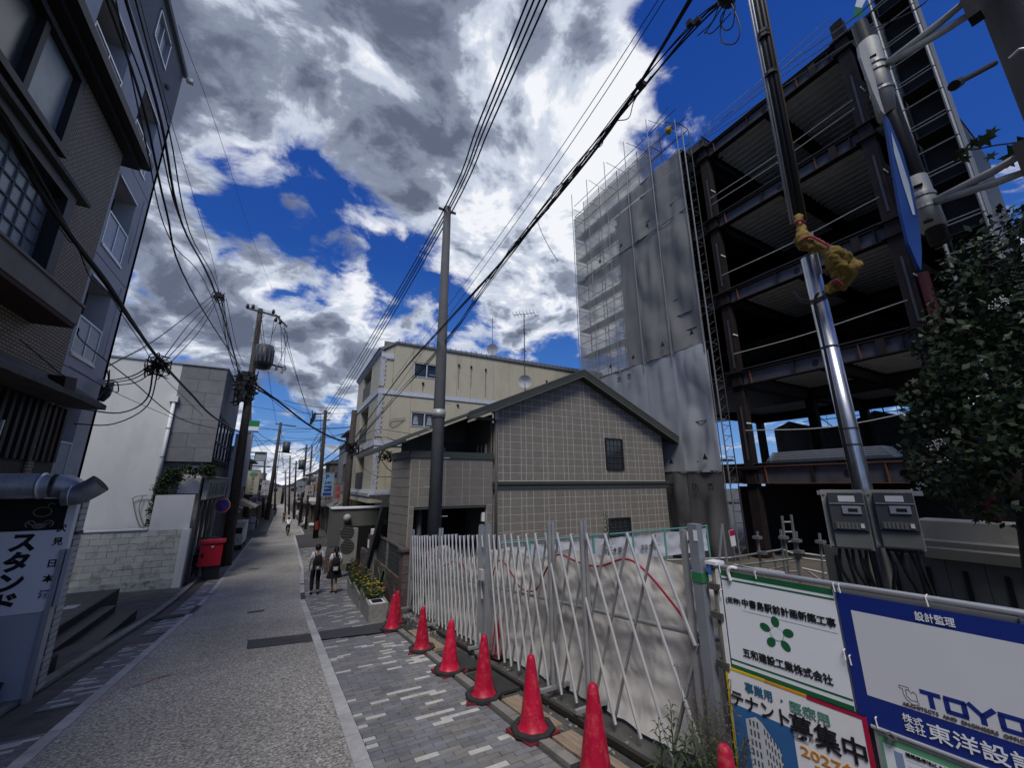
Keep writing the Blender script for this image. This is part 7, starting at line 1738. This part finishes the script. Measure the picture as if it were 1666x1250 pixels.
while s < 150 and i < 13:
    w = [5.5,6,7,7,8,8,9,9,10,11,12,12,14][i]; farhouse(-1, s+.15, s+w, tl[i]+bend(s)*.6, hs[i], cl_[i], '%s house, number %s from the white building on the left side of the street'%(kinds[cl_[i]],['one','two','three','four','five','six','seven','eight','nine','ten','eleven','twelve','thirteen'][i])); s += w; i += 1
s = 34.2; i = 0
cr_ = [6,8,0,6,4,7,3,5,1,0,6,8,3]; hr = [8.6,8.0,5.6,7.2,6.0,7.2,5.2,6.4,7.8,5.6,6.2,6.6,6]; tr2 = [4.3,4.4,4.2,4.3,4.1,4.3,4.0,4.2,4.1,4.0,4.0,3.9,3.8]
while s < 150 and i < 13:
    w = [4.5,5,6,6,7,8,8,9,10,11,12,13,14][i]; farhouse(1, s+.15, s+w, tr2[i]+bend(s)*.6-(s-34)*.008, hr[i], cr_[i], '%s house, number %s past the cream block on the right side of the street'%(kinds[cr_[i]],['one','two','three','four','five','six','seven','eight','nine','ten','eleven','twelve','thirteen'][i])); s += w; i += 1
# houses closing the end
for k,(px,s_,h,ci) in enumerate(((420,175,6.5,3),(440,190,7,0),(462,200,6,6),(482,185,7,4),(500,180,9,7))):
    c = atS(px,800,s_); o = thing('town_house', 'distant %s house closing the end of the street, %s from the left'%(kinds[ci],['first','second','third','fourth','fifth'][k]), 'house', (c.x,s_,gz(s_)), group='houses closing the street')
    m_ = mat('far_wall_%s'%kinds[ci].replace(' ','_'), cols_[ci]); MB().box((c.x-4,s_,gz(s_)-1),(c.x+4,s_+8,gz(s_)+h)).build('wall', m_, o)
    MB().prism([(c.x-4.4,s_-.2,gz(s_)+h),(c.x,s_-.2,gz(s_)+h+1.8),(c.x+4.4,s_-.2,gz(s_)+h)],(0,8.4,0)).build('roof', rt, o)
    for q_ in (-2,1): MB().box((c.x+q_,s_-.05,gz(s_)+h-2),(c.x+q_+1.4,s_-.02,gz(s_)+h-.8)).build('window', m_glass, o)
# ---- street signs
def vsign(nm, lab, p0, p1, s_, face, chars='', cc=None, trim=None, depth=.18):
    A = atS(*p0,s_); B = atS(*p1,s_); o = thing(nm, lab, 'sign', Vector(((A.x+B.x)/2,s_,B.z)), group='shop signs hung over the street')
    x0,x1 = sorted((A.x,B.x)); z0,z1 = sorted((A.z,B.z))
    MB().box((x0,s_,z0),(x1,s_+depth,z1)).build('sign_box', face, o)
    if trim: f=MB(); f.box((x0-.04,s_-.02,z0-.04),(x0,s_+depth,z1+.04)); f.box((x1,s_-.02,z0-.04),(x1+.04,s_+depth,z1+.04)); f.box((x0,s_-.02,z1),(x1,s_+depth,z1+.04)); f.box((x0,s_-.02,z0-.04),(x1,s_+depth,z0)); f.build('sign_frame', trim, o)
    MB().bar(((x0+x1)/2,s_+depth/2,(z0+z1)/2),((-3.4 if A.x < 0 else 4.3),s_+depth/2,(z0+z1)/2),.05).build('bracket', m_blackp, o)
    if chars:
        n = len(chars); w = x1-x0; sz = min(w*.85,(z1-z0)/n*.85)
        for i,ch in enumerate(chars): text(ch, sz, ((x0+x1)/2,s_,z1-(z1-z0)*(i+.82)/n), X, Z, cc or m_ink, o, align='CENTER', bold=sz*.03)
    return o, x0, x1, z0, z1
vg = mat('sign_cream',(.45,.42,.32),.5)
o,x0,x1_,z0,z1_ = vsign('shop_sign','tall cream vertical sign with dark characters and a green oval on the left side',(404,766),(418,804),38,vg,'　料理玉乃光▬',mat('dark_brown_ink',(.03,.02,.012)),m_conc)
c = Vector(((x0+x1_)/2,37.99,z1_-.28)); MB().prism([c+X*cos(2*pi*i/20)*.27+Z*sin(2*pi*i/20)*.17 for i in range(20)],(0,-.01,0)).build('green_oval', mat('dim_green',(.10,.25,.17)), o)
o,x0,x1_,z0,z1_ = vsign('store_sign','small green, white and blue striped store sign box behind the transformer pole',(402,684),(420,704),36,m_signw)
MB().box((x0,35.97,z1_-(z1_-z0)*.45),(x1_,35.99,z1_)).build('green_stripe', mat('store_green',(.02,.20,.07)), o); MB().box((x0,35.97,z0),(x1_,35.99,z0+(z1_-z0)*.14)).build('blue_stripe', mat('store_blue',(.03,.15,.40)), o)
vsign('blank_sign','grey square sign box on a bracket above the street on the left',(416,736),(432,750),40,mat('dim_sign_grey',(.30,.33,.36),.6),'',None,m_blackp)
o,x0,x1_,z0,z1_ = vsign('parking_sign','tall blue and white parking sign reading 24h on the right side',(527,770),(540,807),37,mat('parking_pale_blue',(.22,.35,.52),.5),'',None,m_alu)
h_ = z1_-z0; w = x1_-x0; pb_ = mat('parking_navy',(.015,.04,.20),.5)
MB().box((x0+w*.1,36.98,z0),(x1_-w*.1,36.995,z0+h_*.14)).build('navy_foot', pb_, o); MB().box((x0+w*.18,36.98,z0+h_*.2),(x1_-w*.12,36.995,z0+h_*.44)).build('navy_panel', pb_, o)
text('P', h_*.28, (x0+w*.2,36.985,z1_-h_*.26), X, Z, pb_, o, bold=.03); text('24h', h_*.20, (x0+w*.14,36.985,z0+h_*.51), X, Z, pb_, o, bold=.01, maxw=w*.7); text('タクシー', h_*.12, (x0+w*.2,36.975,z0+h_*.28), X, Z, m_signw, o, maxw=w*.6)
vsign('shop_sign','small orange-brown vertical sign just left of the parking sign',(514,785),(521,799),44,mat('sign_orange_brown',(.36,.20,.10),.6),'居酒屋',m_ink)
vsign('shop_sign','pale pink vertical sign left of the banded pole',(500,790),(509,806),48,mat('sign_pale_pink',(.36,.31,.32),.6),'小林',m_ink)
vsign('shop_sign','wide white sign with small black characters beside the banded pole',(503,810),(514,816),46,m_signw,'',None)
vsign('shop_sign','reddish vertical sign under the air conditioner near the cream block',(546,790),(553,812),33,mat('sign_dull_red',(.22,.12,.11),.6),'酒場',m_redp)
vsign('shop_sign','slim pale vertical sign with an orange stripe on the far left side',(427,782),(436,806),56,mat('sign_pale',(.36,.38,.42),.6),'千代',mat('rust_ink',(.2,.09,.03)))
vsign('blank_board','large blank bluish-white board on the left side of the street',(384,706),(399,792),31.0,mat('blank_board_blue_white',(.42,.44,.52),.6),'',None)
for k,(px,py,s_,sz) in enumerate(((385,800,31,1.2),)):
    c = atS(px,py,s_)
aw = thing('beige_awning','faded beige awning on the left side past the blank board','awning',atS(398,828,34))
a0 = atS(390,818,35); MB().prism([(a0.x,35,a0.z+.2),(a0.x+1.0,35,a0.z-.35),(a0.x+1.0,35,a0.z-.42),(a0.x,35,a0.z-.2)],(0,3.5,0)).build('canvas', mat('beige_canvas',(.36,.32,.25),.8), aw)
pc = thing('parked_van','white van parked nose-out under the awnings on the left side','van',(-2.9,36.5,gz(36.5)))
mv = m_white
vb = MB().prism([(-3.25,35.6,gz(36)+.35),(-3.25,35.55,gz(36)+1.05),(-3.25,36.2,gz(36)+1.75),(-3.25,39.2,gz(36)+1.8),(-3.25,39.3,gz(36)+.35)],(1.0,0,0)).build('body', mv, pc)
MB().box((-3.15,35.55,gz(36)+1.1),(-2.35,35.9,gz(36)+1.5)).build('windscreen', m_glass, pc)
for y in (36.2,38.6):
    for x in (-3.2,-2.35): MB().tube([(x-.08,y,gz(36)+.3),(x+.08,y,gz(36)+.3)],.3,14).build('wheel', m_blackp, pc)
for x in (-3.1,-2.5): MB().ball((x,35.56,gz(36)+.75),.09,8).build('headlight', m_alu, pc)
sp2 = thing('trash_bags','pile of pale rubbish bags at the foot of the thin pole on the right','rubbish bags',(2.7,58,gz(58)))
for i in range(7): c = Vector((2.3+U(0,1.3),57+U(0,1.5),gz(58)+.22)); MB().ball(c,.3,8,(1,1,.8)).build('bag', random.choice([m_white,m_conc]), sp2, True)
for k,(px,py,s_) in enumerate(((516,774,43),(504,769,49),(421,800,50),(497,777,55))):
    c = atS(px,py,s_); o = thing('street_lamp',['small tilted street lamp on the banded pole','small tilted lamp left of the pink sign','small white lamp on the left side below the tall cream sign','tiny lamp under the round mirror'][k],'street lamp',c)
    MB().box(c-Vector((.35,.12,.06)),c+Vector((.35,.12,.06))).build('lamp_head', m_white, o); MB().bar(c,c+Vector((-.7 if px < 450 else .7,0,-.2)),.05).build('arm', m_scafd, o)
mrr = thing('round_mirror','round pale traffic mirror pair on the right-hand pole','mirror',atS(490,791,58))
for py in (788,797): c = atS(490,py,58); MB().tube([c,c+Y*.08],.42,18).build('mirror_disc', mat('mirror_grey',(.3,.32,.36),.2,.3), mrr)
sw2 = thing('sandwich_board','small grey notice stand on the left kerb behind the pole','notice stand',(-3.1,28.5,gz(28.5)))
MB().box((-3.5,28.6,gz(28)),(-2.95,28.9,gz(28)+1.5)).build('board', m_conc, sw2); MB().box((-3.45,28.59,gz(28)+.3),(-3.0,28.6,gz(28)+1.4)).build('face', m_gp, sw2)

random.seed(91)
fcols = [(.5,.5,.5),(.42,.40,.33),(.30,.08,.06),(.10,.17,.28),(.55,.55,.52),(.34,.30,.22)]
for i in range(30):
    side = random.choice((-1,1)); s_ = U(48,135); x = bend(s_) + (U(-3.3,-2.3) if side < 0 else U(2.7,3.7)); z = gz(s_)+U(2.6,4.6)
    k4 = random.randrange(4); w, h = ((.5,1.6),(.45,1.2),(.9,.5),(.6,.6))[k4]
    o = thing('small_shop_sign','tiny %s %s sign %s of the far street, %s'%(('light grey','beige','dull red','navy blue','off-white','tan')[i%6],('tall upright','short upright','wide flat','square')[k4],'left' if side < 0 else 'right',('among its first houses','halfway along it','near its vanishing end')[min(2,int((s_-48)/29))]),'sign',(x,s_,z),group='tiny signs hung over the far street')
    m_ = mat('far_sign_%d'%(i%6), fcols[i%6], .6)
    MB().box((x-w/2,s_,z-h/2),(x+w/2,s_+.15,z+h/2)).build('sign_box', m_, o); MB().box((x-w*.25,s_-.01,z-h*.35),(x+w*.25,s_-.002,z+h*.35)).build('sign_print', m_black, o) if i%3 == 0 else None
    MB().bar((x,s_+.07,z+h*.3),(x+side*1.6,s_+.07,z+h*.3),.05).build('bracket', m_blackp, o)
for i in range(14):
    side = random.choice((-1,1)); s_ = U(40,120); x = bend(s_)+(-2.85 if side < 0 else 3.1)
    h = U(.6,1.5); k3 = i%3; o = thing('street_stand','%s %s stand by a shopfront on the %s, %s'%('tall' if h > 1.05 else 'low',('white','concrete-grey','dark grey')[k3],'left' if side < 0 else 'right',('near the white van','past the banded pole','halfway down the street','near the vanishing end')[min(3,int((s_-40)/20))]),'stand',(x,s_,gz(s_)),group='small things standing along the far shopfronts')
    MB().box((x-.25,s_,gz(s_)),(x+.25,s_+.4,gz(s_)+h)).build('body', (m_white,m_conc,m_gp)[k3], o); MB().box((x-.28,s_-.03,gz(s_)+h),(x+.28,s_+.43,gz(s_)+h+.06)).build('top', m_conc_d, o)
# ================================================================== PEOPLE
m_skin = mat('skin', (.38,.22,.15), .6, var=.05); m_hair = mat('black_hair', (.010,.009,.009), .5); m_shirt = mat('white_school_shirt', (.72,.74,.78), .8, var=.05, bump=.3, bscale=30)
m_trs = mat('black_trousers', (.010,.010,.013), .85, var=.2); m_bag = mat('black_backpack', (.012,.012,.014), .7, var=.3); m_shoe = mat('black_shoe', (.008,.008,.009), .4); m_dsh = mat('dark_shirt', (.02,.02,.022), .85)
def skinmesh(joints, edges, radii, nm, m, par, sub=1, flat=None):
    """one continuous surface grown round a joint skeleton"""
    me = bpy.data.meshes.new(nm); me.from_pydata([tuple(j) for j in joints], edges, []); o = bpy.data.objects.new(nm, me); COL.objects.link(o)
    o.modifiers.new('s','SKIN'); sv = me.skin_vertices[0].data
    for i,r_ in enumerate(radii): sv[i].radius = r_ if isinstance(r_,(tuple,list)) else (r_,r_)
    sv[0].use_root = True
    if sub: md_ = o.modifiers.new('u','SUBSURF'); md_.levels = sub; md_.render_levels = sub
    dg = bpy.context.evaluated_depsgraph_get(); dg.update(); ev_ = o.evaluated_get(dg); me2 = bpy.data.meshes.new_from_object(ev_)
    bpy.data.objects.remove(o); me2.materials.clear(); me2.materials.append(m)
    for p in me2.polygons: p.use_smooth = True
    o2 = bpy.data.objects.new(nm, me2); COL.objects.link(o2); o2.parent = par; return o2
def person(lab, loc, rz, h=1.7, J=None, top=None, bottom=None, skirt=False, sleeves='short', hair='short', sock=False):
    p = thing('person', lab, 'person', loc, rz); k = h/1.70; p.scale = (k,k,k)
    j = dict(pel=(0,0,.93), waist=(0,0,1.06), chest=(0,.01,1.27), neck=(0,.0,1.43), head=(0,.02,1.52), crown=(0,.015,1.62),
             lsh=(-.155,0,1.385), lel=(-.21,-.02,1.12), lwr=(-.22,.05,.90), lha=(-.22,.07,.81), rsh=(.155,0,1.385), rel=(.21,-.03,1.12), rwr=(.225,.04,.90), rha=(.225,.06,.81),
             lhi=(-.085,0,.88), lkn=(-.09,.09,.50), lan=(-.09,-.03,.09), lto=(-.10,.12,.03), rhi=(.085,0,.88), rkn=(.09,.0,.49), ran=(.09,-.20,.13), rto=(.10,-.08,.03))
    if J: j.update(J)
    V = {a: Vector(b) for a,b in j.items()}
    N_ = ['pel','waist','chest','neck','head','crown','lsh','lel','lwr','lha','rsh','rel','rwr','rha','lhi','lkn','lan','lto','rhi','rkn','ran','rto']
    R_ = dict(pel=(.13,.10),waist=(.115,.085),chest=(.135,.095),neck=.05,head=(.075,.09),crown=(.062,.075),lsh=.05,lel=.036,lwr=.026,lha=.030,lhi=.078,lkn=.054,lan=.036,lto=.028)
    for a in ('sh','el','wr','ha','hi','kn','an','to'): R_['r'+a] = R_['l'+a]
    E_ = [('pel','waist'),('waist','chest'),('chest','neck'),('neck','head'),('head','crown')]+[(x,y) for s_ in 'lr' for x,y in (('chest',s_+'sh'),(s_+'sh',s_+'el'),(s_+'el',s_+'wr'),(s_+'wr',s_+'ha'),('pel',s_+'hi'),(s_+'hi',s_+'kn'),(s_+'kn',s_+'an'),(s_+'an',s_+'to'))]
    jl = [V[n] for n in N_]; rl = [R_[n] for n in N_]; ix = {n:i for i,n in enumerate(N_)}; el = [(ix[a],ix[b]) for a,b in E_]
    # nose and ears, fingers and thumb as thin branches of the same surface
    fwd = (V['lto']-V['lan']); hd = V['head']
    def add(a, pos, r_): jl.append(Vector(pos)); rl.append(r_); el.append((ix[a],len(jl)-1))
    add('head', hd+Vector((0,.105,.0)), .014)
    for s_,sx in (('l',-1),('r',1)):
        w_, hnd = V[s_+'wr'], V[s_+'ha']; d_ = (hnd-w_).normalized()
        for q_ in range(4): add(s_+'ha', hnd+d_*(.075-.008*abs(q_-1.3))+Vector((0,(q_-1.5)*.02,0))-Vector((sx*.012,0,0)), .0085)
        add(s_+'ha', hnd+Vector((-sx*.02,.035,-.01)), .010)
    skinmesh(jl, el, rl, 'body', m_skin, p)
    def cloth(names, edges, scale_, nm, m, extra=None):
        nn_ = list(names); ii = {n:i for i,n in enumerate(nn_)}; rr = []
        for n in nn_:
            r0 = R_[n]; rr.append(tuple(a+scale_ for a in r0) if isinstance(r0,tuple) else r0+scale_)
        if extra:
            for n,v in extra.items(): rr[ii[n]] = v
        return skinmesh([V2[n] for n in nn_], [(ii[a],ii[b]) for a,b in edges], rr, nm, m, p)
    V2 = dict(V)
    for s_ in 'lr':
        V2[s_+'el'] = V[s_+'sh'].lerp(V[s_+'el'], .78 if sleeves == 'short' else 1.0)
    V2['neck'] = V['chest'].lerp(V['neck'],.86)
    cloth(['pel','waist','chest','neck','lsh','lel','rsh','rel'],[('pel','waist'),('waist','chest'),('chest','neck'),('chest','lsh'),('lsh','lel'),('chest','rsh'),('rsh','rel')],.022,'shirt',top or m_shirt,{'neck':.058,'lel':.052,'rel':.052,'lsh':.062,'rsh':.062,'pel':(.142,.112)})
    V2 = dict(V); V2['lan'] = V['lan']+(V['lkn']-V['lan'])*.08; V2['ran'] = V['ran']+(V['rkn']-V['ran'])*.08; V2['waist'] = V['pel'].lerp(V['waist'],.5)
    if not skirt:
        cloth(['pel','waist','lhi','lkn','lan','rhi','rkn','ran'],[('pel','waist'),('pel','lhi'),('lhi','lkn'),('lkn','lan'),('pel','rhi'),('rhi','rkn'),('rkn','ran')],.024,'trousers',bottom or m_trs,{'waist':(.14,.11),'lan':.062,'ran':.062,'lkn':.078,'rkn':.078,'lhi':.10,'rhi':.10})
    else:
        mb = MB(); n = 40; rings = [(1.06,.125),(.95,.165),(.75,.225),(.56,.275),(.55,.26)]
        for z,r_ in rings:
            for q_ in range(n): a = 2*pi*q_/n; rr = r_*(1+(.06 if q_%2 else -.03)*(1.06-z)*2); mb.v.append(Vector((cos(a)*rr, sin(a)*rr*.8, z)))
        for a_ in range(len(rings)-1):
            for q_ in range(n): a = a_*n+q_; b = a_*n+(q_+1)%n; mb.f.append((a,b,b+n,a+n))
        mb.build('skirt', bottom or m_trs, p, local=True)
    for s_ in 'lr':
        A = V[s_+'an']; T_ = V[s_+'to']
        skinmesh([A-Vector((0,.03,.045)),A+Vector((0,0,-.03)),T_+Vector((0,.02,.005))],[(0,1),(1,2)],[.042,.046,.038],'shoe',m_shoe,p)
    # hair
    hb_ = MB()
    C0 = V['head']+Vector((0,-.012,.045)); n = 14
    for i_ in range(9):
        th_ = pi*i_/11
        for q_ in range(n):
            a = 2*pi*q_/n; rr = sin(th_)*.108; f_ = 1.0; zc_ = cos(th_)*.118
            if sin(a) > .35 and i_ > 4: rr *= .86; zc_ = max(zc_, .035)
            hb_.v.append(C0+Vector((cos(a)*rr*.95, sin(a)*rr*1.06, zc_)))
    for i_ in range(8):
        for q_ in range(n): a = i_*n+q_; b = i_*n+(q_+1)%n; hb_.f.append((a,b,b+n,a+n))
    hb_.build('hair', m_hair, p, True, local=True)
    if hair == 'tail': MB().tube([C0+Vector((0,-.10,.03)),C0+Vector((0,-.15,-.04)),C0+Vector((0,-.13,-.17)),C0+Vector((0,-.11,-.26))],[.03,.045,.04,.015],10).build('ponytail', m_hair, p, True, local=True)
    for sx in (-1,1):
        MB().ball(V['head']+Vector((sx*.033,.088,.02)),.011,6,(1.4,.6,.7)).build('eye', m_hair, p, local=True)
    MB().ball(V['head']+Vector((0,.082,-.045)),.016,6,(1.5,.5,.4)).build('mouth', mat('lip',(.28,.09,.08),.6), p, local=True)
    return p
def backpack(lab, p, pouch):
    M_ = Matrix.Rotation(p.rotation_euler.z,4,'Z'); k = p.scale[0]
    o = thing('backpack', lab, 'backpack', p.location+M_@Vector((0,-.19,1.02))*k, p.rotation_euler.z); o.scale = (k,k,k)
    mb = MB().grid(lambda u,v: (0,0,0),1,1); mb = MB()
    pr = [(0,.14,.05),(.04,.155,.075),(.25,.15,.08),(.38,.125,.06),(.44,.06,.03)]; n = 16
    for z,rx,ry in pr:
        for q_ in range(n): a = 2*pi*q_/n; cx_ = abs(cos(a))**.5*(1 if cos(a) > 0 else -1); sy_ = abs(sin(a))**.5*(1 if sin(a) > 0 else -1); mb.v.append(Vector((cx_*rx,sy_*ry,z-.12)))
    for a_ in range(len(pr)-1):
        for q_ in range(n): a = a_*n+q_; b = a_*n+(q_+1)%n; mb.f.append((a,b,b+n,a+n))
    mb.f.append(tuple(range(n))); mb.f.append(tuple((len(pr)-1)*n+q_ for q_ in range(n)))
    mb.build('bag', m_bag, o, True, local=True)
    for sx in (-1,1): MB().tube(poly_smooth([(sx*.08,.05,.28),(sx*.10,.14,.38),(sx*.11,.27,.33),(sx*.12,.29,.15),(sx*.12,.14,-.05)],4),.02,6).build('strap', m_bag, o, True, local=True)
    MB().box((-.085,-.12,-.16),(.085,-.072,-.03)).build('pouch', pouch, o, local=True); MB().box((-.03,-.126,-.12),(.03,-.12,-.06)).build('tag', m_white, o, local=True)
    return o
g1 = gnd(510,968); g1.z += 0.0
boy = person('boy in white short-sleeved shirt and black trousers walking away with a black backpack', g1, radians(4), 1.74)
backpack('black backpack with a grey pouch worn by the boy in trousers', boy, mat('grey_brown_pouch',(.13,.12,.10),.7))
g2 = gnd(541,966); girl = person('girl in white shirt and dark knee-length skirt walking away beside the boy', g2, radians(-2), 1.62, skirt=True, hair='tail', J=dict(lkn=(-.06,.05,.50),rkn=(.07,.02,.50),lan=(-.03,.06,.09),lto=(-.03,.19,.03),rel=(.23,-.03,1.14),rwr=(.20,.12,1.02),rha=(.16,.18,1.0)))
backpack('black backpack with a pale pouch worn by the girl in the skirt', girl, mat('pale_pouch',(.42,.42,.42),.7))
g3 = gnd(467,872)
cycJ = dict(pel=(0,-.12,1.0),waist=(0,-.05,1.12),chest=(0,.08,1.32),neck=(0,.16,1.45),head=(0,.2,1.54),crown=(0,.21,1.64),lsh=(-.155,.09,1.41),lel=(-.22,.26,1.22),lwr=(-.24,.44,1.10),lha=(-.24,.5,1.09),rsh=(.155,.09,1.41),rel=(.22,.26,1.22),rwr=(.24,.44,1.10),rha=(.24,.5,1.09),lhi=(-.085,-.08,.96),lkn=(-.11,.28,.72),lan=(-.10,.10,.38),lto=(-.10,.24,.34),rhi=(.085,-.08,.96),rkn=(.12,.18,.58),ran=(.11,-.02,.2),rto=(.11,.12,.16))
cy = person('cyclist in white top and dark shorts riding away down the middle of the street', g3, radians(3), 1.68, J=cycJ, bottom=mat('dark_shorts',(.035,.035,.045),.8))
def bicycle(lab, loc, rz):
    b = thing('bicycle', lab, 'bicycle', loc, rz)
    for y in (-.5,.52):
        mb = MB(); mb.tube([Vector((0,y+cos(2*pi*i/24)*.33,.33+sin(2*pi*i/24)*.33)) for i in range(25)],.018,6,cap=False); w = mb.build('wheel', m_blackp, b, local=True)
        sp = MB()
        for i in range(8): a = pi*i/8; sp.tube([Vector((0,y-cos(a)*.32,.33-sin(a)*.32)),Vector((0,y+cos(a)*.32,.33+sin(a)*.32))],.003,3)
        sp.build('spokes', m_alu, w, local=True)
    f = MB()
    for a,c_ in (((0,-.5,.33),(0,-.12,.32)),((0,-.12,.32),(0,-.22,.82)),((0,-.12,.32),(0,.38,.78)),((0,-.20,.70),(0,.36,.86)),((0,-.5,.33),(0,-.2,.72)),((0,.52,.33),(0,.36,1.0))): f.tube([a,c_],.016,6)
    f.build('frame', m_gate2, b, local=True); MB().tube([(-.26,.46,1.04),(-.1,.36,1.02),(.1,.36,1.02),(.26,.46,1.04)],.014,6).build('handlebar', m_alu, b, local=True)
    MB().ball((0,-.22,.86),.12,8,(.8,1.1,.35)).build('saddle', m_blackp, b, local=True); MB().box((-.09,-.52,.62),(.09,-.36,.70)).build('rear_rack', mat('tan_rack',(.3,.22,.12),.7), b, local=True)
    return b
bicycle('bicycle ridden by the cyclist in the white top', g3, radians(3))
g4 = gnd(461,852); person('man in black walking in the middle of the street beyond the cyclist', g4, radians(-6), 1.75, top=m_dsh)
g5 = gnd(447,841); person('figure in dark clothes walking on the left line far down the street', g5, radians(10), 1.7, top=m_dsh)
g6 = gnd(441,829); person('tiny pale-topped figure farthest down the street on the left', g6, radians(0), 1.7, top=mat('grey_top',(.22,.22,.23),.8))
SJ = dict(pel=(0,0,.50),waist=(0,.0,.64),chest=(0,.05,.86),neck=(0,.09,1.02),head=(0,.13,1.11),crown=(0,.14,1.21),lsh=(-.155,.04,.97),lel=(-.2,.12,.73),lwr=(-.12,.34,.70),lha=(-.08,.40,.71),rsh=(.155,.04,.97),rel=(.2,.12,.73),rwr=(.12,.34,.70),rha=(.08,.40,.71),lhi=(-.09,.06,.48),lkn=(-.12,.44,.50),lan=(-.12,.40,.09),lto=(-.12,.54,.04),rhi=(.09,.06,.48),rkn=(.12,.44,.50),ran=(.12,.42,.09),rto=(.12,.56,.04))
g7 = Vector((-3.35,25.0,gz(25)+.05)); person('person in black seated on a low stool behind the red box', g7, radians(-70), 1.7, J=SJ, top=m_dsh, bottom=mat('blue_jeans',(.02,.05,.14),.8))
stl = thing('stool', 'low dark stool under the seated person', 'stool', g7); MB().box((-.18,-.18,.36),(.18,.18,.41)).build('seat', m_blackp, stl, local=True)
for a in (-.14,.14):
    for b in (-.14,.14): MB().box((a-.02,b-.02,0),(a+.02,b+.02,.36)).build('leg', m_blackp, stl, local=True)
